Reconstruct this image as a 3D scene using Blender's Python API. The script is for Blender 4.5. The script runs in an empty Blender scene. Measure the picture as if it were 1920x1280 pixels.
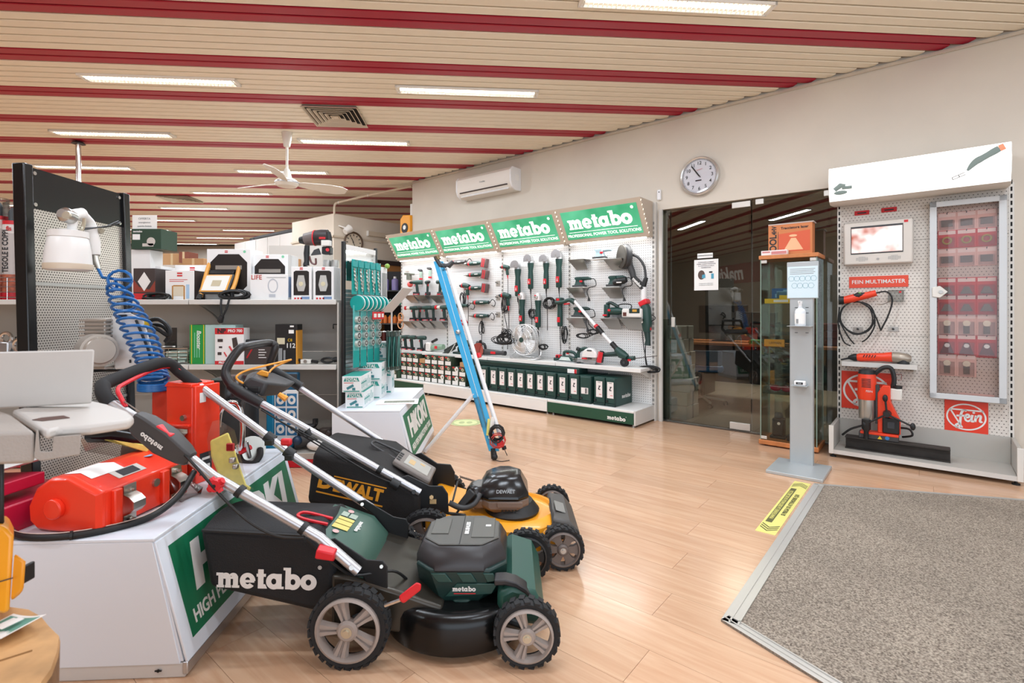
import bpy, math, random
from mathutils import Matrix, Vector
random.seed(7)
R = math.radians; PI = math.pi
SC = bpy.context.scene; COL = SC.collection
V = Vector
# ------------------------------------------------------------------ camera, world, exposure
FPX, CX, HY, EYE, CEIL = 953.0, 960.0, 582.0, 1.15, 3.14
cam = bpy.data.cameras.new('camera'); cam.sensor_width = 36; cam.lens = FPX / 1920 * 36; cam.shift_y = -58 / 1920
cam.clip_start = .02
cam.dof.use_dof = True; cam.dof.focus_distance = 3.2; cam.dof.aperture_fstop = 6.5
camo = bpy.data.objects.new('camera', cam); COL.objects.link(camo)
camo.location = (0, 0, EYE); camo.rotation_euler = (R(90), 0, 0); SC.camera = camo
SC.view_settings.view_transform = 'Standard'; SC.view_settings.look = 'None'
SC.view_settings.exposure = 0.0; SC.view_settings.gamma = 1; SC.view_settings.use_curve_mapping = False
wd = bpy.data.worlds.new('world'); SC.world = wd; wd.use_nodes = True
wd.node_tree.nodes['Background'].inputs[0].default_value = (.86, .93, 1, 1)
wd.node_tree.nodes['Background'].inputs[1].default_value = 1.1
SC.cycles.max_bounces = 7; SC.cycles.diffuse_bounces = 4; SC.cycles.glossy_bounces = 4
SC.cycles.transparent_max_bounces = 12; SC.cycles.caustics_reflective = False; SC.cycles.caustics_refractive = False
SC.cycles.sample_clamp_indirect = 6
LAMP_W = 26.5
def area(loc, rot, sx, sy, w, col=(.87, .985, 1.1)):
    l = bpy.data.lights.new('area_light', 'AREA'); l.shape = 'RECTANGLE'; l.size = sx; l.size_y = sy; l.energy = w; l.color = col
    o = bpy.data.objects.new('area_light', l); COL.objects.link(o); o.location = loc; o.rotation_euler = rot; return o
# glazed shop front behind the camera: soft daylight
area((1.2, -2.9, 1.6), (R(90), 0, 0), 6.5, 2.6, 88, (.87, .975, 1.12))
# ------------------------------------------------------------------ helpers
def lin(h):
    h = h.lstrip('#'); o = []
    for i in (0, 2, 4):
        c = int(h[i:i + 2], 16) / 255; o.append(c / 12.92 if c <= .04045 else ((c + .055) / 1.055) ** 2.4)
    return (*o, 1)
MATS = {}
def mat(name, col='#888888', rough=.5, metal=0, emit=0, vary=0, vscale=8, bump=0, bscale=200, coat=0, spec=.5):
    if name in MATS: return MATS[name]
    m = bpy.data.materials.new(name); m.use_nodes = True; nt = m.node_tree; b = nt.nodes['Principled BSDF']
    c = lin(col); b.inputs['Base Color'].default_value = c; b.inputs['Roughness'].default_value = rough
    b.inputs['Metallic'].default_value = metal; b.inputs['Coat Weight'].default_value = coat; b.inputs['Specular IOR Level'].default_value = spec
    if emit:
        b.inputs['Emission Color'].default_value = c; b.inputs['Emission Strength'].default_value = emit
    if vary or bump:
        tc = nt.nodes.new('ShaderNodeTexCoord')
    if vary:
        n = nt.nodes.new('ShaderNodeTexNoise'); n.inputs['Scale'].default_value = vscale; n.inputs['Detail'].default_value = 4
        nt.links.new(tc.outputs['Object'], n.inputs['Vector'])
        r = nt.nodes.new('ShaderNodeMapRange'); r.inputs[1].default_value = .3; r.inputs[2].default_value = .7
        r.inputs[3].default_value = 1 - vary; r.inputs[4].default_value = 1 + vary
        nt.links.new(n.outputs['Fac'], r.inputs[0])
        x = nt.nodes.new('ShaderNodeMix'); x.data_type = 'RGBA'; x.blend_type = 'MULTIPLY'; x.inputs[0].default_value = 1
        x.inputs[6].default_value = c; nt.links.new(r.outputs[0], x.inputs[7]); nt.links.new(x.outputs[2], b.inputs['Base Color'])
    if bump:
        n2 = nt.nodes.new('ShaderNodeTexNoise'); n2.inputs['Scale'].default_value = bscale; n2.inputs['Detail'].default_value = 2
        nt.links.new(tc.outputs['Object'], n2.inputs['Vector'])
        bp = nt.nodes.new('ShaderNodeBump'); bp.inputs['Strength'].default_value = bump; bp.inputs['Distance'].default_value = .004
        nt.links.new(n2.outputs['Fac'], bp.inputs['Height']); nt.links.new(bp.outputs[0], b.inputs['Normal'])
    MATS[name] = m; return m
def glass(name, tint='#e6f2ec', refl=1.0, rough=0.0):
    if name in MATS: return MATS[name]
    m = bpy.data.materials.new(name); m.use_nodes = True; nt = m.node_tree; nt.nodes.remove(nt.nodes['Principled BSDF'])
    t = nt.nodes.new('ShaderNodeBsdfTransparent'); t.inputs[0].default_value = lin(tint)
    g = nt.nodes.new('ShaderNodeBsdfGlossy'); g.inputs['Roughness'].default_value = rough
    f = nt.nodes.new('ShaderNodeFresnel'); f.inputs[0].default_value = 1.5
    mm = nt.nodes.new('ShaderNodeMath'); mm.operation = 'MULTIPLY'; mm.inputs[1].default_value = refl
    x = nt.nodes.new('ShaderNodeMixShader'); nt.links.new(f.outputs[0], mm.inputs[0]); nt.links.new(mm.outputs[0], x.inputs[0])
    nt.links.new(t.outputs[0], x.inputs[1]); nt.links.new(g.outputs[0], x.inputs[2])
    nt.links.new(x.outputs[0], nt.nodes['Material Output'].inputs[0]); MATS[name] = m; return m
def pattern(name, base, hole, scale, size, rough=.5, metal=0, offset=True, bands=None):
    """sheet perforated with round holes on a lattice (object coordinates, x and z or y and z)"""
    if name in MATS: return MATS[name]
    m = mat(name, base, rough, metal); nt = m.node_tree; b = nt.nodes['Principled BSDF']; L = nt.links.new
    N = nt.nodes.new
    tc = N('ShaderNodeTexCoord'); sp = N('ShaderNodeSeparateXYZ'); L(tc.outputs['Object'], sp.inputs[0])
    def mth(op, a, bb=None):
        k = N('ShaderNodeMath'); k.operation = op
        for i, q in enumerate((a, bb)):
            if q is None: continue
            if isinstance(q, (int, float)): k.inputs[i].default_value = q
            else: L(q, k.inputs[i])
        return k.outputs[0]
    h = mth('ADD', sp.outputs[0], sp.outputs[1]); h = mth('MULTIPLY', h, 1 / scale); z = mth('MULTIPLY', sp.outputs[2], 1 / scale)
    if offset:
        z = mth('MULTIPLY', z, 1.155); row = mth('FLOOR', z); odd = mth('MODULO', mth('ABSOLUTE', row), 2); h = mth('ADD', h, mth('MULTIPLY', odd, .5))
    fx = mth('SUBTRACT', mth('FRACT', h), .5); fz = mth('SUBTRACT', mth('FRACT', z), .5)
    d = mth('SQRT', mth('ADD', mth('MULTIPLY', fx, fx), mth('MULTIPLY', fz, fz)))
    k = mth('LESS_THAN', d, size)
    x = N('ShaderNodeMix'); x.data_type = 'RGBA'; L(k, x.inputs[0]); x.inputs[6].default_value = lin(base); x.inputs[7].default_value = lin(hole)
    L(x.outputs[2], b.inputs['Base Color'])
    if metal:
        L(mth('MULTIPLY', mth('SUBTRACT', 1, k), metal), b.inputs['Metallic'])
    return m
class B:
    """collects shapes, becomes one mesh"""
    def __init__(s): s.v = []; s.f = []
    def add(s, vs, fs, M=None):
        n = len(s.v); s.v += [tuple(M @ V(p)) if M else tuple(p) for p in vs]; s.f += [tuple(i + n for i in f) for f in fs]; return s
    def box(s, c, d, M=None, rot=None):
        x, y, z = (q / 2 for q in d); p = [V((i * x, j * y, k * z)) for k in (-1, 1) for j in (-1, 1) for i in (-1, 1)]
        T = Matrix.Translation(c) @ (rot.to_4x4() if rot else Matrix.Identity(4)); T = M @ T if M else T
        return s.add(p, [(0, 2, 3, 1), (4, 5, 7, 6), (0, 1, 5, 4), (2, 6, 7, 3), (0, 4, 6, 2), (1, 3, 7, 5)], T)
    def bx(s, x0, x1, y0, y1, z0, z1, M=None):
        return s.box(((x0 + x1) / 2, (y0 + y1) / 2, (z0 + z1) / 2), (abs(x1 - x0), abs(y1 - y0), abs(z1 - z0)), M)
    def loft(s, rings, M=None, caps=True, closed=False):
        n = len(rings[0]); vs = [p for r in rings for p in r]; fs = []
        m = len(rings)
        for i in range(m if closed else m - 1):
            for j in range(n):
                a, b2 = i * n + j, i * n + (j + 1) % n; c, d = ((i + 1) % m) * n + (j + 1) % n, ((i + 1) % m) * n + j
                fs.append((a, b2, c, d))
        if caps and not closed: fs += [tuple(range(n - 1, -1, -1)), tuple(range((m - 1) * n, m * n))]
        return s.add(vs, fs, M)
    def tube(s, path, r, n=8, M=None, closed=False, flat=1):
        P = [V(p) for p in path]; rs = r if isinstance(r, (list, tuple)) else [r] * len(P); rings = []; up = None
        for i, p in enumerate(P):
            if closed: t = P[(i + 1) % len(P)] - P[i - 1]
            else: t = P[min(i + 1, len(P) - 1)] - P[max(i - 1, 0)]
            t = t.normalized() if t.length > 1e-9 else V((0, 0, 1))
            if up is None: up = V((0, 0, 1)) if abs(t.z) < .9 else V((0, 1, 0))
            a = (up - t * up.dot(t)); a = a.normalized() if a.length > 1e-6 else t.orthogonal().normalized(); up = a; b2 = t.cross(a)
            rings.append([p + (a * math.cos(2 * PI * k / n) * flat + b2 * math.sin(2 * PI * k / n)) * rs[i] for k in range(n)])
        return s.loft(rings, M, True, closed)
    def cyl(s, p, q, r, r2=None, n=16, M=None): return s.tube([p, q], [r, r if r2 is None else r2], n, M)
    def lathe(s, prof, M=None, n=20, a0=0, a1=2 * PI, caps=True):
        full = abs(a1 - a0 - 2 * PI) < 1e-6; k = n if full else n + 1
        rings = [[(r * math.cos(a0 + (a1 - a0) * i / n), r * math.sin(a0 + (a1 - a0) * i / n), z) for i in range(k)] for r, z in prof]
        return s.loft(rings, M, caps)
    def prism(s, poly, a, b, M=None):
        n = len(poly); vs = [(x, a, z) for x, z in poly] + [(x, b, z) for x, z in poly]
        ar = sum(poly[i][0] * poly[(i + 1) % n][1] - poly[(i + 1) % n][0] * poly[i][1] for i in range(n))
        fs = [tuple(range(n)), tuple(range(2 * n - 1, n - 1, -1))] + [(i, i + n, (i + 1) % n + n, (i + 1) % n) for i in range(n)]
        if ar < 0: fs = [f[::-1] for f in fs]
        return s.add(vs, fs, M)
    def ball(s, c, r, M=None, n=14, m=8):
        rx, ry, rz = (r, r, r) if isinstance(r, (int, float)) else r
        rings = [[(c[0] + rx * max(math.sin(PI * i / m), .02) * math.cos(2 * PI * j / n), c[1] + ry * max(math.sin(PI * i / m), .02) * math.sin(2 * PI * j / n), c[2] - rz * math.cos(PI * i / m)) for j in range(n)] for i in range(m + 1)]
        return s.loft(rings, M)
    def ring(s, c, Rr, r, M=None, n=24, k=8, axis='Y'):
        pts = []
        for i in range(n):
            a = 2 * PI * i / n; x, z = Rr * math.cos(a), Rr * math.sin(a)
            pts.append({'Y': (c[0] + x, c[1], c[2] + z), 'Z': (c[0] + x, c[1] + z, c[2]), 'X': (c[0], c[1] + x, c[2] + z)}[axis])
        return s.tube(pts, r, k, M, closed=True)
def mesh(name, b, m, ang=38):
    me = bpy.data.meshes.new(name); me.from_pydata(b.v, [], b.f); me.validate(); me.update()
    for p in me.polygons: p.use_smooth = True
    me.set_sharp_from_angle(angle=R(ang)); me.materials.append(m); return me
def link(name, data, parent=None, M=None):
    o = bpy.data.objects.new(name, data); COL.objects.link(o)
    if parent: o.parent = parent
    if M is not None: o.matrix_local = M
    return o
def part(name, b, m, parent, bevel=0, label=None, M=None, seg=2):
    o = link(name, mesh(name, b, m), parent, M)
    if bevel:
        bv = o.modifiers.new('bevel', 'BEVEL'); bv.width = bevel; bv.segments = seg; bv.limit_method = 'ANGLE'; bv.angle_limit = R(48); bv.harden_normals = False
    if label: o['label'] = label
    return o
def tag(o, label, cat, group=None):
    o['label'] = label; o['category'] = cat
    if group: o['group'] = group
    return o
def thing(name, label, cat, M=None, group=None):
    o = bpy.data.objects.new(name, None); COL.objects.link(o); o.empty_display_size = .05
    if M is not None: o.matrix_world = M
    return tag(o, label, cat, group)
def solo(name, b, m, label, cat, M=None, group=None, bevel=0): return tag(part(name, b, m, None, bevel, None, M), label, cat, group)
def struct(name, b, m, parent=None, bevel=0, M=None):
    o = part(name, b, m, parent, bevel, None, M)
    if parent is None: o['kind'] = 'structure'
    return o
def dup(root, M, label=None, group=None, parent=None):
    r = root.copy(); COL.objects.link(r)
    if parent is None: r.matrix_world = M
    else: r.parent = parent
    if label: r['label'] = label
    if group: r['group'] = group
    for ch in root.children: dup(ch, None, None, None, r)
    return r
TXT = {}
def text(name, s, size, M, m, parent, bold=0., ext=.0006, sx=1., shear=0, align='CENTER', space=1., label=None):
    key = (s, size, bold, ext, sx, shear, align, space, m.name)
    if key not in TXT:
        c = bpy.data.curves.new('lettering', 'FONT'); c.body = s; c.size = size; c.offset = bold; c.extrude = ext; c.shear = shear
        c.align_x = align; c.align_y = 'CENTER'; c.resolution_u = 3; c.space_character = space; c.space_line = .9
        o = bpy.data.objects.new('lettering', c); COL.objects.link(o); me = bpy.data.meshes.new_from_object(o.evaluated_get(bpy.context.evaluated_depsgraph_get()))
        bpy.data.objects.remove(o); bpy.data.curves.remove(c); me.transform(Matrix.Diagonal((sx, 1, 1, 1)))
        me.materials.clear(); me.materials.append(m); TXT[key] = me
    return link(name, TXT[key], parent, M)
T = Matrix.Translation
def RX(a): return Matrix.Rotation(R(a), 4, 'X')
def RY(a): return Matrix.Rotation(R(a), 4, 'Y')
def RZ(a): return Matrix.Rotation(R(a), 4, 'Z')
def front(x, y, z, a=0): return T((x, y, z)) @ RX(90) @ RZ(a)          # text facing -Y
def at(x, y, z, a=0): return T((x, y, z)) @ RZ(a)
def frame(o, x, y):                                                      # origin, x axis, y hint
    x = V(x).normalized(); z = x.cross(V(y)).normalized(); y = z.cross(x)
    m = Matrix((x, y, z)).transposed().to_4x4(); m.translation = o; return m
# points of the place: G on a level plane, D at a depth, wall frame (s along the long wall towards the back, d out from it)
def G(px, py, z=0.):
    d = FPX * (EYE - z) / (py - HY); return V(((px - CX) / FPX * d, d, z))
def D(px, py, d): return V(((px - CX) / FPX * d, d, EYE - (py - HY) / FPX * d))
WP = V((3.62, 3.60, 0)); WU = V((-.7714101, .6363383, 0)); WN = V((-.6363383, -.7714101, 0)); WA = math.degrees(math.atan2(-.6363383, .7714101))
def wp(s, d, z): return WP + WU * s + WN * d + V((0, 0, z))
def wf(s, d, z, a=0): return T(wp(s, d, z)) @ RZ(WA + a)                 # x to the right along the wall, y into the wall
def onw(px, py, d=0.):
    rx = (px - CX) / FPX; t = (d + WP.dot(WN)) / (rx * WN.x + WN.y); p = V((rx * t, t, EYE - (py - HY) / FPX * t))
    return (p - WP).dot(WU), p.z
def wfp(px, py, d, a=0): s, z = onw(px, py, d); return wf(s, d, z, a)
# ------------------------------------------------------------------ materials
white = mat('white_paint', '#e9e9e9', .45); offw = mat('off_white_plastic', '#dedad2', .5)
lgrey = mat('light_grey_steel', '#cfccc6', .4); grey = mat('grey_steel', '#a8a6a2', .45); shelfgrey = mat('shelf_grey', '#b5b1a9', .5)
black = mat('black_plastic', '#191a1b', .5); gloss = mat('gloss_black', '#121213', .22); rubber = mat('rubber', '#1d1d1e', .75, bump=.3, bscale=90)
mgreen = mat('dark_green_plastic', '#1d3f39', .42); dgreen = mat('deep_green_plastic', '#132f2b', .45); red = mat('red_plastic', '#d3202c', .4)
orange = mat('orange_paint', '#ee3a1f', .35, coat=.25); fein = mat('orange_plastic', '#e8401f', .4); chrome = mat('chrome', '#d8d8d8', .18, 1)
steel = mat('brushed_steel', '#b9b7b3', .32, 1); alu = mat('aluminium', '#c6c7c9', .3, .85); zinc = mat('zinc', '#c2c0b8', .3, 1)
yellow = mat('yellow_paint', '#f0a01f', .35, coat=.2); teal = mat('teal_plastic', '#179a97', .45); blue = mat('blue_plastic', '#1f6fb0', .4)
wood = mat('orange_wood', '#c07845', .5, vary=.12, vscale=20); cable = mat('cable_black', '#161616', .55); paper = mat('paper', '#efeeea', .7)
dgrey = mat('dark_grey_plastic', '#3b3b3c', .55); taupe = mat('taupe_plastic', '#7d756f', .5); cardb = mat('cardboard', '#b0865c', .8)
hgreen = mat('sign_green', '#0e6b47', .5); ink = mat('ink', '#26282b', .6); clear = glass('clear_plastic', '#f4f6f6', .8, .08)
pane = glass('pane_glass', '#e0e3de', 2.6)
# ------------------------------------------------------------------ setting
wallm = mat('plaster', '#d6cdbf', .8, vary=.03, vscale=2.5, bump=.06, bscale=120)
b = B()
def wb(b, s0, s1, d0, d1, z0, z1):
    b.loft([[wp(s0, d0, z), wp(s1, d0, z), wp(s1, d1, z), wp(s0, d1, z)] for z in (z0, z1)]); return b
wb(b, -5, 1.06, 0, -.2, 0, 3.2); wb(b, 2.69, 6.69, 0, -.2, 0, 3.2); wb(b, 1.06, 2.69, 0, -.2, 2.2, 3.2)
struct('wall_right', b, wallm)
struct('trim_1', wb(B(), -4, 6.68, .004, .022, 3.105, 3.13), mat('trim_paint', '#c9bdac', .6), bevel=.003)
b = B(); wb(b, -5, 9, 0, 0, 0, 0)
# laminate floor
def plankmat():
    m = mat('laminate', '#d9a67c', .3); nt = m.node_tree; L = nt.links.new; N = nt.nodes.new; bs = nt.nodes['Principled BSDF']
    tc = N('ShaderNodeTexCoord'); oi = N('ShaderNodeObjectInfo'); mp = N('ShaderNodeMapping'); mp.inputs['Scale'].default_value = (1.2, 16, 1)
    ad = N('ShaderNodeVectorMath'); ad.operation = 'ADD'; ml = N('ShaderNodeMath'); ml.operation = 'MULTIPLY'; ml.inputs[1].default_value = 40
    L(oi.outputs['Random'], ml.inputs[0]); L(tc.outputs['Object'], mp.inputs[0]); L(mp.outputs[0], ad.inputs[0]); L(ml.outputs[0], ad.inputs[1])
    n = N('ShaderNodeTexNoise'); n.inputs['Scale'].default_value = 2.2; n.inputs['Detail'].default_value = 5; n.inputs['Distortion'].default_value = .8
    L(ad.outputs[0], n.inputs['Vector'])
    cr = N('ShaderNodeValToRGB'); e = cr.color_ramp.elements; e[0].position = .2; e[0].color = lin('#c39674'); e[1].position = .72; e[1].color = lin('#d6b191')
    L(n.outputs['Fac'], cr.inputs[0])
    mr = N('ShaderNodeMapRange'); mr.inputs[3].default_value = .94; mr.inputs[4].default_value = 1.06; L(oi.outputs['Random'], mr.inputs[0])
    x = N('ShaderNodeMix'); x.data_type = 'RGBA'; x.blend_type = 'MULTIPLY'; x.inputs[0].default_value = 1; L(cr.outputs[0], x.inputs[6]); L(mr.outputs[0], x.inputs[7])
    L(x.outputs[2], bs.inputs['Base Color']); bs.inputs['Roughness'].default_value = .2; bs.inputs['Specular IOR Level'].default_value = .75
    return m
lam = plankmat()
fl = struct('floor', B().bx(-14, 9, -3.2, 17, -.1, -.006), lam)
PL, PW = 1.29, .192
pm = mesh('plank', B().bx(-PL / 2 + .0007, PL / 2 - .0007, -PW / 2 + .0006, PW / 2 - .0006, -.0055, 0), lam)
cnt = 0
for r in range(-6, 44):                       # rows across, d from the wall
    d = PW * (r + .5); off = (r * .47 % 1) * PL
    for k in range(-4, 9):
        s = k * PL + off
        p = wp(s, d, 0)
        if not (.9 < p.y < 7.0) or abs(p.x) > p.y * 1.02 + 1.0 or p.y < 1.0 - p.x * .25 or d < 0 or p.x < -2.6 and p.y > 3.5 or p.x < -3: continue
        o = link('plank', pm, fl, wf(s, d, 0)); cnt += 1
        bv = None
# entrance mat let into the floor with aluminium edging
A, Bp, Cc, Dd = G(1352, 1165), G(1526, 908), G(1995, 944), G(1640, 1345)
def carpetmat():
    m = mat('entrance_carpet', '#8a8077', .95); nt = m.node_tree; L = nt.links.new; N = nt.nodes.new; bs = nt.nodes['Principled BSDF']
    tc = N('ShaderNodeTexCoord'); a = N('ShaderNodeTexNoise'); a.inputs['Scale'].default_value = 160; a.inputs['Detail'].default_value = 3
    c = N('ShaderNodeTexNoise'); c.inputs['Scale'].default_value = 2.2; c.inputs['Detail'].default_value = 6
    L(tc.outputs['Object'], a.inputs[0]); L(tc.outputs['Object'], c.inputs[0])
    cr = N('ShaderNodeValToRGB'); e = cr.color_ramp.elements; e[0].position = .32; e[0].color = lin('#594d43'); e[1].position = .68; e[1].color = lin('#b2a594')
    L(a.outputs['Fac'], cr.inputs[0]); mr = N('ShaderNodeMapRange'); mr.inputs[1].default_value = .3; mr.inputs[2].default_value = .7; mr.inputs[3].default_value = .86; mr.inputs[4].default_value = 1.1
    L(c.outputs['Fac'], mr.inputs[0]); x = N('ShaderNodeMix'); x.data_type = 'RGBA'; x.blend_type = 'MULTIPLY'; x.inputs[0].default_value = 1
    L(cr.outputs[0], x.inputs[6]); L(mr.outputs[0], x.inputs[7]); L(x.outputs[2], bs.inputs['Base Color'])
    bp = N('ShaderNodeBump'); bp.inputs['Strength'].default_value = .9; bp.inputs['Distance'].default_value = .006; L(a.outputs['Fac'], bp.inputs['Height']); L(bp.outputs[0], bs.inputs['Normal'])
    return m
mt = thing('entrance_mat', 'grey brown ribbed entrance carpet mat with aluminium edge strips', 'mat', T(A))
ctr = A
E1 = (A + (Dd - A) * 3.2); F1 = Bp + (Cc - Bp) * 2.2
poly = [A, Bp, F1, V((4.4, .4, 0)), V((1.5, .4, 0)), E1]
part('carpet', B().loft([[(p - ctr) + V((0, 0, z)) for p in poly] for z in (.0005, .009)]), carpetmat(), mt)
def strip(p, q, w, side):
    t = (q - p).normalized(); nn = V((-t.y, t.x, 0)) * side; bb = B()
    p = p - ctr; q = q - ctr
    for a0, a1, h in ((0, w, .0095), (w * .42, w * .52, .0125), (w * .9, w, .0135)):
        bb.loft([[p + nn * a0 + V((0, 0, z)), q + nn * a0 + V((0, 0, z)), q + nn * a1 + V((0, 0, z)), p + nn * a1 + V((0, 0, z))] for z in (.0005, h)])
    return bb
stm = mat('edge_strip', '#cfccc6', .35, .5)
part('edge_strip', strip(A, Bp, .062, -1), stm, mt); part('edge_strip', strip(A, E1, .045, 1), stm, mt); part('edge_strip', strip(Bp, F1, .03, -1), stm, mt)
# slatted ceiling
EX, EY = math.cos(R(4.52)), math.sin(R(4.52))
ce = struct('ceiling', B().bx(-14, 6, -3.2, 17, 3.2, 3.26), mat('ceiling_void', '#1f1a16', .9))
slb = mat('beige_slat', '#f2e8d3', .42); slr = mat('red_slat', '#a8122f', .38)
far = B(); farr = B()
nsl = 0
def wall_x(y0):        # where a slat line (x, y0 + x*tan) meets the long wall
    tn = EY / EX; xs = (WP.dot(WN) - y0 * WN.y) / (WN.x + tn * WN.y); return xs
for i in range(-62, 124):
    yc = 3.447 + .1013 * (i + .5); xr = wall_x(yc) - .02; xl = -13.8
    if yc + xr * EY / EX > 7.85 or xr < -1.5: xr = min(5, 5)
    if yc < -3: continue
    xr = min(xr, 5.4)
    isred = i % 7 in (0, 1)
    M = T((0, yc, 3.14)) @ RZ(4.52)
    bb = B(); lo, hi = xl / EX, xr / EX
    prof = [(-.0425, .018), (-.0425, .005), (-.038, 0), (.038, 0), (.0425, .005), (.0425, .018)]
    bb.loft([[(x, y, z) for y, z in prof] for x in (lo, hi)])
    if 0 <= i < 62:
        part('slat', bb, slr if isred else slb, ce, M=M); nsl += 1
    else:
        (farr if isred else far).add(bb.v, bb.f, M)
for nm, bb, mm in (('far_slats', far, slb), ('far_red_slats', farr, slr)):
    o = part(nm, bb, mm, ce); o['kind'] = 'stuff'
# ceiling lights
tube_m = mat('lamp_tube', '#fffaf0', .5, emit=9); housing = mat('lamp_housing', '#f2eee6', .4)
lampx = [(1.07, 3.29), (-.40, 4.60), (-1.85, 5.98), (-3.28, 7.26), (-4.73, 8.58), (-6.15, 9.85), (-7.6, 11.15), (-9.05, 12.45), (-3.02, 4.37), (-4.47, 5.70), (-5.92, 7.02), (-7.4, 8.3), (-8.85, 9.6),
         (-6.5, 12.55), (-7.95, 13.85), (-9.4, 15.1), (2.5, 1.95), (-1.6, 3.05), (-.1, 1.7), (-4.25, 1.6), (-5.7, 2.9), (1.3, .45), (-2.7, .3), (-7.1, 4.2)]
names = ['nearest the camera, cut by the top of the picture', 'above the green lit signs, beside the square vent', 'right of the fan rod, beyond the square vent', 'behind the ceiling fan hub', 'just past the fan blade tips', 'beyond the small dark vent', 'above the white leaflet box', 'far off above the green carton box',
         'at the near end of the outer row of lamps', 'next along the outer row, by the chrome pole', 'behind the top of the black perforated stand', 'far left beyond the clear lidded tubes', 'far off behind the perforated stand',
         'nearest of the three by the block room', 'middle of the three by the block room', 'farthest of the three by the block room']
proto = None
for i, (x, y) in enumerate(lampx):
    M = T((x, y, 3.139)) @ RZ(4.52)
    lab = 'recessed fluorescent strip lamp ' + (names[i] if i < len(names) else 'behind the camera, %s of the rear ones' % ('first', 'second', 'third', 'fourth', 'fifth', 'sixth', 'seventh', 'eighth')[i - len(names)])
    if proto is None:
        proto = thing('ceiling_lamp', lab, 'lamp', M, 'fluorescent strips in the slatted ceiling')
        bb = B().bx(-.64, .64, -.066, -.058, -.02, 0).bx(-.64, .64, .058, .066, -.02, 0).bx(-.64, -.625, -.066, .066, -.02, 0).bx(.625, .64, -.066, .066, -.02, 0).bx(-.63, .63, -.06, .06, -.003, 0)
        part('lamp_housing', bb, housing, proto)
        part('tube', B().cyl((-.6, 0, -.012), (.6, 0, -.012), .0085, n=8), tube_m, proto)
        lv = B()
        for k in range(40): lv.bx(-.605 + k * .031, -.6035 + k * .031, -.058, .058, -.02, -.006)
        part('louver', lv, housing, proto)
    else: dup(proto, M, lab)
    area((x, y, 3.112), (0, 0, R(4.52)), 1.18, .11, LAMP_W)
# far walls of the shop
struct('wall_back', B().bx(-14, 4, 16.2, 16.4, 0, 3.2), wallm)
struct('wall_left', B().bx(-14, -13.8, -3.2, 16.4, 0, 3.2), wallm)
struct('wall_rear', B().bx(-14, -3.2, -3.3, -3.1, 0, 3.2), wallm)
# ------------------------------------------------------------------ slab-letter wordmark built stroke by stroke (x height 1)
ZC = [0]
def zc():
    ZC[0] += .002; return ZC[0]
def ann(b, cx, cy, ox, oy, ix, iy, a0=0, a1=360, n=28):
    vs = []; z = zc()
    for i in range(n + 1):
        a = R(a0 + (a1 - a0) * i / n); c, s = math.cos(a), math.sin(a); vs += [(cx + ox * c, cy + oy * s, z), (cx + ix * c, cy + iy * s, z)]
    return b.add(vs, [(2 * i, 2 * i + 2, 2 * i + 3, 2 * i + 1) for i in range(n)])
def quad(b, *p): z = zc(); return b.add([(x, y, z) for x, y in p], [tuple(range(len(p)))])
def rect(b, x0, x1, y0, y1): return quad(b, (x0, y0), (x1, y0), (x1, y1), (x0, y1))
WM = B(); x = 0
for k in (.1, .6, 1.1): rect(WM, k, k + .34, 0, .78)
rect(WM, -.04, .3, .8, 1.0); rect(WM, .1, .44, .7, 1.0); rect(WM, .0, .5, 0, .17); rect(WM, .56, .98, 0, .17); rect(WM, 1.04, 1.54, 0, .17)
ann(WM, .62, .7, .32, .31, .0, .0, 0, 150, 12); ann(WM, 1.12, .7, .32, .31, .0, .0, 0, 150, 12); rect(WM, .3, .94, .6, .78); rect(WM, .94, 1.44, .6, .75)
x = 1.58; ann(WM, x + .52, .5, .53, .54, .17, .24, 0, 322); rect(WM, x + .15, x + .98, .38, .56)
x = 2.68; rect(WM, x + .12, x + .5, 0, 1.3); rect(WM, x + .02, x + .66, .8, 1.0); ann(WM, x + .62, .3, .4, .3, .0, .0, 180, 290, 8)
x = 3.36; ann(WM, x + .52, .5, .53, .54, .17, .2); rect(WM, x + .68, x + 1.05, 0, 1.02); rect(WM, x + .68, x + 1.2, 0, .17)
x = 4.56; rect(WM, x + .1, x + .47, 0, 1.46); rect(WM, x - .04, x + .2, 1.28, 1.46); ann(WM, x + .62, .5, .53, .54, .17, .2)
x = 5.7; ann(WM, x + .53, .5, .56, .54, .18, .2)
WM.v = [(a - 3.36, c - .55, d) for a, c, d in WM.v]
zc = lambda: 0
REG = B(); ann(REG, 3.6, .95, .13, .13, .09, .09); ann(REG, 3.6, .95, .05, .06, .0, .0)
WMC = {}
def wordmark(size, M, m, parent, reg=False):
    k = (m.name, reg)
    if k not in WMC:
        b = B(); b.add(WM.v, WM.f)
        if reg: b.add(REG.v, REG.f)
        WMC[k] = mesh('wordmark', b, m)
    return link('lettering', WMC[k], parent, M @ Matrix.Scale(size, 4))
printw = mat('print_white', '#e4e2de', .6); printk = mat('print_black', '#1d1d1d', .6); printr = mat('print_red', '#c8262c', .6); printg = mat('print_grey', '#8d8f90', .6)
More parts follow.
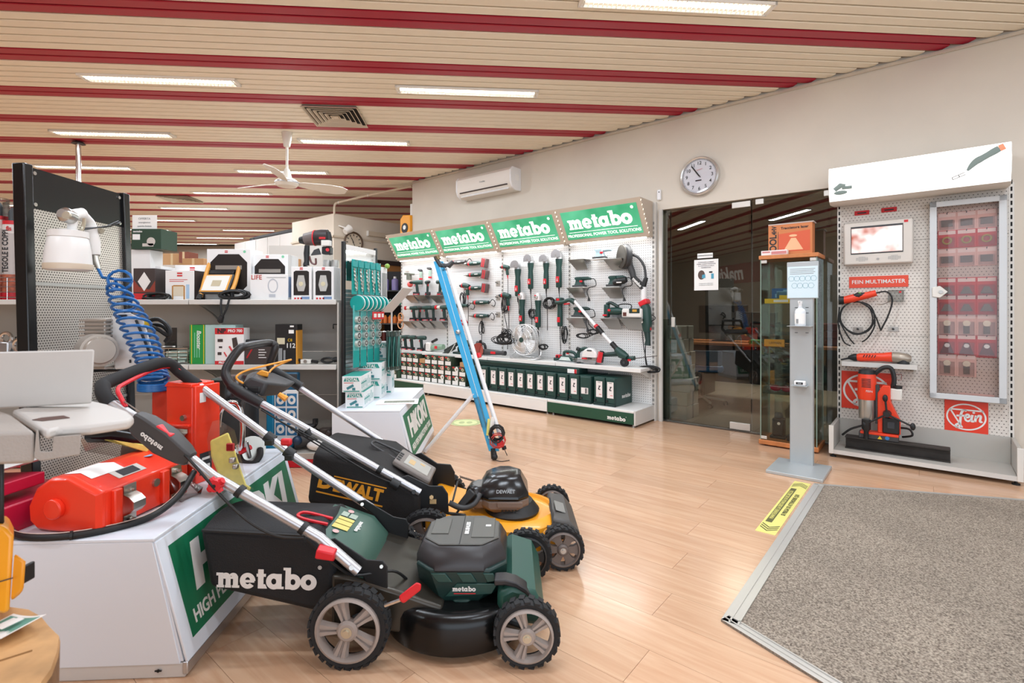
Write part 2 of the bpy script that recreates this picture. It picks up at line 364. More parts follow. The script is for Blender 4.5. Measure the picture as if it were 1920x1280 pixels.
# ------------------------------------------------------------------ glazing and the office behind it
s0, s1, ZT = 1.06, 2.69, 2.2
dr = part('door_1', wb(B(), 1.81, 2.585, -.04, -.05, .012, ZT - .012), pane, None); dr['kind'] = 'structure'
fit = mat('satin_fitting', '#d8d4cc', .35, .4)
for a0, a1, z0, z1 in ((1.815, 1.98, 2.13, 2.185), (1.815, 2.0, .015, .08), (2.545, 2.58, .98, 1.08)):
    part('door_patch', wb(B(), a0, a1, -.03, -.06, z0, z1), fit, dr, .003)
w1 = part('window_1', wb(B(), s0, 1.80, -.04, -.05, .0, ZT), pane, None); w1['kind'] = 'structure'
part('clamp', wb(B(), 1.70, 1.77, -.03, -.06, 2.14, 2.19), fit, w1, .003); part('clamp', wb(B(), 1.15, 1.22, -.03, -.06, 2.14, 2.19), fit, w1, .003)
w2 = part('window_2', wb(B(), 2.595, 2.688, -.04, -.05, 0, ZT), pane, None); w2['kind'] = 'structure'
part('frosted_film', wb(B(), 2.597, 2.686, -.034, -.037, .02, 1.06), glass('frosted', '#cfd8d2', .6, .4), w2)
struct('trim_2', wb(B(), s0, 2.69, -.02, -.09, 0, .006), steel)
struct('trim_3', wb(B(), 2.655, 2.69, .0, .03, 0, 2.2), lgrey)
ofl = mat('office_wall', '#6b655e', .8); 
tilem = mat('office_tile', '#a09688', .35, vary=.08, vscale=6)
struct('wall_office', wb(B(), -1.2, 4.9, -4.6, -4.7, 0, 2.9), ofl); struct('wall_office_side', wb(B(), 4.8, 4.9, -.2, -4.7, 0, 2.9), ofl)
struct('wall_office_end', wb(B(), -1.3, -1.2, -.2, -4.7, 0, 2.9), ofl)
struct('ceiling_office', wb(B(), -1.3, 4.9, -.2, -4.7, 2.85, 2.95), ofl)
of = struct('floor_office', wb(B(), -1.2, 4.8, -.1, -4.6, -.02, -.003), mat('grout', '#7a7167', .8))
tl = mesh('tile', B().bx(-.2985, .2985, -.2985, .2985, -.003, .002), tilem)
for i in range(10):
    for j in range(7): link('tile', tl, of, wf(-1.0 + i * .6 + .1, -.42 - j * .6, 0))
area(tuple(wp(2.2, -2.4, 2.8)), (0, 0, R(WA)), 1.2, .6, 60, (1, .93, .84))
# desk etc.
t = thing('office_desk', 'long dark office desk with orange wooden top behind the glass door', 'desk', wf(2.3, -1.75, 0))
part('desk_top', B().bx(-1.15, 1.15, -.38, .38, .72, .75), wood, t, .004); part('modesty_panel', B().bx(-1.0, 1.0, .2, .23, .2, .72), dgrey, t)
for q in (-1, 1): part('side_panel', B().bx(q * 1.08 - .02, q * 1.08 + .02, -.34, .34, 0, .72), dgrey, t)
part('drawer_unit', B().bx(-.9, -.45, -.3, .2, .06, .6), mat('office_grey', '#8b8b8b', .5), t, .005)
def monitor(M, label, w=.52, h=.33):
    t = thing('monitor', label, 'monitor', M)
    part('bezel', B().bx(-w / 2, w / 2, -.02, .02, .1, .1 + h), black, t, .006); part('screen', B().bx(-w / 2 + .015, w / 2 - .015, -.022, -.019, .118, .085 + h), mat('dark_screen', '#0c0e10', .15), t)
    part('stand', B().bx(-.03, .03, .0, .04, .01, .2).bx(-.12, .12, -.07, .1, 0, .012), black, t, .003); return t
monitor(wf(2.62, -1.85, .75), 'wide black computer monitor on the desk, nearest the door frame', .62, .37)
monitor(wf(2.16, -1.8, .75), 'smaller dark monitor beside the wide black one on the office desk', .4, .28)
t = thing('letter_tray', 'blue mesh letter tray on the office desk', 'tray', wf(1.80, -1.66, .75))
for i in range(3): part('tier', B().bx(-.13, .13, -.1, .15, .02 + i * .09, .028 + i * .09).bx(-.13, .13, -.1, -.095, .02 + i * .09, .06 + i * .09), mat('dusty_blue', '#2c5f74', .5), t)
for q in (-1, 1): part('side_panel', B().bx(q * .13 - .004, q * .13 + .004, -.1, .15, 0, .26), MATS['dusty_blue'], t)
t = thing('document_case', 'stack of dark red document cases at the far end of the desk', 'case', wf(1.48, -1.78, .75))
for i in range(3): part('case_layer', B().bx(-.2 + i * .01, .2 - i * .01, -.14, .16, i * .085, i * .085 + .08), mat('maroon', '#6f1620', .5), t, .01)
solo('green_folder', B().bx(-.16, .16, -.1, .1, 0, .05), mat('folder_green', '#2f9d4a', .5), 'bright green folder lying on the desk behind the glass door', 'folder', wf(2.02, -1.48, .75), bevel=.004)
t = thing('office_chair', 'blue office swivel chair tucked under the office desk', 'chair', wf(2.66, -1.2, 0, 20))
part('seat', B().bx(-.23, .23, -.22, .22, .42, .5), blue, t, .03); part('backrest', B().bx(-.21, .21, -.27, -.22, .5, .68), mat('chair_blue', '#1d4c6e', .7), t, .02); part('gas_column', B().cyl((0, 0, .1), (0, 0, .42), .025, n=10), black, t)
for i in range(5):
    a = R(72 * i); l = part('leg', B().tube([(0, 0, .1), (.26 * math.cos(a), .26 * math.sin(a), .07)], [.02, .014], 6), lgrey, t); part('caster', B().ball((.26 * math.cos(a), .26 * math.sin(a), .03), .03, n=8, m=6), black, l)
bundle = None; pw = mat('wrapped_paper', '#d9dad2', .6, vary=.08, vscale=14)
levels = ['at the bottom', 'second from the bottom', 'third from the bottom', 'fourth from the bottom', 'fifth from the bottom', 'sixth from the bottom', 'at the top']
for i in range(7):
    w = .30 - .02 * i if i > 2 else .3
    t = thing('paper_bundle', 'white wrapped bundle of paper stacked inside the glass, ' + levels[i], 'bundle', wf(2.62 + .01 * (i % 2), -.36 - .02 * (i % 3), i * .141, (i % 3 - 1) * 3), 'white paper bundles stacked behind the glass')
    part('wrap', B().bx(-w / 2, w / 2, -.16, .16, .0, .139), pw, t, .006); part('band', B().bx(-w / 2 - .001, w / 2 + .001, -.02, .02, -.0, .14), printg, t)
t = thing('picture_frame', 'black framed picture hung high on the office wall', 'picture', wfp(1478, 392, -4.58))
part('frame', B().bx(-.62, .62, -.02, .015, .33, .37).bx(-.62, .62, -.02, .015, -.37, -.33).bx(-.62, -.58, -.02, .015, -.37, .37).bx(.58, .62, -.02, .015, -.37, .37), black, t); part('picture_sheet', B().bx(-.6, .6, -.005, .012, -.35, .35), mat('dim_print', '#54504c', .7), t)
part('print', B().ring((0, -.012, .1), .12, .02), black, t)
# notices on the glass
t = thing('notice_sheet', 'white face mask and temperature notice taped to the glass door', 'notice', wfp(1324, 515, -.03))
W_, H_ = .235, .305
part('sheet', B().bx(-W_ / 2, W_ / 2, -.002, .002, -H_ / 2, H_ / 2), paper, t)
for i, s in enumerate(('SI MISURARE LA FEBBRE', 'VISIERE, GUANTI MONOUSO', 'AL CONTROLLO DELLA', 'TEMPERATURA')): text('lettering', s, .0145, front(0, -.004, .125 - i * .018), mat('print_slate', '#7b7480', .6), t)
b = B(); ann(b, 0, 0, .034, .046, .0, .0); hb = part('head_print', b, mat('print_brown', '#5a4740', .6), t, M=front(-.045, -.0045, .0))
b = B(); quad(b, (-.04, -.035), (-.005, -.03), (-.008, .005), (-.038, .0)); part('mask_print', b, mat('print_blue', '#4a9cb8', .6), t, M=front(.0, -.005, 0))
b = B(); rect(b, .03, .062, .018, .032); part('thermometer_print', b, printk, t, M=front(0, -.005, 0)); b = B(); rect(b, .05, .075, -.04, .01); part('glove_print', b, MATS['print_blue'], t, M=front(0, -.005, 0))
for i in range(2): text('lettering', 'Si ringrazia per la collaborazione', .0105, front(0, -.004, -.085 - i * .016), printg, t)
t = thing('door_label', 'small white office label above the mask notice on the glass', 'label', wfp(1322, 479, -.03))
part('sheet', B().bx(-.075, .075, -.002, .002, -.024, .024), paper, t); text('lettering', 'AMMINISTRAZIONE', .016, front(0, -.004, 0), ink, t)
# ------------------------------------------------------------------ things on the long wall
t = thing('wall_clock', 'round white wall clock with chrome rim above the glass door', 'clock', wf(2.268, .03, 2.478))
part('rim', B().lathe([(.165, -.03), (.19, -.03), (.19, .018), (.178, .03), (.166, .02), (.165, -.03)], RX(90), 48, caps=False), mat('rim_silver', '#d5d3cf', .25, .7), t)
part('dial', B().lathe([(.168, .0), (.168, .004)], RX(90), 40), mat('dial_white', '#efedf2', .5), t)
for i in range(12):
    a = R(90 - 30 * (i + 1)); text('numeral', str(i + 1), .047, front(.125 * math.cos(a), -.0065, .125 * math.sin(a)), printk, t, .0004)
b = B()
for i in range(60):
    a = R(6 * i); r0 = .155 if i % 5 else .15; b.box((.158 * math.cos(a), -.006, .158 * math.sin(a)), (.012 if i % 5 == 0 else .007, .002, .0018), None, Matrix.Rotation(-a, 3, 'Y'))
part('tick_marks', b, printk, t)
part('hour_hand', B().box((-.035, -.012, .05), (.012, .002, .125), None, Matrix.Rotation(R(-35), 3, 'Y')), printk, t); part('minute_hand', B().box((-.03, -.015, .045), (.008, .002, .15), None, Matrix.Rotation(R(-36), 3, 'Y')), printk, t)
b = B(); rect(b, -.03, .03, -.006, .006); part('lettering', b, ink, t, M=front(-.008, -.007, -.043)); part('second_hand', B().box((.005, -.018, .06), (.06, .001, .003), None, Matrix.Rotation(R(-10), 3, 'Y')), printr, t)
part('glass_cover', B().lathe([(.166, .0), (.166, .002)], T((0, -.022, 0)) @ RX(90), 32), glass('clock_glass', '#ffffff', .55), t)
t = thing('air_conditioner', 'white split air conditioner high on the wall above the green signs', 'air conditioner', wf(5.03, 0, 2.815))
pr = [(0, -.14), (0, .14), (-.17, .14), (-.205, .10), (-.205, -.04), (-.18, -.1), (-.12, -.14)]
part('body', B().loft([[(x, y, z) for y, z in pr] for x in (-.47, .47)]), mat('ac_white', '#e3ddd4', .4), t, .008)
for q in (-1, 1): part('side_cap', B().loft([[(x, y * 1.02 if y else 0, z * 1.02) for y, z in pr] for x in (q * .465, q * .49)]), white, t, .006)
part('air_slot', B().box((0, -.196, -.075), (.84, .014, .012)), mat('slot_dark', '#3a2c26', .7), t); part('louver', B().box((0, -.165, -.116), (.84, .012, .045), None, Matrix.Rotation(R(-50), 3, 'X')), white, t, .003)
text('lettering', 'Comfee', .03, front(.0, -.207, .02), printg, t); part('energy_label', B().bx(.49, .4925, -.12, -.05, -.02, .05), paper, t)
t = thing('motion_sensor', 'small white motion sensor on the wall beside the green signs', 'sensor', wfp(1237, 366, .0))
part('body', B().bx(-.022, .022, -.03, 0, -.055, .055), white, t, .01); part('lens', B().ball((.004, -.03, .028), .006, n=8, m=6), black, t)
t = thing('junction_box', 'white junction box at the far end of the long wall', 'box', wf(6.70, -.07, 2.72, -90))
part('body', B().bx(-.05, .05, -.07, 0, -.09, .09), offw, t, .006); part('lid', B().bx(-.042, .042, -.076, -.07, -.08, .08), white, t, .004)
t = thing('tape_measure', 'giant yellow display tape measure hung at the wall end', 'display', wf(6.80, .0, 2.43, 0))
part('case', B().prism([(-.13, -.16), (-.02, -.22), (.1, -.2), (.11, .19), (-.06, .21), (-.13, .15)], -.05, .05), yellow, t, .012); part('grip_print', B().lathe([(.078, 0), (.078, .006)], T((-.01, -.05, 0)) @ RX(90), 24), black, t); part('badge', B().lathe([(.035, 0), (.035, .008)], T((-.012, -.05, .01)) @ RX(90), 20), paper, t)
# ------------------------------------------------------------------ wall gondola of power tools
GS = [2.745 + 1.04 * i for i in range(5)]; GM = 2.745 + 2.08
gon = thing('display_gondola', 'long white pegboard shop gondola carrying the power tools on the right wall', 'gondola', wf(GM, 0, 0))
def gx(s): return GM - s
peg = pattern('pegboard', '#e3e2e0', '#6f6c69', .025, .17, .5, 0, False)
zz = [.165, .575, .95, 1.325, 1.70, 1.93]
for i in range(4):
    for j in range(5): part('back_panel', B().bx(gx(GS[i + 1]) + .012, gx(GS[i]) - .012, -.03, -.012, zz[j] + .0015, zz[j + 1] - .0015), peg, gon)
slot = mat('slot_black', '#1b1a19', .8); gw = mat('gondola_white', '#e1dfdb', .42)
for i in range(5):
    x = gx(GS[i]); u_ = part('upright', B().bx(x - .014, x + .014, -.036, .0, .03, 2.28), lgrey, gon)
    b = B()
    for k in range(40):
        for q in ((-.006, .006) if i else (-.006, .006)): b.bx(x + q - .0025, x + q + .0025, -.038, -.0355, .1 + k * .05, .128 + k * .05)
    part('slots', b, slot, u_)['kind'] = 'stuff'
part('end_panel', B().bx(gx(GS[0]) + .0145, gx(GS[0]) + .03, -.05, 0, 0, 2.28), lgrey, gon)
for i in range(4):
    a, c = gx(GS[i + 1]), gx(GS[i])
    sh = part('shelf', B().bx(a + .003, c - .003, -.32, -.03, .53, .562), gw, gon, .004); part('price_rail', B().bx(a + .003, c - .003, -.332, -.32, .524, .566), gw, sh, .003)
    part('shelf_bracket', B().prism([(0, 0), (0, -.1), (.3, 0)], -.002, .002, T((c - .03, -.03, .53)) @ RZ(-90)), lgrey, sh)
    part('base_shelf', B().bx(a + .002, c - .002, -.487, -.02, .14, .165), gw, gon, .004)
    g = i in (0, 3)
    kp = part('kick_panel', B().bx(a + .004, c - .004, -.49, -.475, .03, .14), mat('kick_green', '#1c4a37', .3) if g else gw, gon, .002, 'dark green kick panel' if g else None)
    if i == 0: wordmark(.03, front(c - .19, -.4915, .068), printw, kp, True)
    for q in (a + .05, c - .03): part('foot', B().cyl((q, -.44, 0), (q, -.44, .035), .008, n=8).cyl((q, -.44, 0), (q, -.44, .008), .02, n=10), steel, gon)
part('end_cheek', B().bx(gx(GS[0]) - .0, gx(GS[0]) + .016, -.49, -.03, .02, .165), lgrey, gon, .003)
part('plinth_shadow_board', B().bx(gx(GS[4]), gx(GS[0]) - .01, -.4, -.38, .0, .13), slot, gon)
# illuminated headers
hs = mat('header_steel', '#c4b4a2', .5); sgm = mat('lit_green', '#1d8a5c', .5, emit=.8)
nt = sgm.node_tree; tc = nt.nodes.new('ShaderNodeTexCoord'); nz = nt.nodes.new('ShaderNodeTexNoise'); nz.inputs['Scale'].default_value = 2.6
cr = nt.nodes.new('ShaderNodeValToRGB'); cr.color_ramp.elements[0].position = .3; cr.color_ramp.elements[0].color = lin('#177a4e'); cr.color_ramp.elements[1].position = .75; cr.color_ramp.elements[1].color = lin('#79cda7')
nt.links.new(tc.outputs['Object'], nz.inputs[0]); nt.links.new(nz.outputs[0], cr.inputs[0]); nt.links.new(cr.outputs[0], nt.nodes['Principled BSDF'].inputs['Emission Color'])
litw = mat('lit_white', '#f6f7f4', .5, emit=.75); hbulb = mat('strip_bulb', '#ffffff', .5, emit=7)
hlab = ['nearest the glass door', 'second from the glass door', 'third from the glass door', 'farthest from the glass door']
for i in range(4):
    M = wf((GS[i] + GS[i + 1]) / 2, 0, 1.92)
    t = thing('header_sign', 'green lit wordmark header sign over the tool wall, ' + hlab[i], 'sign', M, 'green lit header signs over the tool wall')
    P = [(-.04, 0), (-.04, .37), (-.35, .37), (-.12, 0)]
    part('housing', B().loft([[(x, y, z) for y, z in P] for x in (-.517, .517)]), hs, t, .004)
    Fm = frame((0, -.235, .185), (1, 0, 0), (0, -.23, .37))
    sp = part('sign_panel', B().bx(-.462, .462, -.17, .165, -.004, .004), sgm, t, M=Fm)
    wordmark(.115, Fm @ T((-.01, .015, .0055)), litw, t, False); text('lettering', 'PROFESSIONAL POWER TOOL SOLUTIONS', .048, Fm @ T((0, -.128, .005)), litw, t, .0007, sx=.97)
    b = B(); rect(b, -.42, .42, -.088, -.082); part('rule', b, litw, t, M=Fm @ T((0, 0, .0055))); b = B(); ann(b, .405, .125, .017, .017, 0, 0); part('registered_mark', b, litw, t, M=Fm @ T((0, 0, .0055)))
    part('strip_bulb', B().cyl((-.47, -.1, -.008), (.47, -.1, -.008), .008, n=8), hbulb, t)
    b = B()
    for k in range(8):
        for q in (-.518, .518): b.box((q, -.33 + k * .027, .34 - k * .0435), (.002, .007, .02), None, Matrix.Rotation(R(-32), 3, 'X'))
    part('slots', b, mat('lit_slot', '#fff6e0', .5, emit=1.5), t)
    area(tuple(wp((GS[i] + GS[i + 1]) / 2, .16, 1.905)), (RZ(WA) @ RX(-28)).to_euler(), .95, .05, 4.6, (1, 1, 1))
# cases in a row
cl = mat('label_print', '#e6dfdc', .6)
lefts = [5.056, 4.879, 4.713, 4.569, 4.432, 4.288, 4.148, 4.001, 3.859, 3.7, 3.546, 3.408, 3.236, 3.098]
ordn = ['first', 'second', 'third', 'fourth', 'fifth', 'sixth', 'seventh', 'eighth', 'ninth', 'tenth', 'eleventh', 'twelfth', 'thirteenth', 'fourteenth', 'fifteenth']
def case(i, sl):
    w = min(.143, lefts[i] - lefts[i + 1] - .004) if i < 13 else .118
    lab = 'dark green carrying case standing on edge, %s along the row from the cartons' % ordn[i]
    if i == 11: lab = 'dark green case without picture label, low barcode sticker, in the case row'
    if i == 13: lab = 'end dark green case with large side wordmark, nearest the glass door'
    t = thing('tool_case', lab, 'case', wf(sl - w / 2, .42, .165), 'green cases standing on the base shelf')
    h = .29
    part('body', B().bx(-w / 2, w / 2, .008, .37, 0, h).bx(-w / 2 + .006, w / 2 - .006, 0, .01, .03, h - .012), mgreen, t, .006)
    part('rim', B().bx(-w / 2, w / 2, -.004, .01, 0, .028).bx(w / 2 - .012, w / 2, -.004, .01, 0, h), dgreen, t, .003)
    part('latch', B().cyl((-w / 2 + .022, -.012, .052), (-w / 2 + .022, .004, .052), .013, n=12), black, t)
    if i == 11:
        part('label', B().bx(-.05, .035, -.003, 0, .1, .165), cl, t); part('barcode', B().bx(.0, .012, -.004, -.003, .105, .16).bx(.018, .024, -.004, -.003, .105, .16), printk, t)
    else:
        lb = part('label', B().bx(-.036, .036, -.003, 0, .085, .25), cl, t)
        part('tool_print', B().box((0, -.0035, .185), (.01, .001, .04), None, Matrix.Rotation(.4, 3, 'Y')).box((.006, -.0035, .2), (.022, .001, .008)).box((.003, -.0035, .165), (.022, .001, .009)), printk, lb)
        part('red_print', B().bx(.0, .028, -.004, -.003, .112, .117), printr, lb); text('lettering', 'metabo', .012, front(0, -.0035, .24), ink, lb)
    if i == 13:
        wordmark(.028, T((w / 2 + .0015, .23, .09)) @ RZ(90) @ RX(90), printw, t)
for i, sl in enumerate(lefts): case(i, sl)
t = thing('long_case', 'long dark green box lying on top of the standing cases', 'case', wf(4.3, .36, .458))
part('body', B().bx(-.95, .85, 0, .18, 0, .055), dgreen, t, .004); part('lid', B().bx(-.95, .85, -.002, .182, .045, .06), mgreen, t, .003)
b_ = part('label', B().bx(.7, .82, -.004, 0, .005, .05), paper, t); part('red_print', B().bx(.79, .82, -.0055, -.004, .005, .05), printr, b_)
# cartons of accessories
ck = mat('carton_dark', '#2c3b2c', .6); cside = mat('carton_side', '#3d5a44', .6)
cproto = {}
def carton(kind, M, label, grp):
    if kind not in cproto:
        t = thing('accessory_carton', label, 'carton', M, grp); w, h, dp = .122, .122, .30 if kind != 'deep' else .36
        part('box', B().bx(-w / 2, w / 2, 0, dp, 0, h), ck, t, .0015)
        part('label', B().bx(-w / 2 + .008, w / 2 - .008, -.0012, 0, .006, .058), printw, t)
        b = B(); ann(b, 0, 0, .023, .019, .012, .009, 30, 380); part('disc_print', b, mat('print_cream', '#cfc7a8', .6), t, M=front(.006, -.001, .088) @ RZ(-20))
        part('red_print', B().bx(-.052, -.012, -.0012, 0, .1, .117), printr, t)
        if kind == 'pink': part('pink_sticker', B().bx(.015, .055, -.0016, 0, .065, .115), mat('print_pink', '#dfa096', .6), t)
        if kind == 'ring': b = B(); ann(b, 0, 0, .03, .038, .012, .015); part('white_sticker', b, printw, t, M=front(.03, -.002, .085))
        if kind == 'deep': part('side_print', B().bx(w / 2, w / 2 + .001, .02, dp - .02, .01, h - .01), cside, t)
        cproto[kind] = t; return t
    return dup(cproto[kind], M, label, grp)
colx = [6.455, 6.325, 6.195, 6.063, 5.935, 5.80, 5.668, 5.53, 5.393, 5.262]
rows = ['bottom row', 'middle row', 'top row']
for c, s in enumerate(colx):
    for r in range(3):
        if r == 2 and c in (3, 8, 9): continue
        kind = 'ring' if (c, r) in ((6, 0), (8, 0), (8, 1)) else 'pink' if (c, r) in ((6, 2), (6, 1), (7, 0)) else 'plain'
        carton(kind, wf(s - .061, .40, .165 + r * .1245), 'small dark accessory carton with white label, %s, %s column from the far end' % (rows[r], ordn[c]), 'accessory cartons in rows under the shelf')
for c in range(3):
    for r in range(2): carton('deep', wf(6.875 - .135 * c - .061, .46, .165 + r * .1245), 'dark carton in the separate far end block, %s, %s column' % (('lower row', 'upper row')[r], ordn[c]), 'accessory cartons in the far end block')
for s in (6.0, 5.195): solo('cardboard_box', B().bx(-.06, .06, 0, .25, 0, .06), cardb, 'small plain cardboard box on the cartons, %s' % ('left gap of the top row' if s > 5.5 else 'nearest the blue pole'), 'box', wf(s - .0, .39, .4145), bevel=.002)
# ------------------------------------------------------------------ power tools on the pegboard, trays and shelf
def cyl_y(r): return RX(90)
def cord(path, parent, r=.0045, n=6): return part('cord', B().tube(path, r, n), cable, parent)
def smooth(pts, k=4):
    P = [V(p) for p in pts]; out = []
    for i in range(len(P) - 1):
        a, b, c, d = P[max(i - 1, 0)], P[i], P[i + 1], P[min(i + 2, len(P) - 1)]
        for j in range(k):
            t = j / k; out.append(.5 * ((2 * b) + (c - a) * t + (2 * a - 5 * b + 4 * c - d) * t * t + (3 * b - a - 3 * c + d) * t ** 3))
    return out + [P[-1]]
def coil(c, rx, rz, turns, seed=1, n=14, dy=.03):
    rr = random.Random(seed); pts = []
    for i in range(int(turns * n)):
        a = 2 * PI * i / n; k = 1 + .18 * math.sin(i * .37 + seed)
        pts.append((c[0] + rx * k * math.cos(a), c[1] + dy * math.sin(i * .21 + seed), c[2] + rz * k * math.sin(a)))
    return pts
def grinder(M, label, white_head=False, cordlen=.3, bund=None, big=1.0, grp='angle grinders hung on the pegboard'):
    t = thing('angle_grinder', label, 'grinder', M, grp); k = big
    part('body', B().lathe([(.026 * k, -.2 * k), (.031 * k, -.19 * k), (.031 * k, -.06 * k), (.027 * k, .0), (.034 * k, .05 * k), (.037 * k, .085 * k)], T((0, -.055, 0)), 14), mgreen, t)
    part('switch_panel', B().bx(-.018 * k, .018 * k, -.055 - .034 * k, -.055, -.15 * k, -.09 * k), red, t, .003)
    part('lettering', B().bx(-.008 * k, .008 * k, -.0565 - .034 * k, -.055, -.135 * k, -.128 * k).bx(-.003 * k, .003 * k, -.0565 - .034 * k, -.055, -.14 * k, -.11 * k), printw, t)
    part('gear_head', B().lathe([(.036 * k, .085 * k), (.036 * k, .11 * k), (.03 * k, .15 * k), (.016 * k, .165 * k)], T((0, -.055, 0)), 14).cyl((0, -.055, .118 * k), (0, -.115, .118 * k), .024 * k, .02 * k, 14), mat('gear_head', '#d9d3d0', .35, .3) if white_head else alu, t)
    part('spindle', B().cyl((0, -.115, .118 * k), (0, -.128, .118 * k), .009, n=8), steel, t)
    if not white_head: part('guard', B().lathe([(.055 * k, 0), (.058 * k, .0), (.058 * k, .022), (.055 * k, .022)], T((0, -.105, .118 * k)) @ RX(90), 18, R(-20), R(200)), alu, t)
    else: part('badge', B().bx(-.012, .012, -.118, -.112, .13 * k, .142 * k), red, t)
    part('cord_sleeve', B().cyl((0, -.055, -.2 * k), (.002, -.055, -.26 * k), .011, .006, 8), black, t)
    if cordlen: cord(smooth([(.002, -.055, -.25 * k), (.01, -.045, -.25 * k - cordlen * .4), (.004, -.035, -.25 * k - cordlen)]), t)
    if bund: part('cord_bundle', B().tube(smooth(coil((bund[0], -.05, bund[1]), .03, bund[2], 5, 2), 1), .005, 5), cable, t)
    return t
TOPZ = .0
for i, (px, py, wh, cl_, bu, bg) in enumerate([(976, 520, 0, .16, None, 1.2), (1000, 508, 0, .62, None, 1.12), (1029, 508, 0, .45, None, 1.08), (1053, 502, 0, .55, None, 1.18)]):
    grinder(wfp(px, py, .036), 'corded angle grinder in the upper row, %s from the fan side' % ordn[i], wh, cl_, bu, bg)
for i, (px, py, wh, cl_, bu, bg) in enumerate([(984, 576, 1, .1, None, 1.15), (1014, 578, 1, .55, None, 1.15)]):
    grinder(wfp(px, py, .036), 'corded angle grinder with pale gear head in the lower row, %s from the fan' % ordn[i], wh, cl_, bu, bg)
def cordthing(name, px, py, d, pts, label, rad=.005):
    return solo(name, B().tube(smooth(pts, 3), rad, 5), cable, label, 'cable', wfp(px, py, d), 'loose power cords on the tool wall')
cordthing('cord_bundle', 1030, 568, .09, coil((0, 0, 0), .07, .06, 8, 3), 'black cord coil hanging between the two middle grinders')
cordthing('cord_bundle', 998, 588, .09, coil((0, 0, 0), .045, .05, 6, 5) + [(.03, 0, -.05), (.06, 0, -.1), (.09, 0, -.16)], 'small black cord coil hanging above the chrome fan')
cordthing('cord_bundle', 946, 645, .24, coil((0, 0, .05), .15, .045, 6, 7, dy=.06) + coil((.02, 0, .07), .11, .06, 6, 3, dy=.05) + coil((.03, 0, .1), .06, .08, 5, 5, dy=.04), 'large heap of black cord on the shelf beside the chrome fan')
cordthing('cord_bundle', 1018, 655, .2, coil((0, 0, .03), .05, .028, 6, 2, dy=.03), 'short black cord coil on the shelf behind the fan foot')
cordthing('cord_bundle', 1218, 692, .1, coil((0, 0, .0), .1, .03, 6, 4) + [(-.04, 0, .05), (-.05, .02, .3)], 'black cord coil dangling below the end of the white shelf')
cordthing('cord_bundle', 1103, 625, .12, coil((-.07, 0, -.03), .07, .025, 4, 2) + coil((.06, 0, .02), .06, .025, 4, 3) + [(0, .02, .1), (-.02, .03, .17)], 'looped black cord tied in a bow below the sander tray')
cordthing('cord_bundle', 946, 570, .09, coil((0, 0, 0), .035, .1, 6, 9) + [(0, 0, -.12), (.03, 0, -.25), (.07, 0, -.42), (.09, 0, -.52)], 'long black hanging cord below the pistol drills')
# cordless pistol tools
def drill(M, label, batt='red', nose='chuck', sc=1.0, grp='cordless drills on the tool wall'):
    t = thing('cordless_drill', label, 'drill', M, grp)
    part('motor_housing', B().lathe([(.024, -.09), (.031, -.08), (.032, -.01), (.027, .03), (.024, .055)], T((0, 0, .19)) @ RY(-90) @ Matrix.Identity(4), 14), mgreen, t)
    part('grip', B().loft([[(x + (z - .19) * -.12, y, z) for x, y in ((-.022, -.014), (.016, -.016), (.018, .016), (-.022, .014))] for z in (.045, .09, .13, .175)]), dgreen, t, .004)
    if nose == 'chuck': part('chuck', B().lathe([(.021, 0), (.022, .02), (.02, .035), (.009, .055)], T((-.055, 0, .19)) @ RY(-90), 12), black, t)
    elif nose == 'impact': part('nose', B().lathe([(.024, 0), (.024, .03), (.013, .05), (.008, .07)], T((-.055, 0, .19)) @ RY(-90), 12), black, t)
    else:
        part('nose', B().lathe([(.024, 0), (.026, .02), (.02, .06)], T((-.055, 0, .19)) @ RY(-90), 12), mat('nose_cream', '#d8d0c8', .4), t); part('depth_stop', B().lathe([(.01, 0), (.03, .01), (.03, .03), (.008, .04)], T((-.115, 0, .19)) @ RY(-90), 12), red, t)
    part('trigger', B().box((-.028, 0, .145), (.012, .014, .03)), red, t, .003)
    bt = part('battery', B().bx(-.05, .045, -.034, .034, 0, .045), black if batt != 'grey' else dgrey, t, .006)
    part('battery_stripe', B().bx(-.048, .043, -.0355, .0355, .004, .018), red, bt); part('lettering', B().bx(-.03, .02, -.0365, -.0355, .008, .014), printw, bt)
    if sc != 1: t.scale = (sc, sc, sc)
    return t
def tray(px, py, label, w=.21, d0=.16, h=.11):
    t = thing('tool_tray', label, 'tray', wfp(px, py, .032), 'bent steel tool trays on the pegboard')
    part('tray_plate', B().bx(-w / 2, w / 2, -d0, 0, -.002, .002), steel, t); part('front_lip', B().loft([[(-w / 2, -d0 + o, .002), (w / 2, -d0 + o, .002), (w / 2 - .03, -.02 + o, -h), (-w / 2 + .03, -.02 + o, -h)] for o in (0, .003)]), mat('tray_steel', '#b8b2ab', .28, .9), t)
    return t

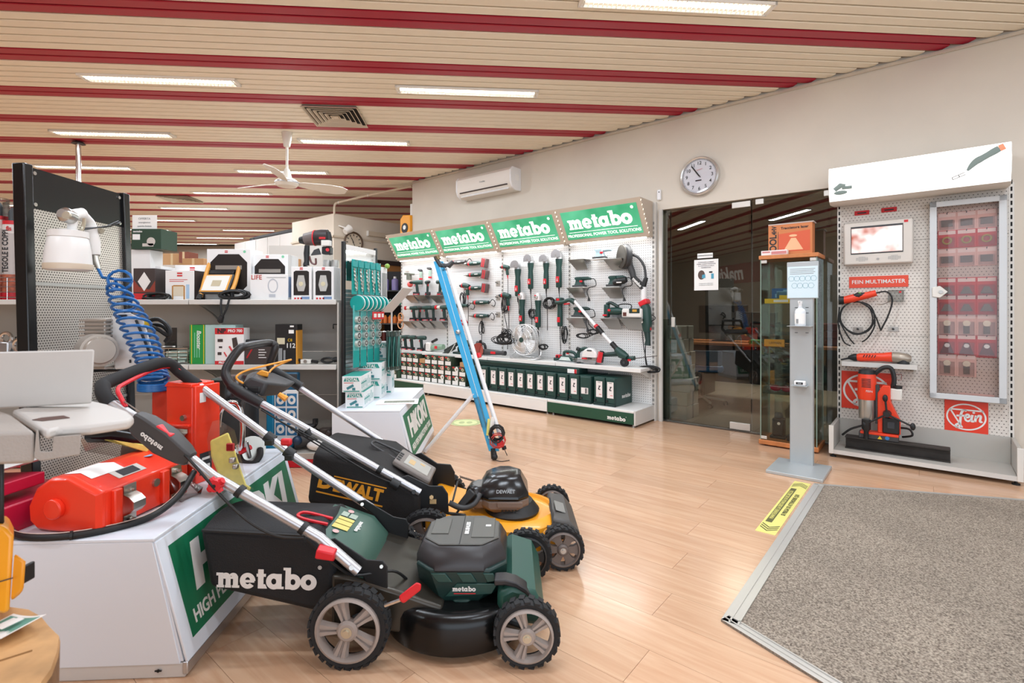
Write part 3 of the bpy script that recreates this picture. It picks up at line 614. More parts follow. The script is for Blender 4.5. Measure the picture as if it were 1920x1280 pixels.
for i, (px, w) in enumerate([(780, .23), (801, .23), (827, .2)]): tray(px, 554, 'steel tool tray under the upper cordless drills, %s from the far end' % ordn[i], w)
for i, (px, w) in enumerate([(776, .19), (793, .19), (811, .2), (832, .22)]): tray(px, 602, 'steel tool tray under the lower cordless drills, %s from the far end' % ordn[i], w)
tray(1093, 488, 'empty steel tool tray, highest beside the middle upright'); tray(1161, 487, 'steel tool tray under the pale blue sander', .22)
tray(1090, 540, 'steel tool tray under the small green palm sander'); tray(1158, 540, 'steel tool tray under the black bag sander', .22)
tray(1090, 596, 'steel tool tray behind the white pole, under the flat sander', .22); tray(1155, 597, 'steel tool tray under the green jigsaw', .22); tray(1195, 597, 'wide steel tool tray under the white belt sander', .26, h=.12)
for i, (px, py, rz, bt, ns) in enumerate([(781, 553, 40, 'red', 'chuck'), (802, 553, 150, 'red', 'impact'), (826, 553, 170, 'grey', 'chuck')]):
    drill(wfp(px, py, .11, rz), 'cordless pistol drill standing on an upper tray, %s from the far end' % ordn[i], bt, ns)
for i, (px, rz, ns) in enumerate([(775, 20, 'collar'), (787, 160, 'chuck'), (799, 30, 'impact'), (812, -20, 'chuck'), (832, 10, 'collar')]):
    drill(wfp(px, 601, .115, rz), 'cordless pistol drill on the lower trays, %s from the far end' % ordn[i], 'red', ns)
for i, (s, rz, ns) in enumerate([(6.62, 15, 'collar'), (6.47, 5, 'chuck'), (6.25, 10, 'chuck')]):
    drill(wf(s, .2, .562, rz), 'cordless drill standing on the white shelf, %s from its far end' % ordn[i], 'red', ns)
for i, (px, py) in enumerate([(792, 517), (809, 514)]):
    t = thing('pocket_driver', 'small cordless pocket driver hung high on the pegboard, %s from the far end' % ordn[i], 'driver', wfp(px, py, .03), 'pocket drivers on the pegboard')
    part('grip', B().loft([[(x * k, y * k - .03, z) for x, y in ((-.018, -.018), (.018, -.018), (.018, .018), (-.018, .018))] for z, k in ((-.045, 1), (.03, .9), (.06, 1))]), mat('pale_green', '#9fb5a8', .4), t, .006)
    part('motor_housing', B().lathe([(.018, 0), (.022, .02), (.018, .07), (.008, .09)], T((.02, -.03, .075)) @ RY(-78), 10), dgrey, t); part('battery_cap', B().bx(-.019, .019, -.05, -.01, -.06, -.035), red, t, .004)
t = thing('hole_saw_display', 'red tipped hole saw tool at the far edge of the tool wall', 'tool', wfp(767, 527, .1))
part('body', B().cyl((-.1, 0, .12), (.12, 0, .1), .018, .014).bx(-.03, .03, -.03, .03, .02, .12), mat('tool_khaki', '#6f7468', .5), t, .004); part('end_cap', B().ball((.05, -.02, -.05), .045), mat('coral', '#f0655f', .4), t); part('head', B().bx(-.05, .05, -.05, .0, .14, .2), offw, t, .008)
t = thing('bow_ornament', 'orange and white ribbon loop hung at the far end of the tool wall', 'loop', wfp(757, 600, .0))
part('loop_band', B().ring((0, -.06, .05), .06, .008).ring((0, -.06, -.06), .07, .008), mat('ribbon_orange', '#e0a070', .5), t)
# horizontal battery tools on hooks, third bay
def long_tool(M, label, L=.3, batt=True, corded=False, col=None, head=steel):
    t = thing('hand_tool', label, 'power tool', M, 'long hand tools hooked on the pegboard'); m = col or mgreen
    part('body', B().lathe([(.02, -L * .5), (.027, -L * .4), (.03, -L * .1), (.026, L * .2), (.021, L * .34), (.024, L * .42)], T((0, -.05, 0)) @ RY(90), 12), m, t)
    part('nose', B().lathe([(.027, 0), (.024, .03), (.012, .06), (.006, .1)], T((-L * .5, -.05, 0)) @ RY(-90), 10), head, t)
    part('collar', B().lathe([(.0285, 0), (.0295, .03)], T((-L * .42, -.05, 0)) @ RY(90), 12), red, t)
    if batt:
        Mb = T((L * .5, -.05, 0)) @ RY(12); bt = part('battery', B().bx(-.025, .065, -.035, .035, -.06, .06), mat('battery_grey', '#5d4b49', .5), t, .008, M=Mb)
        part('battery_stripe', B().bx(-.0, .014, -.0365, .0365, -.058, .058).bx(.03, .044, -.0365, .0365, -.058, .058), red, bt)
    else:
        part('cord_sleeve', B().cyl((L * .42, -.05, 0), (L * .52, -.05, .004), .012, .006, 8), black, t)
        cord(smooth([(L * .5, -.05, .004), (L * .62, -.04, .04), (L * .74, -.03, .0), (L * .66, -.02, -.05), (L * .5, -.02, -.04)]), t, .005)
    part('lettering', B().box((.02, -.0805, .004), (.06, .001, .012)), printw, t)
    if corded: part('cord_bundle', B().tube(coil((-.02, -.03, -.16), .025, .08, 4, 3), .005, 5), cable, t); cord([(0, -.045, -.02), (-.01, -.03, -.1)], t); cord([(-.02, -.03, -.22), (-.03, -.02, -.38)], t)
    part('hook', B().cyl((0, 0, -.035), (0, -.07, -.035), .003, n=6), steel, t); return t
long_tool(wfp(896, 494, .034), 'battery hand tool with grey battery, highest of the three stacked battery tools', .3)
long_tool(wfp(898, 515, .034), 'battery hand tool with red striped battery, middle of the three stacked battery tools', .28)
long_tool(wfp(898, 540, .034), 'battery hand tool with red striped battery, lowest of the three stacked battery tools', .28)
long_tool(wfp(908, 567, .034), 'corded straight grinder hooked below the three battery tools', .3, False)
long_tool(wfp(908, 592, .034), 'corded green heat gun shape tool with dangling tied cord', .28, False, True)
long_tool(wfp(868, 573, .034), 'corded green rotary tool behind the white pole', .34, False)
long_tool(wfp(866, 492, .034), 'dark slim tool clipped behind the tops of the poles', .3, False, col=dgrey)
def pistol(M, label, sc=1.0, bundle=True):
    t = thing('pistol_drill', label, 'drill', M, 'corded pistol drills hung on the pegboard')
    part('motor_housing', B().lathe([(.03, -.09), (.034, -.07), (.033, .02), (.02, .05)], T((0, -.05, 0)) @ RY(-75), 12), mgreen, t)
    part('chuck', B().lathe([(.02, 0), (.02, .03), (.008, .055)], T((-.05, -.05, -.013)) @ RY(-75), 10), black, t); part('collar', B().lathe([(.034, 0), (.034, .02)], T((-.02, -.05, -.004)) @ RY(-75), 12), red, t)
    part('grip', B().loft([[(x + z * -.15, y - .05, z) for x, y in ((.02, -.016), (.06, -.016), (.06, .016), (.02, .016))] for z in (-.14, -.08, 0)]), mgreen, t, .006)
    part('cord_sleeve', B().cyl((.06, -.05, -.14), (.068, -.05, -.2), .01, .006, 8), red, t); cord(smooth([(.068, -.05, -.2), (.06, -.04, -.45), (.03, -.03, -.7)]), t)
    part('trigger', B().box((.015, -.05, -.05), (.012, .012, .03)), red, t)
    if bundle: part('cord_bundle', B().tube(coil((-.05, -.03, -.2), .03, .09, 5, 4), .005, 5), cable, t); cord([(-.0, -.05, -.05), (-.04, -.03, -.12)], t)
    if sc != 1: t.scale = (sc, sc, sc)
    return t
pistol(wfp(876, 535, .034), 'corded pistol drill with bunched cord, behind the white pole')
pistol(wfp(951, 553, .034), 'corded pistol drill with red collar hung beside the grinders', bundle=False)
pistol(wfp(950, 500, .034), 'small pale corded drill hung high beside the grinders', .8, False)
for i, (px, py) in enumerate([(934, 531), (934, 558), (934, 590)]):
    t = thing('peg_hook', 'small square steel peg hook plate with black tip, %s from the top' % ordn[i], 'hook', wfp(px, py, .032), 'empty peg hook plates')
    part('plate', B().bx(-.035, .035, -.004, 0, -.035, .035), mat('plate_grey', '#a9a39b', .4, .3), t, .002); part('prong', B().cyl((0, -.004, 0), (.02, -.08, .01), .005, n=6), black, t)
t = thing('brand_plate', 'red brand plate fixed on the pegboard between the poles', 'sign', wfp(868, 604, .032)); part('plate', B().prism([(-.1, -.035), (.06, -.04), (.1, 0), (.06, .04), (-.1, .03)], -.006, 0), printr, t); text('lettering', 'metabo', .035, front(-.01, -.0075, 0, -3), printw, t, .001)
# tools lying on the white shelf
def shelf_at(px, d): return wf(onw(px, 655, d)[0], d, .562)
t = thing('cut_off_grinder', 'large angle grinder with red disc lying on the shelf before the cords', 'grinder', shelf_at(908, .2))
part('body', B().lathe([(.036, 0), (.04, .06), (.034, .2), (.026, .32), (.03, .38)], T((-.02, 0, .05)) @ RY(90), 14), dgrey, t); part('gear_head', B().ball((-.05, 0, .055), (.05, .05, .05)), alu, t); part('disc', B().cyl((-.06, -.045, .07), (-.06, -.052, .07), .085, n=24), mat('disc_red', '#9c4a3c', .6), t); part('guard', B().lathe([(.09, 0), (.095, 0), (.095, .03), (.09, .03)], T((-.06, -.03, .07)) @ RX(90), 18, R(60), R(270)), mat('guard_red', '#8f3a30', .5), t)
part('side_handle', B().cyl((-.05, 0, .1), (-.05, -.02, .2), .016, .02, 10), black, t); part('switch_panel', B().bx(.14, .22, -.035, -.02, .035, .065), red, t)
t = thing('hose_nozzle', 'black dust hose nozzle standing up on the shelf', 'nozzle', shelf_at(905, .1)); part('tube', B().tube(smooth([(.03, 0, 0), (.05, 0, .06), (.03, 0, .14), (-.06, 0, .15)]), .018, 10), black, t); part('mouth', B().cyl((-.06, 0, .15), (-.1, 0, .15), .024, .028, 12), dgrey, t)
t = thing('wall_chaser', 'white and green wall chaser with black side handle on the shelf', 'power tool', shelf_at(812, .2))
part('body', B().lathe([(.04, 0), (.045, .1), (.036, .24)], T((-.02, 0, .055)) @ RY(84), 14), mat('sage', '#7f9a84', .4), t); part('head', B().box((-.06, 0, .07), (.1, .11, .13)), mat('head_pale', '#d9d5cf', .4), t, .02); part('disc_cover', B().cyl((-.11, -.02, .06), (-.11, .03, .06), .065, n=18), dgrey, t); part('side_handle', B().cyl((-.02, 0, .14), (.1, -.02, .18), .018, .02, 10), black, t); part('badge', B().bx(.08, .13, -.046, -.04, .05, .09), red, t)
t = thing('leaf_bag', 'pair of long dark sander bags lying on the shelf by the blue pole', 'bag', shelf_at(842, .24))
for q in (0, .05): part('bag', B().loft([[(x, -.02 + q + y, .02 + q + x * .45 + z) for y, z in ((-.02, -.02), (.02, -.02), (.02, .03), (-.02, .03))] for x in (-.12, .14)]), mat('bag_dark', '#2c302c', .8), t, .012)
part('strap', B().tube(smooth([(.15, -.03, .14), (.1, -.05, .05), (.05, -.05, -.0)]), .005, 6), offw, t)
t = thing('mitre_saw', 'small green table top saw half hidden behind the poles', 'saw', shelf_at(872, .17))
part('base', B().bx(-.14, .14, -.1, .1, 0, .03), dgreen, t, .006); part('arm', B().tube(smooth([(-.1, 0, .03), (-.06, 0, .12), (.04, 0, .16), (.1, -.02, .12)]), [.03, .04, .045, .035] * 3 + [.03], 10), mgreen, t); part('blade_guard', B().cyl((.02, -.03, .09), (.02, .0, .09), .07, n=18), alu, t); part('knob', B().ball((-.02, -.02, .2), .035), red, t); part('motor', B().cyl((-.02, 0, .1), (-.02, .09, .1), .05, n=14), mgreen, t)
# chrome fan
t = thing('floor_fan', 'round chrome floor fan with wire guard standing on the white shelf', 'fan', wf(onw(985, 640, .22)[0], .2, .562))
FR = .185; FZ = .235
wire = mat('chrome_wire', '#ececec', .32, .9); g = part('guard', B().ring((0, -.06, FZ), FR, .005, n=36).ring((0, -.0, FZ), FR, .005, n=36).ring((0, .06, FZ), FR * .95, .004, n=36), wire, t)
sp = B()
for i in range(40):
    a = 2 * PI * i / 40; c, s = math.cos(a), math.sin(a); sp.tube([(.035 * c, -.095, FZ + .035 * s), (FR * .6 * c, -.1, FZ + FR * .6 * s), (FR * c, -.06, FZ + FR * s)], .0016, 4)
for rr in (.5, .78): sp.ring((0, -.1 if rr < .6 else -.09, FZ), FR * rr, .0018, n=32, k=4)
part('spokes', sp, wire, g)
part('badge', B().lathe([(.03, .0), (.03, .008)], T((0, -.098, FZ)) @ RX(90), 18), mgreen, t); part('motor', B().cyl((0, -.02, FZ), (0, .1, FZ), .06, .05, 16), lgrey, t)
for i in range(4):
    a = i * PI / 2 + .5; M_ = T((0, -.045, FZ)) @ Matrix.Rotation(a, 4, 'Y'); part('blade', B().loft([[(x, y + (z - .09) * .25 * q, z) for x, y in ((-.02 - z * .35, .02), (.02 + z * .35, -.02), (.02 + z * .35, -.018), (-.02 - z * .35, .022))] for z, q in ((.03, 0), (.1, 0), (.165, 0))], M_), mat('blade_alu', '#d5d5d3', .4, .6), t)
part('stand', B().tube(smooth([(-.2, .04, FZ), (-.2, .02, .06), (-.17, -.1, .01), (.17, -.1, .01), (.2, .02, .06), (.2, .04, FZ)]), .009, 8).tube([(-.15, .12, .01), (.15, .12, .01)], .009, 8).tube([(-.19, -.04, .012), (-.15, .12, .012)], .008, 8).tube([(.19, -.04, .012), (.15, .12, .012)], .008, 8), wire, t)
# right bay
def sander(M, label, bag=False, col=mgreen, flat=False, cordy=True):
    t = thing('palm_sander', label, 'sander', M, 'palm sanders on steel trays')
    part('pad', B().bx(-.1, .08, -.05, .05, 0, .012), lgrey, t, .003); part('skirt', B().bx(-.085, .065, -.042, .042, .012, .035), dgrey, t, .006)
    part('body', B().loft([[(x * k + o, y * k, z) for x, y in ((-.06, -.04), (.045, -.04), (.06, 0), (.045, .04), (-.06, .04), (-.075, 0))] for z, k, o in ((.035, .95, 0), (.06, .8, 0), (.085, .7, 0), (.105, .85, -.005), (.12, .8, -.01), (.128, .5, -.01))]), col, t)
    part('grip', B().tube([(.02, 0, .105), (.1, 0, .108), (.14, 0, .1)], [.024, .02, .012], 10), col, t); part('switch', B().box((.03, -.034, .075), (.035, .012, .022)), red, t, .003)
    if bag: part('dust_box', B().lathe([(.03, 0), (.037, .02), (.037, .12), (.028, .15)], T((.02, -.05, .05)) @ RY(80), 12), black, t); part('lettering', B().box((.1, -.0885, .05), (.06, .001, .012)), printw, t)
    if cordy: cord(smooth([(.14, 0, .1), (.2, -.02, .09), (.22, -.03, .02), (.14, -.04, .0), (.12, -.05, -.05), (.14, -.05, -.11)]), t, .005); part('plug', B().cyl((.14, -.05, -.11), (.145, -.05, -.15), .009, .018, 8), black, t)
    return t
sander(wfp(1088, 540, .12), 'small green palm sander with red switch on a steel tray')
sander(wfp(1152, 539, .12), 'green palm sander with black dust box on a steel tray', True)
sander(wfp(1086, 596, .12), 'flat green sander half behind the white pole', False, dgreen)
sander(wfp(1126, 487, .12), 'pale blue sander standing highest on a steel tray', False, mat('pale_blue', '#a9c4cc', .4), cordy=False)
t = thing('jigsaw', 'dark green jigsaw lying on its tray above the shelf', 'jigsaw', wfp(1150, 596, .12))
part('base_plate', B().bx(-.1, .06, -.035, .035, 0, .006), steel, t); part('body', B().lathe([(.03, 0), (.04, .03), (.042, .12), (.03, .17)], T((-.06, 0, .075)) @ RY(90), 12), mgreen, t); part('gear_housing', B().bx(-.105, -.05, -.032, .032, .006, .15), mgreen, t, .014); part('switch', B().box((-.03, -.042, .085), (.03, .01, .025)), red, t, .003); part('shoe_lever', B().box((-.085, -.036, .03), (.05, .012, .018)), red, t, .003); cord(smooth([(.11, 0, .07), (.2, -.02, .08), (.22, -.02, .14), (.1, 0, .15), (.02, 0, .12)]), t, .006); part('grip', B().tube(smooth([(-.08, 0, .15), (-.03, 0, .165), (.06, 0, .12)]), .018, 8), dgreen, t)
t = thing('belt_sander', 'white and green belt sander on the widest steel tray', 'sander', wfp(1190, 596, .13))
part('body', B().bx(-.13, .1, -.05, .05, .0, .1), mat('body_pale', '#e0ddd8', .4), t, .018); part('roller_window', B().bx(-.11, -.07, -.052, -.048, .02, .06), mat('maroon_dark', '#5b2a22', .5), t); part('belt', B().bx(-.04, .08, -.054, -.046, .05, .1), dgreen, t, .004); part('belt_stripe', B().bx(.0, .05, -.056, -.05, .065, .09), mat('mustard', '#c9963b', .5), t)
t = thing('drywall_sander', 'long neck drywall sander with round black head on the tool wall edge', 'sander', wf(onw(1212, 600, .1)[0], .1, 1.05))
X0, Z0 = onw(1212, 600, .1)
def q(px, py, d=.0): s, z = onw(px, py, .1 + d); return V((X0 - s, -d, z - 1.05))
hd = RZ(70); c = q(1170, 481)
part('head', B().lathe([(.12, -.02), (.135, -.005), (.135, .03), (.11, .05), (.05, .06)], T(c) @ RZ(51) @ RY(90), 26), dgrey, t); part('pad', B().cyl((0, 0, -.022), (0, 0, -.035), .125, n=26, M=T(c) @ RZ(51) @ RY(90)), mat('pad_dark', '#4b463f', .8), t)
part('yoke', B().tube([c + V((.07, -.03, .05)), q(1180, 495), q(1186, 512), q(1188, 520)], [.03, .035, .034, .03], 10), dgrey, t)
arm = B(); p, r_ = q(1186, 518), q(1208, 541); arm.tube([p, r_], [.032, .036], 4); part('arm', arm, black, t, .004); part('elbow', B().tube([q(1204, 542), q(1212, 520)], [.035, .022], 8), black, t)
am = (p + r_) / 2; dv = (r_ - p).normalized(); text('lettering', 'metabo', .042, frame(am + V((0, -.036, 0)), dv, V((0, -1, 0)).cross(dv)), printw, t, .002)
part('dust_hose', B().tube(smooth([q(1180, 476), q(1196, 482), q(1208, 500), q(1211, 524)]), .014, 8), dgrey, t)
part('tube', B().tube([q(1207, 538), q(1207, 566)], .03, 12), white, t); part('clamp_lever', B().bx(-.05, .05, -.05, .05, -.03, .025, T(q(1208, 567)) @ RY(-25)), red, t, .012)
part('body', B().tube([q(1207, 568), q(1211, 578), q(1213, 606), q(1213, 622)], [.04, .052, .055, .04], 12), mgreen, t); part('lettering', B().box(q(1210, 597) + V((-.01, -.056, 0)), (.014, .001, .09)), printw, t); part('grip', B().tube([q(1213, 620), q(1215, 638), q(1214, 647)], [.034, .026, .034], 10), dgreen, t); part('trigger', B().box(q(1219, 615), (.02, .03, .04)), red, t); cord(smooth([q(1204, 620), q(1207, 650), q(1212, 676), q(1214, 692)]), t)
cord(smooth([q(1222, 590), q(1229, 596), q(1222, 602)]), t)
t = thing('pole_trimmer', 'white pole hedge trimmer leaning across the pegboard above the shelf', 'trimmer', wf(onw(1165, 690, .2)[0], .2, .562))
X0, Z0 = onw(1165, 690, .2)
def q(px, py, d=.2): s, z = onw(px, py, d); return V((X0 - s, .2 - d, z - .562))
part('upper_pole', B().tube([q(1076, 563, .13), q(1117, 611, .16)], .019, 12), white, t); part('red_collar', B().tube([q(1117, 610, .16), q(1120, 613.5, .165)], .026, 12), red, t); part('joint', B().tube([q(1120, 613, .165), q(1130, 625, .17)], .027, 12), black, t)
part('lower_pole', B().tube([q(1130, 625, .17), q(1149, 646, .19)], .019, 12), white, t); part('lower_joint', B().tube([q(1147, 643, .19), q(1160, 658, .2)], .027, 12), black, t)
part('top_grip', B().tube(smooth([q(1042, 567, .13), q(1056, 566, .13), q(1068, 562, .13), q(1077, 566, .13)]), [.022] * 9 + [.03] * 3 + [.034], 10), mgreen, t); part('trigger', B().tube([q(1058, 570, .13), q(1068, 569, .13)], .01, 8), red, t)
part('gear_housing', B().tube([q(1156, 654, .2), q(1166, 664, .2), q(1176, 670, .2)], [.034, .05, .035], 10), mgreen, t); part('motor_tube', B().tube([q(1132, 665, .2), q(1158, 663, .2)], [.022, .028], 10), dgreen, t); part('battery', B().tube([q(1129, 658, .2), q(1125, 679, .2)], [.036, .04], 4), black, t, .01); part('battery_stripe', B().tube([q(1126.5, 660, .235), q(1122.5, 679, .235)], .03, 4), red, t)
w = q(1171, 678, .22); w.z = .044; part('wheel', B().cyl(w + V((0, -.015, 0)), w + V((0, .015, 0)), .044, n=18), rubber, t); part('hub', B().cyl(w + V((0, -.02, 0)), w + V((0, .018, 0)), .014, n=10), dgrey, t)
part('cutter_bar', B().tube([q(1178, 673, .2), q(1232, 667, .2)], [.012, .008], 6, flat=.4), mat('bar_brown', '#4b403a', .5, .5), t); part('blade_guard', B().tube([q(1176, 672, .19), q(1190, 671, .2)], .022, 8), mgreen, t); part('red_switch', B().box(q(1180, 675, .22), (.03, .02, .02)), red, t)
t = thing('circular_saw', 'white circular saw with green grip standing on the shelf', 'saw', wf(onw(1103, 688, .2)[0], .2, .562))
part('base_plate', B().bx(-.16, .13, -.07, .07, .025, .031), alu, t); part('blade', B().cyl((.03, -.015, .055), (.03, -.011, .055), .082, n=30), steel, t); part('upper_guard', B().lathe([(.03, 0), (.095, 0), (.1, .01), (.1, .055), (.085, .07), (.03, .07)], T((.03, .03, .075)) @ RX(90), 22, R(0), R(180)), mat('saw_white', '#e3e0dc', .35), t, .004)
part('lower_guard', B().lathe([(.085, 0), (.088, 0), (.088, .03), (.085, .03)], T((.03, .0, .055)) @ RX(90), 18, R(185), R(350)), alu, t); part('motor', B().cyl((.03, .02, .08), (.03, .12, .08), .05, n=14), dgrey, t); part('rear_grip', B().tube(smooth([(-.13, 0, .06), (-.12, 0, .13), (-.05, 0, .165), (.0, 0, .15)]), [.02] * 13, 10), mgreen, t); part('front_knob', B().cyl((-.1, -.01, .15), (-.14, -.01, .16), .022, n=10), black, t); part('lettering', B().box((.04, -.0455, .15), (.06, .001, .012)), ink, t); part('red_lock', B().box((-.02, -.05, .06), (.06, .015, .014)), red, t); part('guide_rail', B().cyl((-.16, -.075, .05), (.14, -.075, .05), .004, n=6), steel, t); part('hub', B().cyl((.03, -.022, .055), (.03, -.01, .055), .022, n=14), mat('hub_brown', '#6a5558', .4), t)
t = thing('hand_planer', 'green electric planer with loop grip on the shelf', 'planer', wf(onw(1064, 690, .22)[0], .2, .562))
part('sole', B().bx(-.14, .14, -.04, .04, 0, .012), alu, t, .002); part('body', B().loft([[(x, y, z) for x, z in ((-.12, .012), (.1, .012), (.1, .05), (.02, .075), (-.09, .07))] for y in (-.038, .038)]), mgreen, t, .01); part('side_panel', B().loft([[(x, y, z) for x, z in ((-.11, .02), (.06, .02), (.03, .06), (-.07, .06))] for y in (-.044, -.038)]), mat('planer_pale', '#c9d3cd', .4), t, .003); part('grip', B().tube(smooth([(-.06, 0, .07), (-.05, 0, .115), (.03, 0, .12), (.09, 0, .1), (.1, 0, .05)]), .017, 10), mgreen, t); part('trigger', B().box((-.01, 0, .098), (.03, .012, .014)), red, t); part('lettering', B().box((-.03, -.045, .035), (.05, .001, .01)), printw, t)
t = thing('laser_level', 'small red and green tool beside the planer on the shelf', 'tool', wf(onw(1040, 672, .22)[0] + .01, .12, .562)); part('base', B().bx(-.05, .05, -.04, .04, 0, .035), mgreen, t, .006); part('cap', B().bx(-.03, .03, -.03, .03, .035, .07), red, t, .006); part('dial', B().cyl((0, -.032, .052), (0, -.036, .052), .012, n=10), black, t)
t = thing('hanging_pole_saw', 'corded grinder with green head hung behind the trimmer grip', 'grinder', wfp(1054, 580, .034)); part('body', B().lathe([(.028, -.2), (.033, -.18), (.033, -.05), (.03, .04), (.036, .08)], T((0, -.045, 0)), 14), mgreen, t); part('gear_head', B().bx(-.04, .04, -.09, -.01, .08, .14), mgreen, t, .012); part('badge', B().bx(-.02, .02, -.093, -.09, .1, .13), red, t); part('switch_panel', B().bx(-.018, .018, -.082, -.07, -.15, -.09), red, t); cord([(0, -.045, -.2), (.0, -.03, -.5), (-.03, -.03, -.66)], t); part('cord_bundle', B().tube(coil((.05, -.03, -.3), .025, .09, 5, 8), .005, 5), cable, t)
# ------------------------------------------------------------------ orange tool bay by the entrance
FS = .58
bay = thing('tool_display_bay', 'freestanding pegboard display bay with open grey plinth tray at the right', 'display', wf(FS, 0, 0))
def fx(s): return FS - s
peg2 = pattern('pegboard_warm', '#d9d2c9', '#6b635b', .025, .16, .5, 0, True)
zz = [.06, .56, .95, 1.325, 1.7, 2.05]
for j in range(5): part('back_panel', B().bx(fx(1.085), fx(.075), -.03, -.012, zz[j] + .001, zz[j + 1] - .001), peg2, bay)
for s in (1.098, .062):
    u_ = part('upright', B().bx(fx(s) - .014, fx(s) + .014, -.034, -.002, .0, 2.06), offw, bay); b = B()
    for k in range(38): b.bx(fx(s) - .005, fx(s) + .005, -.036, -.0335, .2 + k * .05, .23 + k * .05)
    part('slots', b, slot, u_)['kind'] = 'stuff'
for s in (1.108, .052): c_ = part('end_cheek', B().loft([[(fx(s) + o, y, z) for y, z in ((-.035, .06), (-.4, .03), (-.4, .245), (-.035, .25))] for o in (-.012, .012)]), shelfgrey, bay, .004); part('front_cap', B().bx(fx(s) - .016, fx(s) + .016, -.412, -.4, .03, .25), offw, c_, .003)
part('tray', B().bx(fx(1.095), fx(.065), -.4, -.035, .045, .06), shelfgrey, bay, .003); part('tray_lip', B().bx(fx(1.095), fx(.065), -.405, -.398, .03, .062), lgrey, bay); part('back_board', B().bx(fx(1.094), fx(.066), -.045, -.032, .06, .25), shelfgrey, bay)
for s in (1.1, .07):
    for y in (-.37, -.06): part('foot', B().cyl((fx(s), y, 0), (fx(s), y, .04), .008, n=8).cyl((fx(s), y, 0), (fx(s), y, .01), .022, n=10), black, bay)
t = thing('light_box', 'glowing white light box header above the orange tool bay', 'light box', wf(.61, 0, 2.0))
pr = [(-.039, .02), (-.26, .0), (-.31, .02), (-.345, .09), (-.36, .17), (-.35, .275), (-.039, .275)]
part('housing', B().loft([[(x, y, z) for y, z in pr] for x in (-.525, .525)]), offw, t, .003)
fr = pr[2:6]; lbm = mat('lit_panel', '#fffdf8', .5, emit=1.05)
part('lit_panel', B().loft([[(x, y - .003, z) for y, z in fr] + [(x, y + .004, z) for y, z in fr[::-1]] for x in (-.52, .52)]), lbm, t)
ghost = mat('print_ghost', '#f2efe4', .5, emit=.95)
F1 = frame((.36, -.362, .165), (1, 0, 0), (0, -.01, .2)); tp = part('tool_print', B().tube(smooth([(-.06, -.05, .0), (-.02, .0, 0), (.03, .03, 0), (.1, .07, 0)]), [.006, .01, .014, .018, .02, .022, .022, .02, .02, .02, .022, .022, .02], 8, flat=.15), mat('lit_tool_grey', '#6f7c76', .5, emit=.25), t, M=F1 @ T((0, 0, .02)))
part('tip_print', B().tube([(.1, .07, 0), (.125, .08, 0)], .021, 8, flat=.15), mat('lit_tool_orange', '#e0805e', .5, emit=.5), tp); part('blade_print', B().tube([(-.14, -.085, 0), (-.075, -.06, 0)], .002, 4).tube([(-.135, -.1, 0), (-.07, -.075, 0)], .002, 4).tube([(-.14, -.085, 0), (-.135, -.1, 0)], .002, 4).tube([(-.105, -.072, 0), (-.1, -.088, 0)], .002, 4), ink, tp)
F2 = frame((-.44, -.35, .10), (1, 0, 0), (0, -.02, .2)); tp = part('tool_print', B().ball((0, -.025, 0), (.045, .016, .003)).tube([(-.04, .0, 0), (.0, .03, 0), (.03, .02, 0)], [.016, .02, .016], 8, flat=.15).tube([(.01, .01, 0), (.075, .008, 0)], .012, 8, flat=.15), MATS['lit_tool_grey'], t, M=F2 @ T((0, 0, .022)))
b = B()
for a0, a1, z0, z1 in ((-.1, .1, .0, .006), (-.1, .1, .1, .106), (-.1, -.094, 0, .106), (.094, .1, 0, .106)): rect(b, a0, a1, z0, z1)
ann(b, 0, .053, .075, .045, .065, .037); part('faint_print', b, ghost, t, M=frame((0, -.362, .1), (1, 0, 0), (0, -.01, .2)))
area(tuple(wp(.6, .45, 2.12)), (RZ(WA) @ RX(-60)).to_euler(), .9, .2, 6, (1, 1, 1))
def rec(px0, py0, px1, py1, d):           # centre and half sizes of an upright rectangle on the bay from two opposite picture corners
    a, b_ = onw(px0, py0, d), onw(px1, py1, d); return wf((a[0] + b_[0]) / 2, d, (a[1] + b_[1]) / 2), abs(a[0] - b_[0]) / 2, abs(a[1] - b_[1]) / 2
# monitor
t = thing('screen_monitor', 'white framed video monitor with two speaker grilles on the orange tool bay', 'monitor', wfp(1646, 456, .035)); w, h = .225, .172
part('bezel', B().bx(-w, w, -.075, 0, -h, h), mat('bezel_pale', '#d5cdc3', .45), t, .012); part('screen_edge', B().bx(-w + .05, w - .06, -.0775, -.07, -h + .085, h - .035), dgrey, t)
scm = mat('screen_picture', '#d8c4bd', .15, emit=.35); nt = scm.node_tree; tc = nt.nodes.new('ShaderNodeTexCoord'); gr = nt.nodes.new('ShaderNodeTexNoise'); gr.inputs['Scale'].default_value = 7
cr = nt.nodes.new('ShaderNodeValToRGB'); cr.color_ramp.elements[0].position = .32; cr.color_ramp.elements[0].color = lin('#b9604c'); cr.color_ramp.elements[1].position = .5; cr.color_ramp.elements[1].color = lin('#efe2dc')
nt.links.new(tc.outputs['Object'], gr.inputs[0]); nt.links.new(gr.outputs[0], cr.inputs[0]); nt.links.new(cr.outputs[0], nt.nodes['Principled BSDF'].inputs['Emission Color']); nt.links.new(cr.outputs[0], nt.nodes['Principled BSDF'].inputs['Base Color'])
part('screen', B().bx(-w + .055, w - .065, -.0785, -.077, -h + .095, h - .05), scm, t)
for q in (-.1, .11):
    b = B()
    for i in range(-4, 5):
        for j in range(-2, 3):
            if i * i / 20 + j * j / 6 < 1: b.bx(q + i * .009 - .0025, q + i * .009 + .0025, -.0765, -.0745, -h + .045 + j * .008 - .002, -h + .045 + j * .008 + .002)
    part('speaker_grille', b, printg, t)
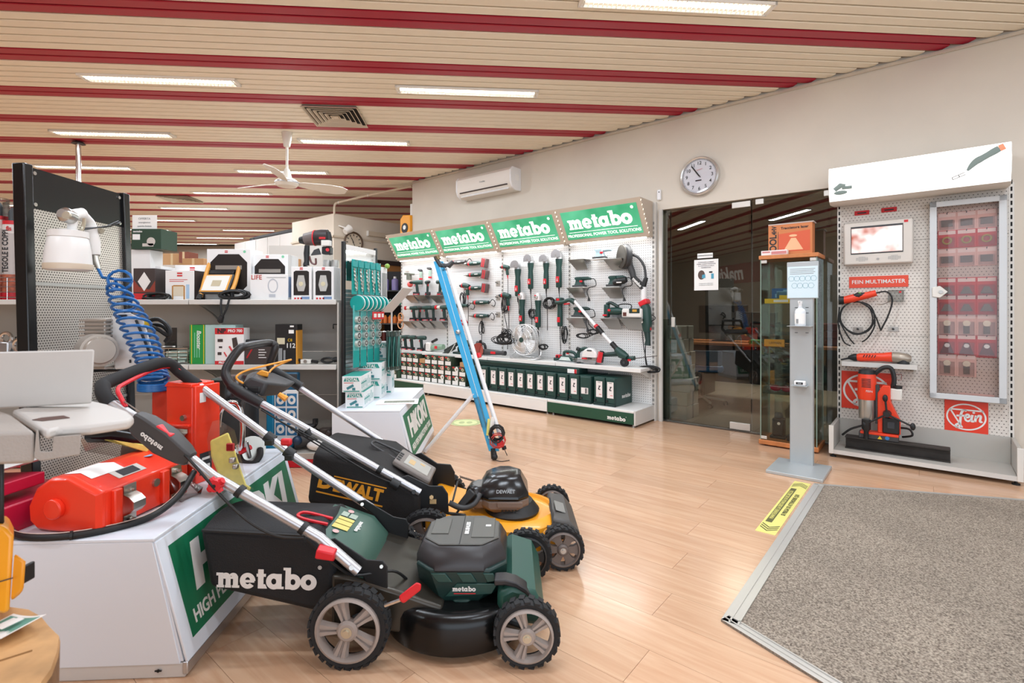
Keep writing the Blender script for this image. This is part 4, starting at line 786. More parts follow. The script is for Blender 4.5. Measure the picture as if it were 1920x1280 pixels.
part('button', B().cyl((.005, -.074, -h + .04), (.005, -.079, -h + .04), .009, n=12), steel, t); part('badge', B().bx(w - .055, w - .03, -.077, -.075, h - .03, h - .012), printr, t)
for px, py, nm in ((1616, 399, 'nearer the cabinet'), (1667, 393, 'nearer the tall blister cabinet')):
    t = thing('price_tag', 'small red price tag on the pegboard above the monitor, ' + nm, 'tag', wfp(px, py, .031), 'red tags above the monitor'); part('plate', B().bx(-.05, .05, -.003, 0, -.018, .018), printr, t); part('print', B().bx(-.03, .03, -.004, -.003, -.006, .004), ink, t)
M, w, h = rec(1586, 517, 1706, 540, .034); t = thing('name_sign', 'orange name sign with white capitals below the monitor', 'sign', wfp(1646, 528, .031)); part('plate', B().bx(-.195, .195, -.004, 0, -.046, .046), mat('sign_orange', '#dc4b33', .5), t, .001)
text('lettering', 'FEIN MULTIMASTER', .043, front(0, -.0055, 0), printw, t, .0005, sx=.94)
t = thing('wall_pocket', 'clear empty leaflet pocket hooked below the orange name sign', 'holder', wfp(1680, 554, .031)); part('pocket', B().bx(-.05, .05, -.03, 0, -.05, .045), clear, t, .003); part('red_mark', B().bx(.02, .035, -.031, -.03, .02, .035), printr, t); part('wire', B().tube(smooth([(-.02, -.03, -.03), (-.08, -.05, -.07), (-.12, -.05, -.065)]), .003, 5), steel, t)
X0 = onw(1610, 600, .09)[0]
def fq(px, py, d=.09): s, z = onw(px, py, d); return V((X0 - s, .09 - d, z - 1.0))
t = thing('oscillating_tool', 'orange and black oscillating tool hung with coiled black cord', 'power tool', wf(X0, .09, 1.0))
part('body', B().tube([fq(1580, 563), fq(1596, 560), fq(1612, 556), fq(1628, 553), fq(1643, 549)], [.03, .034, .03, .027, .024], 12), fein, t); part('rubber_grip', B().tube([fq(1597, 557, .1), fq(1610, 553.5, .1), fq(1622, 551, .1)], [.012, .027, .012], 10), black, t); part('head', B().tube([fq(1573, 563), fq(1583, 562.5)], [.035, .032], 12), black, t); part('label', B().tube([fq(1609, 550, .11), fq(1614, 549.5, .11)], .008, 6), mat('print_lime', '#5fae3c', .5), t)
part('hook', B().tube([fq(1578, 577, .03), fq(1583, 574, .09), fq(1600, 567, .12)], .004, 6), steel, t)
lp = [fq(1643, 549), fq(1663, 547), fq(1673, 562), fq(1666, 590), fq(1653, 616), fq(1652, 620)]; part('cord', B().tube(smooth(lp), .006, 6).tube(smooth([fq(1652, 620), fq(1640, 590), fq(1622, 570), fq(1600, 566), fq(1578, 580), fq(1578, 605), fq(1600, 626), fq(1628, 620), fq(1640, 595), fq(1630, 572), fq(1605, 566), fq(1582, 575), fq(1576, 600), fq(1592, 620), fq(1615, 624), fq(1635, 608), fq(1632, 580), fq(1612, 566)]), .006, 6).tube(smooth([fq(1574, 576), fq(1574, 600), fq(1590, 630), fq(1602, 645)]), .006, 6).tube(smooth([fq(1573, 585), fq(1572, 610), fq(1582, 640), fq(1595, 648)]), .006, 6).tube(smooth([fq(1638, 585), fq(1640, 610), fq(1628, 632), fq(1616, 641)]), .006, 6), cable, t)
t = thing('small_shelf', 'short grey shelf on the pegboard holding the orange grinder', 'shelf', wf(FS, 0, .705)); a_, c_ = fx(onw(1578, 660, .17)[0]), fx(onw(1720, 665, .17)[0])
part('board', B().bx(a_, c_, -.17, -.032, .0, .03), lgrey, t, .003); part('price_rail', B().bx(a_, c_, -.176, -.17, -.004, .032), lgrey, t)
for x in (a_ + .02, c_ - .02): part('bracket', B().bx(x - .003, x + .003, -.16, -.034, -.03, .0), shelfgrey, t)
t = thing('straight_grinder', 'orange angle grinder with metal head lying on the short shelf', 'grinder', wf(onw(1655, 655, .1)[0], .1, .736))
part('body', B().lathe([(.026, -.17), (.033, -.15), (.033, .0), (.04, .06)], T((0, 0, .045)) @ RY(86), 14), fein, t); part('gear_head', B().lathe([(.04, 0), (.042, .04), (.036, .1), (.02, .12)], T((.06, 0, .05)) @ RY(94), 14), mat('head_bronze', '#a69a8c', .35, .6), t); part('disc_flange', B().cyl((.13, 0, .035), (.13, 0, .0), .035, .04, 16), black, t); part('rear_cap', B().lathe([(.012, -.06), (.03, -.02), (.03, 0)], T((-.17, 0, .033)) @ RY(86), 12), black, t); part('cord_sleeve', B().tube([(-.2, 0, .03), (-.28, -.01, .008)], [.01, .006], 8), cable, t)
b = B()
for k in range(5): b.box((-.12 + k * .018, -.0335, .05), (.005, .003, .024), None, Matrix.Rotation(.4, 3, 'Y'))
part('vent_slots', b, black, t)
for i, (px, py) in enumerate([(1609, 617), (1675, 617)]):
    t = thing('peg_hook', 'small steel hook plate on the orange bay, %s' % ('inside the cord coil' if i == 0 else 'right of the cord coil'), 'hook', wfp(px, py, .032), 'hook plates on the orange bay'); part('plate', B().bx(-.033, .033, -.004, 0, -.018, .018), steel, t); part('prong', B().cyl((0, -.004, 0), (0, -.05, .003), .008, n=8), black, t)
for i, (px, py) in enumerate([(1622, 700), (1676, 703)]):
    t = thing('wire_hook', 'thin red wire display hook above the far round logo poster, %s' % ('over its middle' if i == 0 else 'at its corner'), 'hook', wfp(px, py, .035), 'red wire hooks'); part('wire', B().tube([(-.05, 0, .0), (.05, -.0, .01), (.05, -.05, -.0), (.05, -.05, -.03), (.01, -.05, -.03)], .002, 5), mat('wire_rust', '#a8433a', .5), t)
def feinlogo(M, s, m, parent):
    b = B(); ann(b, 0, 0, .5, .44, .455, .395, n=48)
    for pts, w in (([(-.4, .23), (.43, .23)], .05), ([(-.4, .23), (-.09, -.36)], .045)):
        (x0, y0), (x1, y1) = pts; dx, dy = x1 - x0, y1 - y0; l = math.hypot(dx, dy); nx, ny = -dy / l * w / 2, dx / l * w / 2; quad(b, (x0 + nx, y0 + ny), (x0 - nx, y0 - ny), (x1 - nx, y1 - ny), (x1 + nx, y1 + ny))
    def stroke(pts, w):
        P = smooth([(x, y, 0) for x, y in pts], 6); L_ = []; R_ = []
        for i, p in enumerate(P):
            d = (P[min(i + 1, len(P) - 1)] - P[max(i - 1, 0)]).normalized(); n = V((-d.y, d.x, 0)) * w / 2; L_.append(p + n); R_.append(p - n)
        b.add(L_ + R_, [(i + len(P), i + 1 + len(P), i + 1, i) for i in range(len(P) - 1)])
    stroke([(.02, .2), (-.06, .22), (-.12, .1), (-.14, -.1), (-.16, -.33), (-.24, -.36), (-.24, -.28), (-.14, -.22)], .065); stroke([(-.24, .02), (-.02, .04)], .06)
    stroke([(-.02, -.02), (.06, .0), (.08, .06), (.03, .09), (-.02, .02), (-.01, -.09), (.05, -.13), (.12, -.08)], .06)
    stroke([(.16, .09), (.13, -.1), (.18, -.12), (.2, -.09)], .065); ann(b, .19, .165, .035, .035, 0, 0, n=12)
    stroke([(.25, .08), (.22, -.13)], .065); stroke([(.24, -.02), (.31, .08), (.36, .06), (.34, -.08), (.36, -.12), (.4, -.1)], .06)
    return part('logo_print', b, m, parent, M=M @ Matrix.Scale(s, 4))
pom = mat('poster_orange', '#e03a22', .45)
M, w, h = rec(1578, 697, 1672, 770, .032); t = thing('logo_poster', 'square orange poster with round white logo behind the magnetic drill', 'poster', M); part('sheet', B().bx(-w, w, -.003, 0, -h - .012, h + .012), pom, t); feinlogo(front(0, -.0045, 0), w * 1.88, printw, t)
M, w, h = rec(1771, 752, 1853, 812, .032); t = thing('logo_poster', 'square orange poster with round white logo below the blister cabinet', 'poster', M); part('sheet', B().bx(-w, w, -.003, 0, -h - .015, h + .015), pom, t); feinlogo(front(0, -.0045, 0), w * 1.85, printw, t)
# glazed blister cabinet
sL, zT = onw(1743, 380, .1); sR, _ = onw(1888, 362, .1); _, zB = onw(1743, 745, .1); CS = (sL + sR) / 2; cw = (sL - sR) / 2; ch = (zT - zB) / 2
cabm = mat('cabinet_grey', '#c3c4c3', .4)
t = thing('blister_cabinet', 'pale grey glazed wall cabinet full of red blister packs', 'cabinet', wf(CS, .032, (zT + zB) / 2))
part('body', B().bx(-cw, cw, -.006, 0, -ch, ch).bx(-cw, -cw + .012, -.07, 0, -ch, ch).bx(cw - .012, cw, -.07, 0, -ch, ch).bx(-cw, cw, -.07, 0, ch - .012, ch).bx(-cw, cw, -.07, 0, -ch, -ch + .012), cabm, t, .002)
part('pegboard_liner', B().bx(-cw + .012, cw - .012, -.008, -.006, -ch + .012, ch - .012), pattern('pegboard_dim', '#d0c2b9', '#6d5c55', .025, .16), t)
d_ = part('door', B().bx(-cw, -cw + .042, -.085, -.07, -ch, ch).bx(cw - .042, cw, -.085, -.07, -ch, ch).bx(-cw, cw, -.085, -.07, ch - .042, ch).bx(-cw, cw, -.085, -.07, -ch, -ch + .042), mat('door_grey', '#c9cccd', .35), t, .003)
part('glass_pane', B().bx(-cw + .04, cw - .04, -.079, -.076, -ch + .04, ch - .04), glass('cabinet_glass', '#fbf6f4', .7), d_)
part('lock_plate', B().prism([(-.045, -.035), (.0, -.045), (.045, .0), (.0, .045), (-.045, .035)], -.095, -.08, T((-cw + .06, 0, .06))), offw, d_, .004); part('lock', B().cyl((-cw + .065, -.095, .06), (-cw + .065, -.101, .06), .013, n=14), steel, d_)
bl = mat('blister_film', '#d9c6c0', .25); bk = mat('card_red', '#cf3a3c', .45); bk2 = mat('card_rose', '#e8bdb4', .5); tipm = mat('blade_bronze', '#5e544f', .35, .6)
rowz = [.40, .285, .18, .02, -.1, -.22, -.345]; rowz = [ch * r / .45 * .45 * 1 for r in (.80, .62, .43, .115, -.06, -.255, -.46, -.66)]
kinds = ['flat', 'ring', 'flat', 'tri', 'tri', 'knob', 'fan', 'knob']
rn = ['top', 'second', 'third', 'fourth', 'fifth', 'sixth', 'seventh', 'bottom']; cn = ['left', 'middle', 'right']
bp_ = {}
for r in range(8):
    for c in range(3):
        if r == 7 and c == 2: continue
        M = wf(CS - (-cw * .52 + c * cw * .52), .041, (zT + zB) / 2 + rowz[r]) @ Matrix.Scale(1.1, 4); lab = 'red carded blister pack in the glazed cabinet, %s row, %s column' % (rn[r], cn[c])
        k = kinds[r]
        if k in bp_: dup(bp_[k], M, lab); continue
        p = thing('blister_pack', lab, 'blister pack', M, 'red blister packs in the glazed cabinet'); bp_[k] = p
        hh = .062 if k in ('flat', 'ring') else .075
        part('card', B().bx(-.05, .05, -.004, 0, -hh, hh), bk if k in ('tri', 'fan', 'ring') else bk2, p, .002); part('header_print', B().bx(-.044, .044, -.0052, -.004, hh - .03, hh - .006), mat('print_rose', '#f2dcd7', .5), p); part('bubble', B().loft([[(x * k2, -.004 - o, z * k2 - .012) for x, z in ((-.04, -hh + .018), (.04, -hh + .018), (.04, hh - .04), (-.04, hh - .04))] for o, k2 in ((0, 1), (.014, .92))]), glass('bubble_film', '#fbfbfb', .35, .1), p)
        if k == 'tri': part('blade', B().prism([(-.032, -.035), (.032, -.035), (.012, .012), (-.012, .012)], -.012, -.006), tipm, p)
        elif k == 'ring': b = B().ring((0, -.009, -.01), .022, .006, n=16, k=6); part('blade', b, mat('ring_gold', '#b9a457', .4), p)
        elif k == 'fan': part('blade', B().prism([(-.036, -.055), (.036, -.055), (.012, .02), (-.012, .02)], -.01, -.006), mat('blade_dark', '#6b2a2c', .5), p); part('hub', B().cyl((0, -.006, .0), (0, -.013, .0), .014, n=12), steel, p)
        elif k == 'knob': part('blade', B().bx(-.016, .016, -.01, -.006, -.055, -.005), tipm, p); part('hub', B().cyl((0, -.006, .014), (0, -.014, .014), .02, n=14), mat('hub_cream', '#d5ccb8', .35, .4), p)
        else: part('blade', B().bx(-.03, .03, -.01, -.006, -.035, .01), tipm, p)
        part('hang_hook', B().cyl((0, 0, hh - .012), (0, -.03, hh - .005), .0025, n=5), black, p)
t = thing('insert_card', 'loose pale card lying on the floor of the glazed cabinet', 'card', wf(CS - .05, .05, (zT + zB) / 2 - ch + .016)); part('sheet', B().box((0, -.005, .02), (.2, .02, .03)), bk2, t, .002)
# magnetic drill on its beam
t = thing('steel_beam', 'dark steel I beam lying in the grey plinth tray', 'beam', wf(FS, 0, .061)); a_, c_ = fx(onw(1580, 840, .25)[0]) + .02, fx(onw(1782, 850, .25)[0])
bm = mat('beam_steel', '#38332f', .6, .3, vary=.2, vscale=14)
part('bottom_flange', B().bx(a_, c_, -.29, -.19, 0, .008), bm, t); part('web', B().bx(a_, c_, -.245, -.235, .008, .085), bm, t); part('top_flange', B().bx(a_, c_, -.29, -.19, .085, .094), bm, t)
DX = fx(onw(1655, 820, .24)[0])
t = thing('magnetic_drill', 'orange magnetic base drill with black crank handles standing on the beam', 'drill', wf(FS - DX, .24, .156))
part('magnet_base', B().bx(-.15, .1, -.04, .04, 0, .05), dgrey, t, .004); part('base_cover', B().bx(-.14, .1, -.043, .043, .035, .055), fein, t, .004)
part('stand', B().loft([[(x, y, z) for x, z in ((-.03, .055), (.11, .055), (.11, .16), (.05, .3), (.05, .42), (.0, .42), (-.03, .36))] for y in (-.032, .038)]), fein, t, .006); part('control_box', B().bx(-.0, .105, -.046, -.03, .06, .18), black, t, .01); part('control_window', B().bx(.03, .075, -.05, -.045, .1, .15), mat('gun_grey', '#33373c', .4), t, .004)
part('warning_sticker', B().prism([(-.03, .008), (.0, .008), (-.015, .034)], -.0415, -.04), mat('print_yellow', '#e6c02a', .5), t); part('blue_sticker', B().cyl((.03, -.04, .022), (.03, -.0415, .022), .014, n=14), mat('sticker_blue', '#2f77b5', .5), t)
part('motor', B().lathe([(.058, .3), (.062, .32), (.062, .46), (.055, .5)], T((-.1, 0, 0)), 20), fein, t); part('motor_cap', B().lathe([(.058, .5), (.05, .53), (.03, .54)], T((-.1, 0, 0)), 18), black, t); part('gear_sleeve', B().lathe([(.05, .15), (.055, .17), (.055, .3)], T((-.1, 0, 0)), 18), mat('sleeve_metal', '#bdb9b2', .3, .8), t); part('arbor', B().lathe([(.016, .0), (.016, .06), (.03, .08), (.03, .15)], T((-.1, -.055, 0)), 14), black, t)
b = B()
for k in range(6): b.bx(-.13, -.07, -.0625, -.06, .4 + k * .012, .405 + k * .012)
part('vent_slots', b, black, t); text('lettering', 'FEIN', .022, front(-.08, -.0632, .37), printw, t)
part('slide', B().bx(-.045, -.02, -.025, .03, .12, .42), dgrey, t, .003); part('coolant_tank', B().bx(.03, .12, -.01, .05, .31, .4), offw, t, .01); part('tank_cap', B().cyl((.09, .02, .4), (.09, .02, .42), .03, n=12), black, t)
hub = V((.03, -.07, .21)); cr_ = part('crank_hub', B().cyl((.03, -.03, .21), (.03, -.085, .21), .028, .022, 14), black, t)
for k, a in enumerate((95, 215, 335)):
    e = hub + V((math.cos(R(a)), 0, math.sin(R(a)))) * (.17 if k else .12); part('crank_arm', B().cyl(hub, e, .007, n=8).ball(e, (.017, .017, .028)), black, t)
part('motor_cable', B().tube(smooth([(-.05, .02, .5), (.0, .02, .55), (.05, .02, .55), (.07, .02, .47), (.06, .02, .4)]), .016, 8), black, t); part('power_cable', B().tube(smooth([(.1, .03, .1), (.16, .02, .1), (.18, .0, .06), (.12, .045, .03)]), .008, 6).tube(smooth([(-.12, -.04, .1), (-.2, -.04, .06), (-.26, -.02, .0)]), .008, 6), cable, t)
# ------------------------------------------------------------------ glass display cabinet and the things in and on it
CX0, CD0 = 1.42, .215
cab = thing('display_cabinet', 'tall narrow glass display cabinet with orange wood top and base', 'cabinet', wf(CX0, CD0, 0)); hw, hd_ = .222, .165
part('base', B().bx(-hw, hw, -hd_, hd_, .012, .05), wood, cab, .004); part('top', B().bx(-hw, hw, -hd_, hd_, 1.585, 1.618), wood, cab, .004)
cg = glass('cabinet_pane', '#f7faf6', .8); eg = glass('pane_edge', '#9fb8a8', .8)
for nm, bb in (('glass_door', B().bx(-hw + .012, hw - .012, -hd_ + .012, -hd_ + .016, .052, 1.583)), ('glass_side', B().bx(-hw + .012, -hw + .016, -hd_ + .018, hd_ - .012, .052, 1.583)), ('glass_side', B().bx(hw - .016, hw - .012, -hd_ + .018, hd_ - .012, .052, 1.583)), ('glass_back', B().bx(-hw + .018, hw - .018, hd_ - .016, hd_ - .012, .052, 1.583))): part(nm, bb, cg, cab)
for x in (-hw + .014, hw - .014):
    for y in (-hd_ + .014, hd_ - .014): part('edge_strip', B().bx(x - .003, x + .003, y - .003, y + .003, .05, 1.585), mat('glass_edge', '#8fa597', .2), cab)
SZ = [.45, .845, 1.21]
for z in SZ: part('glass_shelf', B().bx(-hw + .02, hw - .02, -hd_ + .02, hd_ - .02, z - .006, z), cg, cab)
for x, z in ((-hw + .04, 1.565), (hw - .04, 1.565), (-hw + .04, .07)): part('hinge', B().bx(x - .022, x + .022, -hd_ + .008, -hd_ + .014, z - .013, z + .013), fit, cab, .002)
for x in (-hw + .05, hw - .05):
    for y in (-.12, .12): part('foot', B().cyl((x, y, 0), (x, y, .013), .015, n=10), black, cab)
def incab(x, y, z): return wf(CX0 - x, CD0 - y, z)
t = thing('laser_box', 'orange laser tool carton standing on top of the glass cabinet', 'box', incab(.0, -.02, 1.6185)); om = mat('carton_orange', '#c87946', .55)
part('box', B().bx(-.165, .165, -.06, .06, 0, .265), om, t, .002); part('lid_edge', B().bx(-.165, .175, -.062, .062, .26, .27), mat('carton_grey', '#b9aca4', .5), t); b = B(); quad(b, (-.085, .0), (.15, .0), (.15, .17), (-.085, .15)); part('picture_print', b, mat('print_coral', '#cf5a38', .5), t, M=front(0, -.0612, .03))
b = B(); quad(b, (-.045, .02), (.1, .02), (.045, .12), (.01, .12)); ann(b, .025, .14, .03, .01, 0, 0); part('beam_print', b, mat('print_peach', '#ecb488', .5), t, M=front(0, -.0622, .02)); text('lettering', 'Tracciatore laser', .03, front(.035, -.0615, .228), ink, t, .0006); text('lettering', 'TOOL', .075, front(-.125, -.0615, .085, 90), ink, t, .002, sx=.9); text('lettering', '4HV', .05, front(-.118, -.0615, .215, 90), ink, t, .0016, sx=.8); part('line_print', B().bx(-.09, -.087, -.062, -.06, 0, .2), ink, t)
t = thing('small_carton', 'small white and red carton lying in front of the orange laser carton', 'box', incab(-.105, -.125, 1.6185)); part('box', B().bx(-.1, .1, -.03, .03, 0, .04), mat('carton_pale', '#e6dcd8', .5), t, .002); part('print', B().bx(-.02, .095, -.0312, -.03, .006, .03).bx(-.09, -.03, -.0312, -.03, .02, .032), mat('print_dusty', '#c97f7c', .5), t)
t = thing('blue_yellow_carton', 'blue and yellow patterned carton on the upper glass shelf', 'box', incab(-.06, .02, SZ[2] + .001)); part('box', B().bx(-.09, .09, -.05, .05, .0, .13), mat('carton_blue', '#1f5a8f', .5), t, .002)
b = B()
for i in range(9): q = random.Random(i); b.bx(q.uniform(-.08, .05), q.uniform(-.04, .085), -.0512, -.05, q.uniform(.02, .06), q.uniform(.07, .12))
part('pattern_print', b, mat('print_sky', '#6fa3c0', .5), t); part('yellow_print', B().bx(-.03, .03, -.0518, -.051, .015, .07), MATS['print_yellow'], t)
t = thing('shelf_label', 'yellow strip label on the edge of the upper glass shelf', 'label', incab(-.06, -.14, SZ[2] + .0005)); part('strip', B().bx(-.12, .12, -.003, .003, 0, .04), MATS['print_yellow'], t); part('print', B().bx(-.05, .06, -.0042, -.003, .01, .03), paper, t)
t = thing('shelf_label', 'orange yellow card with dark lettering on the middle glass shelf', 'label', incab(-.1, -.13, SZ[1] + .0005)); part('strip', B().bx(-.085, .07, -.006, .006, 0, .06), mat('print_amber', '#dd9b3a', .5), t); text('lettering', 'LIXMAN', .026, front(0, -.007, .03), ink, t)
t = thing('black_gauge', 'black measuring gadget on the middle glass shelf', 'gadget', incab(.06, -.04, SZ[1] + .001)); part('body', B().bx(-.06, .06, -.03, .03, 0, .03), black, t, .006); part('arm', B().tube([(-.04, 0, .03), (.06, 0, .09)], .008, 6), black, t)
t = thing('glasses_pack', 'bagged red laser glasses on the lowest glass shelf', 'glasses', incab(-.07, -.06, SZ[0] + .001)); rm = mat('lens_red', '#a3263c', .2)
for q in (-.042, .042): part('lens', B().ball((q, 0, .035), (.042, .012, .026)), rm, t)
part('frame', B().tube(smooth([(-.09, .04, .05), (-.08, -.005, .05), (0, -.014, .05), (.08, -.005, .05), (.09, .04, .05)]), .005, 6), mat('frame_rose', '#c98d93', .4), t); part('bag', B().bx(-.1, .1, -.03, .05, .001, .06), clear, t, .01)
t = thing('laser_unit', 'black boxed laser unit at the bottom of the glass cabinet', 'laser', incab(-.1, .0, .052)); part('body', B().bx(-.045, .045, -.05, .05, .02, .17), black, t, .012); part('dome', B().ball((0, 0, .18), (.035, .035, .04)), dgrey, t); part('base', B().bx(-.06, .06, -.06, .06, 0, .02), black, t, .004); part('lens', B().cyl((.01, -.05, .13), (.01, -.056, .13), .012, n=10), offw, t)
t = thing('charger_block', 'low black charger and bracket beside the laser unit in the cabinet', 'charger', incab(.05, -.06, .052)); part('body', B().bx(-.07, .07, -.04, .05, 0, .05), black, t, .006); part('bracket', B().bx(-.02, .03, -.03, .03, .05, .1), dgrey, t, .004)
# ------------------------------------------------------------------ hand sanitiser stand
t = thing('sanitiser_stand', 'grey metal hand sanitiser stand with blue printed notice board', 'stand', wf(1.233, .955, 0)); sg = mat('stand_silver', '#b7bcbd', .4, .35)
part('base_plate', B().bx(-.175, .175, -.2, .2, .0, .022), sg, t, .003); x0, x1, yf = -.083, .071, .118
part('column', B().bx(x0, x1, yf, yf + .003, .022, 1.27).bx(x0, x0 + .003, yf, yf + .03, .022, 1.27).bx(x1 - .003, x1, yf, yf + .03, .022, 1.27), sg, t)
sL, zt_ = onw(1476, 492, .835); sR, zt2 = onw(1535, 488, .835); _, zb_ = onw(1476, 560, .835); a_, c_ = 1.233 - sL, 1.233 - sR
nb = part('notice_board', B().bx(a_, c_, yf - .006, yf - .001, zb_, zt_), sg, t, .003); part('notice_sheet', B().bx(a_ + .004, c_ - .004, yf - .0085, yf - .006, zb_ + .006, zt_ - .035), mat('sheet_blue', '#cfe0e6', .5), nb)
b = B()
for r in range(2):
    for k in range(5 - r):
        cx, cz = a_ + .03 + k * (c_ - a_ - .06) / 4 + r * .02, (zt_ + zb_) / 2 + .012 - r * .052; ann(b, cx, cz, .021, .021, .019, .019, n=6)
part('hexagon_print', b, mat('print_teal', '#5f9aa8', .5), nb, M=T((0, yf - .0095, 0)) @ RX(90))
b = B()
for k in range(4): b.bx(a_ + .02, c_ - .02 - .01 * (k % 2), yf - .0092, yf - .0085, zt_ - .055 - k * .012, zt_ - .051 - k * .012)
part('text_print', b, printg, nb)
for z, dp in ((1.035, .1), (.60, .085)): part('shelf', B().bx(x0 + (.0 if z > 1 else .02), x1 - (0 if z > 1 else .03), yf - dp, yf, z, z + .003), sg, t)
b = B()
for z in (1.13, 1.17, .985): b.bx(-.05, -.03, yf - .001, yf, z, z + .004).bx(.02, .04, yf - .001, yf, z, z + .004)
part('slot_holes', b, slot, t)
t = thing('sanitiser_bottle', 'clear hand sanitiser pump bottle on the upper stand shelf', 'bottle', wf(1.238, .955 - .118 + .05, 1.0385)); part('bottle', B().lathe([(.034, 0), (.036, .008), (.036, .105), (.03, .12), (.014, .13), (.014, .14)], None, 18), mat('gel', '#dfe3e6', .2), t); part('label', B().lathe([(.0365, .015), (.0365, .09)], None, 18, R(200), R(330), caps=False), paper, t); part('label_print', B().bx(-.02, -.006, -.0372, -.034, .02, .05), printg, t); part('pump', B().cyl((0, 0, .14), (0, 0, .165), .011, n=10).tube([(0, 0, .165), (0, 0, .178), (-.005, -.035, .176)], .006, 6).cyl((0, 0, .16), (0, 0, .18), .014, n=10), white, t)
t = thing('counter_device', 'small white digital counter on the lower stand shelf', 'device', wf(1.24, .955 - .118 + .045, .6035)); part('body', B().bx(-.036, .036, -.025, .025, 0, .034), white, t, .006); part('display', B().bx(-.022, .022, -.0262, -.024, .01, .026), black, t); part('digit_print', B().bx(-.012, .012, -.0268, -.026, .014, .022), printg, t)
# ------------------------------------------------------------------ floor stickers and the leaning poles
o_ = wp(1.165, 1.72, .0); Fm = frame(o_, -WN, WU); ym = mat('tape_yellow', '#dfd77c', .5); bmark = mat('tape_print', '#5c5a35', .6)
t = thing('floor_sticker', 'long yellow distance sticker on the floor beside the entrance mat', 'sticker', Fm)
part('sheet', B().bx(-.5, .5, -.048, .048, .0, .0014), ym, t)
for q in (-1, 1):
    for k in range(3):
        x = q * (.46 - k * .026); b = B(); 
        for sy in (-1, 1): quad(b, *[(x, 0), (x - q * .045, sy * .042), (x - q * .033, sy * .042), (x + q * .012, 0)][::1 if sy * q < 0 else -1])
        part('chevron_print', b, bmark, t, M=T((0, 0, .0019)))
b = B(); rect(b, -.34, .33, .004, .036); part('box_print', b, bmark, t, M=T((0, 0, .0017)))
text('lettering', 'MANTENERE LA DISTANZA DI SICUREZZA', .03, T((-.005, .02, .0022)), ym, t, 0, sx=.98); text('lettering', 'SI PREGA DI ATTENDERE QUI', .03, T((.01, -.022, .0022)), bmark, t, .0008, sx=1.05)
t = thing('floor_sticker', 'round pale green floor sticker near the far kick panels', 'sticker', T(G(873, 792))); b = B(); ann(b, 0, 0, .165, .165, .0, .0, n=36); part('disc', b, mat('sticker_lime', '#d9dfa6', .5), t, M=T((0, 0, .001))); b = B(); ann(b, 0, 0, .155, .155, .12, .12, n=36); ann(b, -.04, 0, .03, .055, 0, 0); ann(b, .04, .0, .03, .055, 0, 0); part('ring_print', b, mat('sticker_sage', '#b3bd86', .5), t, M=T((0, 0, .0016)))
pf = G(926, 862); t = thing('pole_tool', 'blue rail and white pole telescopic tool leaning beside the lit signs', 'pole', T(pf))
def pq(px, py, d): return D(px, py, d) - pf
bm_ = mat('rail_blue', '#2d9fd0', .35)
f0, f1 = pq(924, 845, 3.93), pq(822, 490, 4.28); dv = (f1 - f0).normalized()
for o in (-.021, .021): part('blue_rail', B().loft([[p + V((x + o, y, 0)) for x, y in ((-.019, -.012), (.019, -.012), (.019, .012), (-.019, .012))] for p in (f0 + V((.01, 0, .0)), f1)]), bm_, t, .003)
part('joint_line', B().tube([f0 + V((.01, -.013, 0)), f1 + V((0, -.013, 0))], .003, 4), mat('rail_pale', '#bfe0ea', .4), t); part('foot', B().tube([f0 + V((.0, 0, .02)), pq(927, 859, 3.914)], [.02, .026], 8).ball(pq(927, 856, 3.914), .026), black, t)
w0, w1 = pq(944, 836, 3.95), pq(836, 492, 4.27); part('white_pole', B().tube([w0, w1], .017, 10), white, t); part('pole_tip', B().tube([w0, pq(946, 842, 3.95)], .018, 8).tube([pq(946, 842, 3.95), pq(951, 854, 3.94)], .003, 5), black, t); part('red_band', B().tube([pq(896.5, 662, 4.11), pq(899, 670, 4.1)], .019, 8), red, t)
part('head_clamp', B().tube([pq(815, 481, 4.28), pq(826, 498, 4.27), pq(842, 498, 4.26), pq(850, 490, 4.26)], [.014, .022, .024, .018], 8), dgrey, t); part('top_cap', B().tube([pq(819, 480, 4.28), pq(822, 487, 4.28)], .022, 8), mat('brass_brown', '#7d6b4c', .4, .5), t); part('clear_bracket', B().tube([pq(826, 492, 4.25), pq(838, 506, 4.25), pq(830, 506, 4.25)], .012, 6), clear, t)
part('brace', B().tube([pq(797, 846, 4.09), pq(889, 738, 4.03)], .016, 8), mat('rod_white', '#e6e4e4', .3), t); part('clear_sleeve', B().tube([pq(893, 745, 4.0), pq(908, 800, 3.96)], .022, 8), clear, t); part('tape', B().tube([pq(917, 785, 3.95), pq(914, 816, 3.93)], .012, 6), ym, t); part('white_tag', B().tube([pq(924, 782, 3.94), pq(919, 822, 3.92)], .014, 4), paper, t); part('catch', B().ball(pq(859, 622, 4.12), .02), alu, t)
cb = part('cable_bundle', B().tube(smooth([pq(932, 812, 3.91) + V(c) for c in coil((0, 0, 0), .05, .06, 4, 5, 10)], 1), .007, 6), cable, t); part('red_wires', B().tube(smooth([pq(934, 826, 3.91) + V(c) for c in coil((0, 0, 0), .055, .05, 4, 9, 9)], 1), .004, 5), mat('wire_red', '#c8453c', .5), t); part('clip', B().box(pq(938, 832, 3.9), (.05, .03, .05)), printr, t, .008); part('loose_wire', B().tube(smooth([pq(930, 838, 3.9), pq(922, 857, 3.9), V((.05, -.05, .004)), V((.12, -.02, .004))]), .003, 5), cable, t)
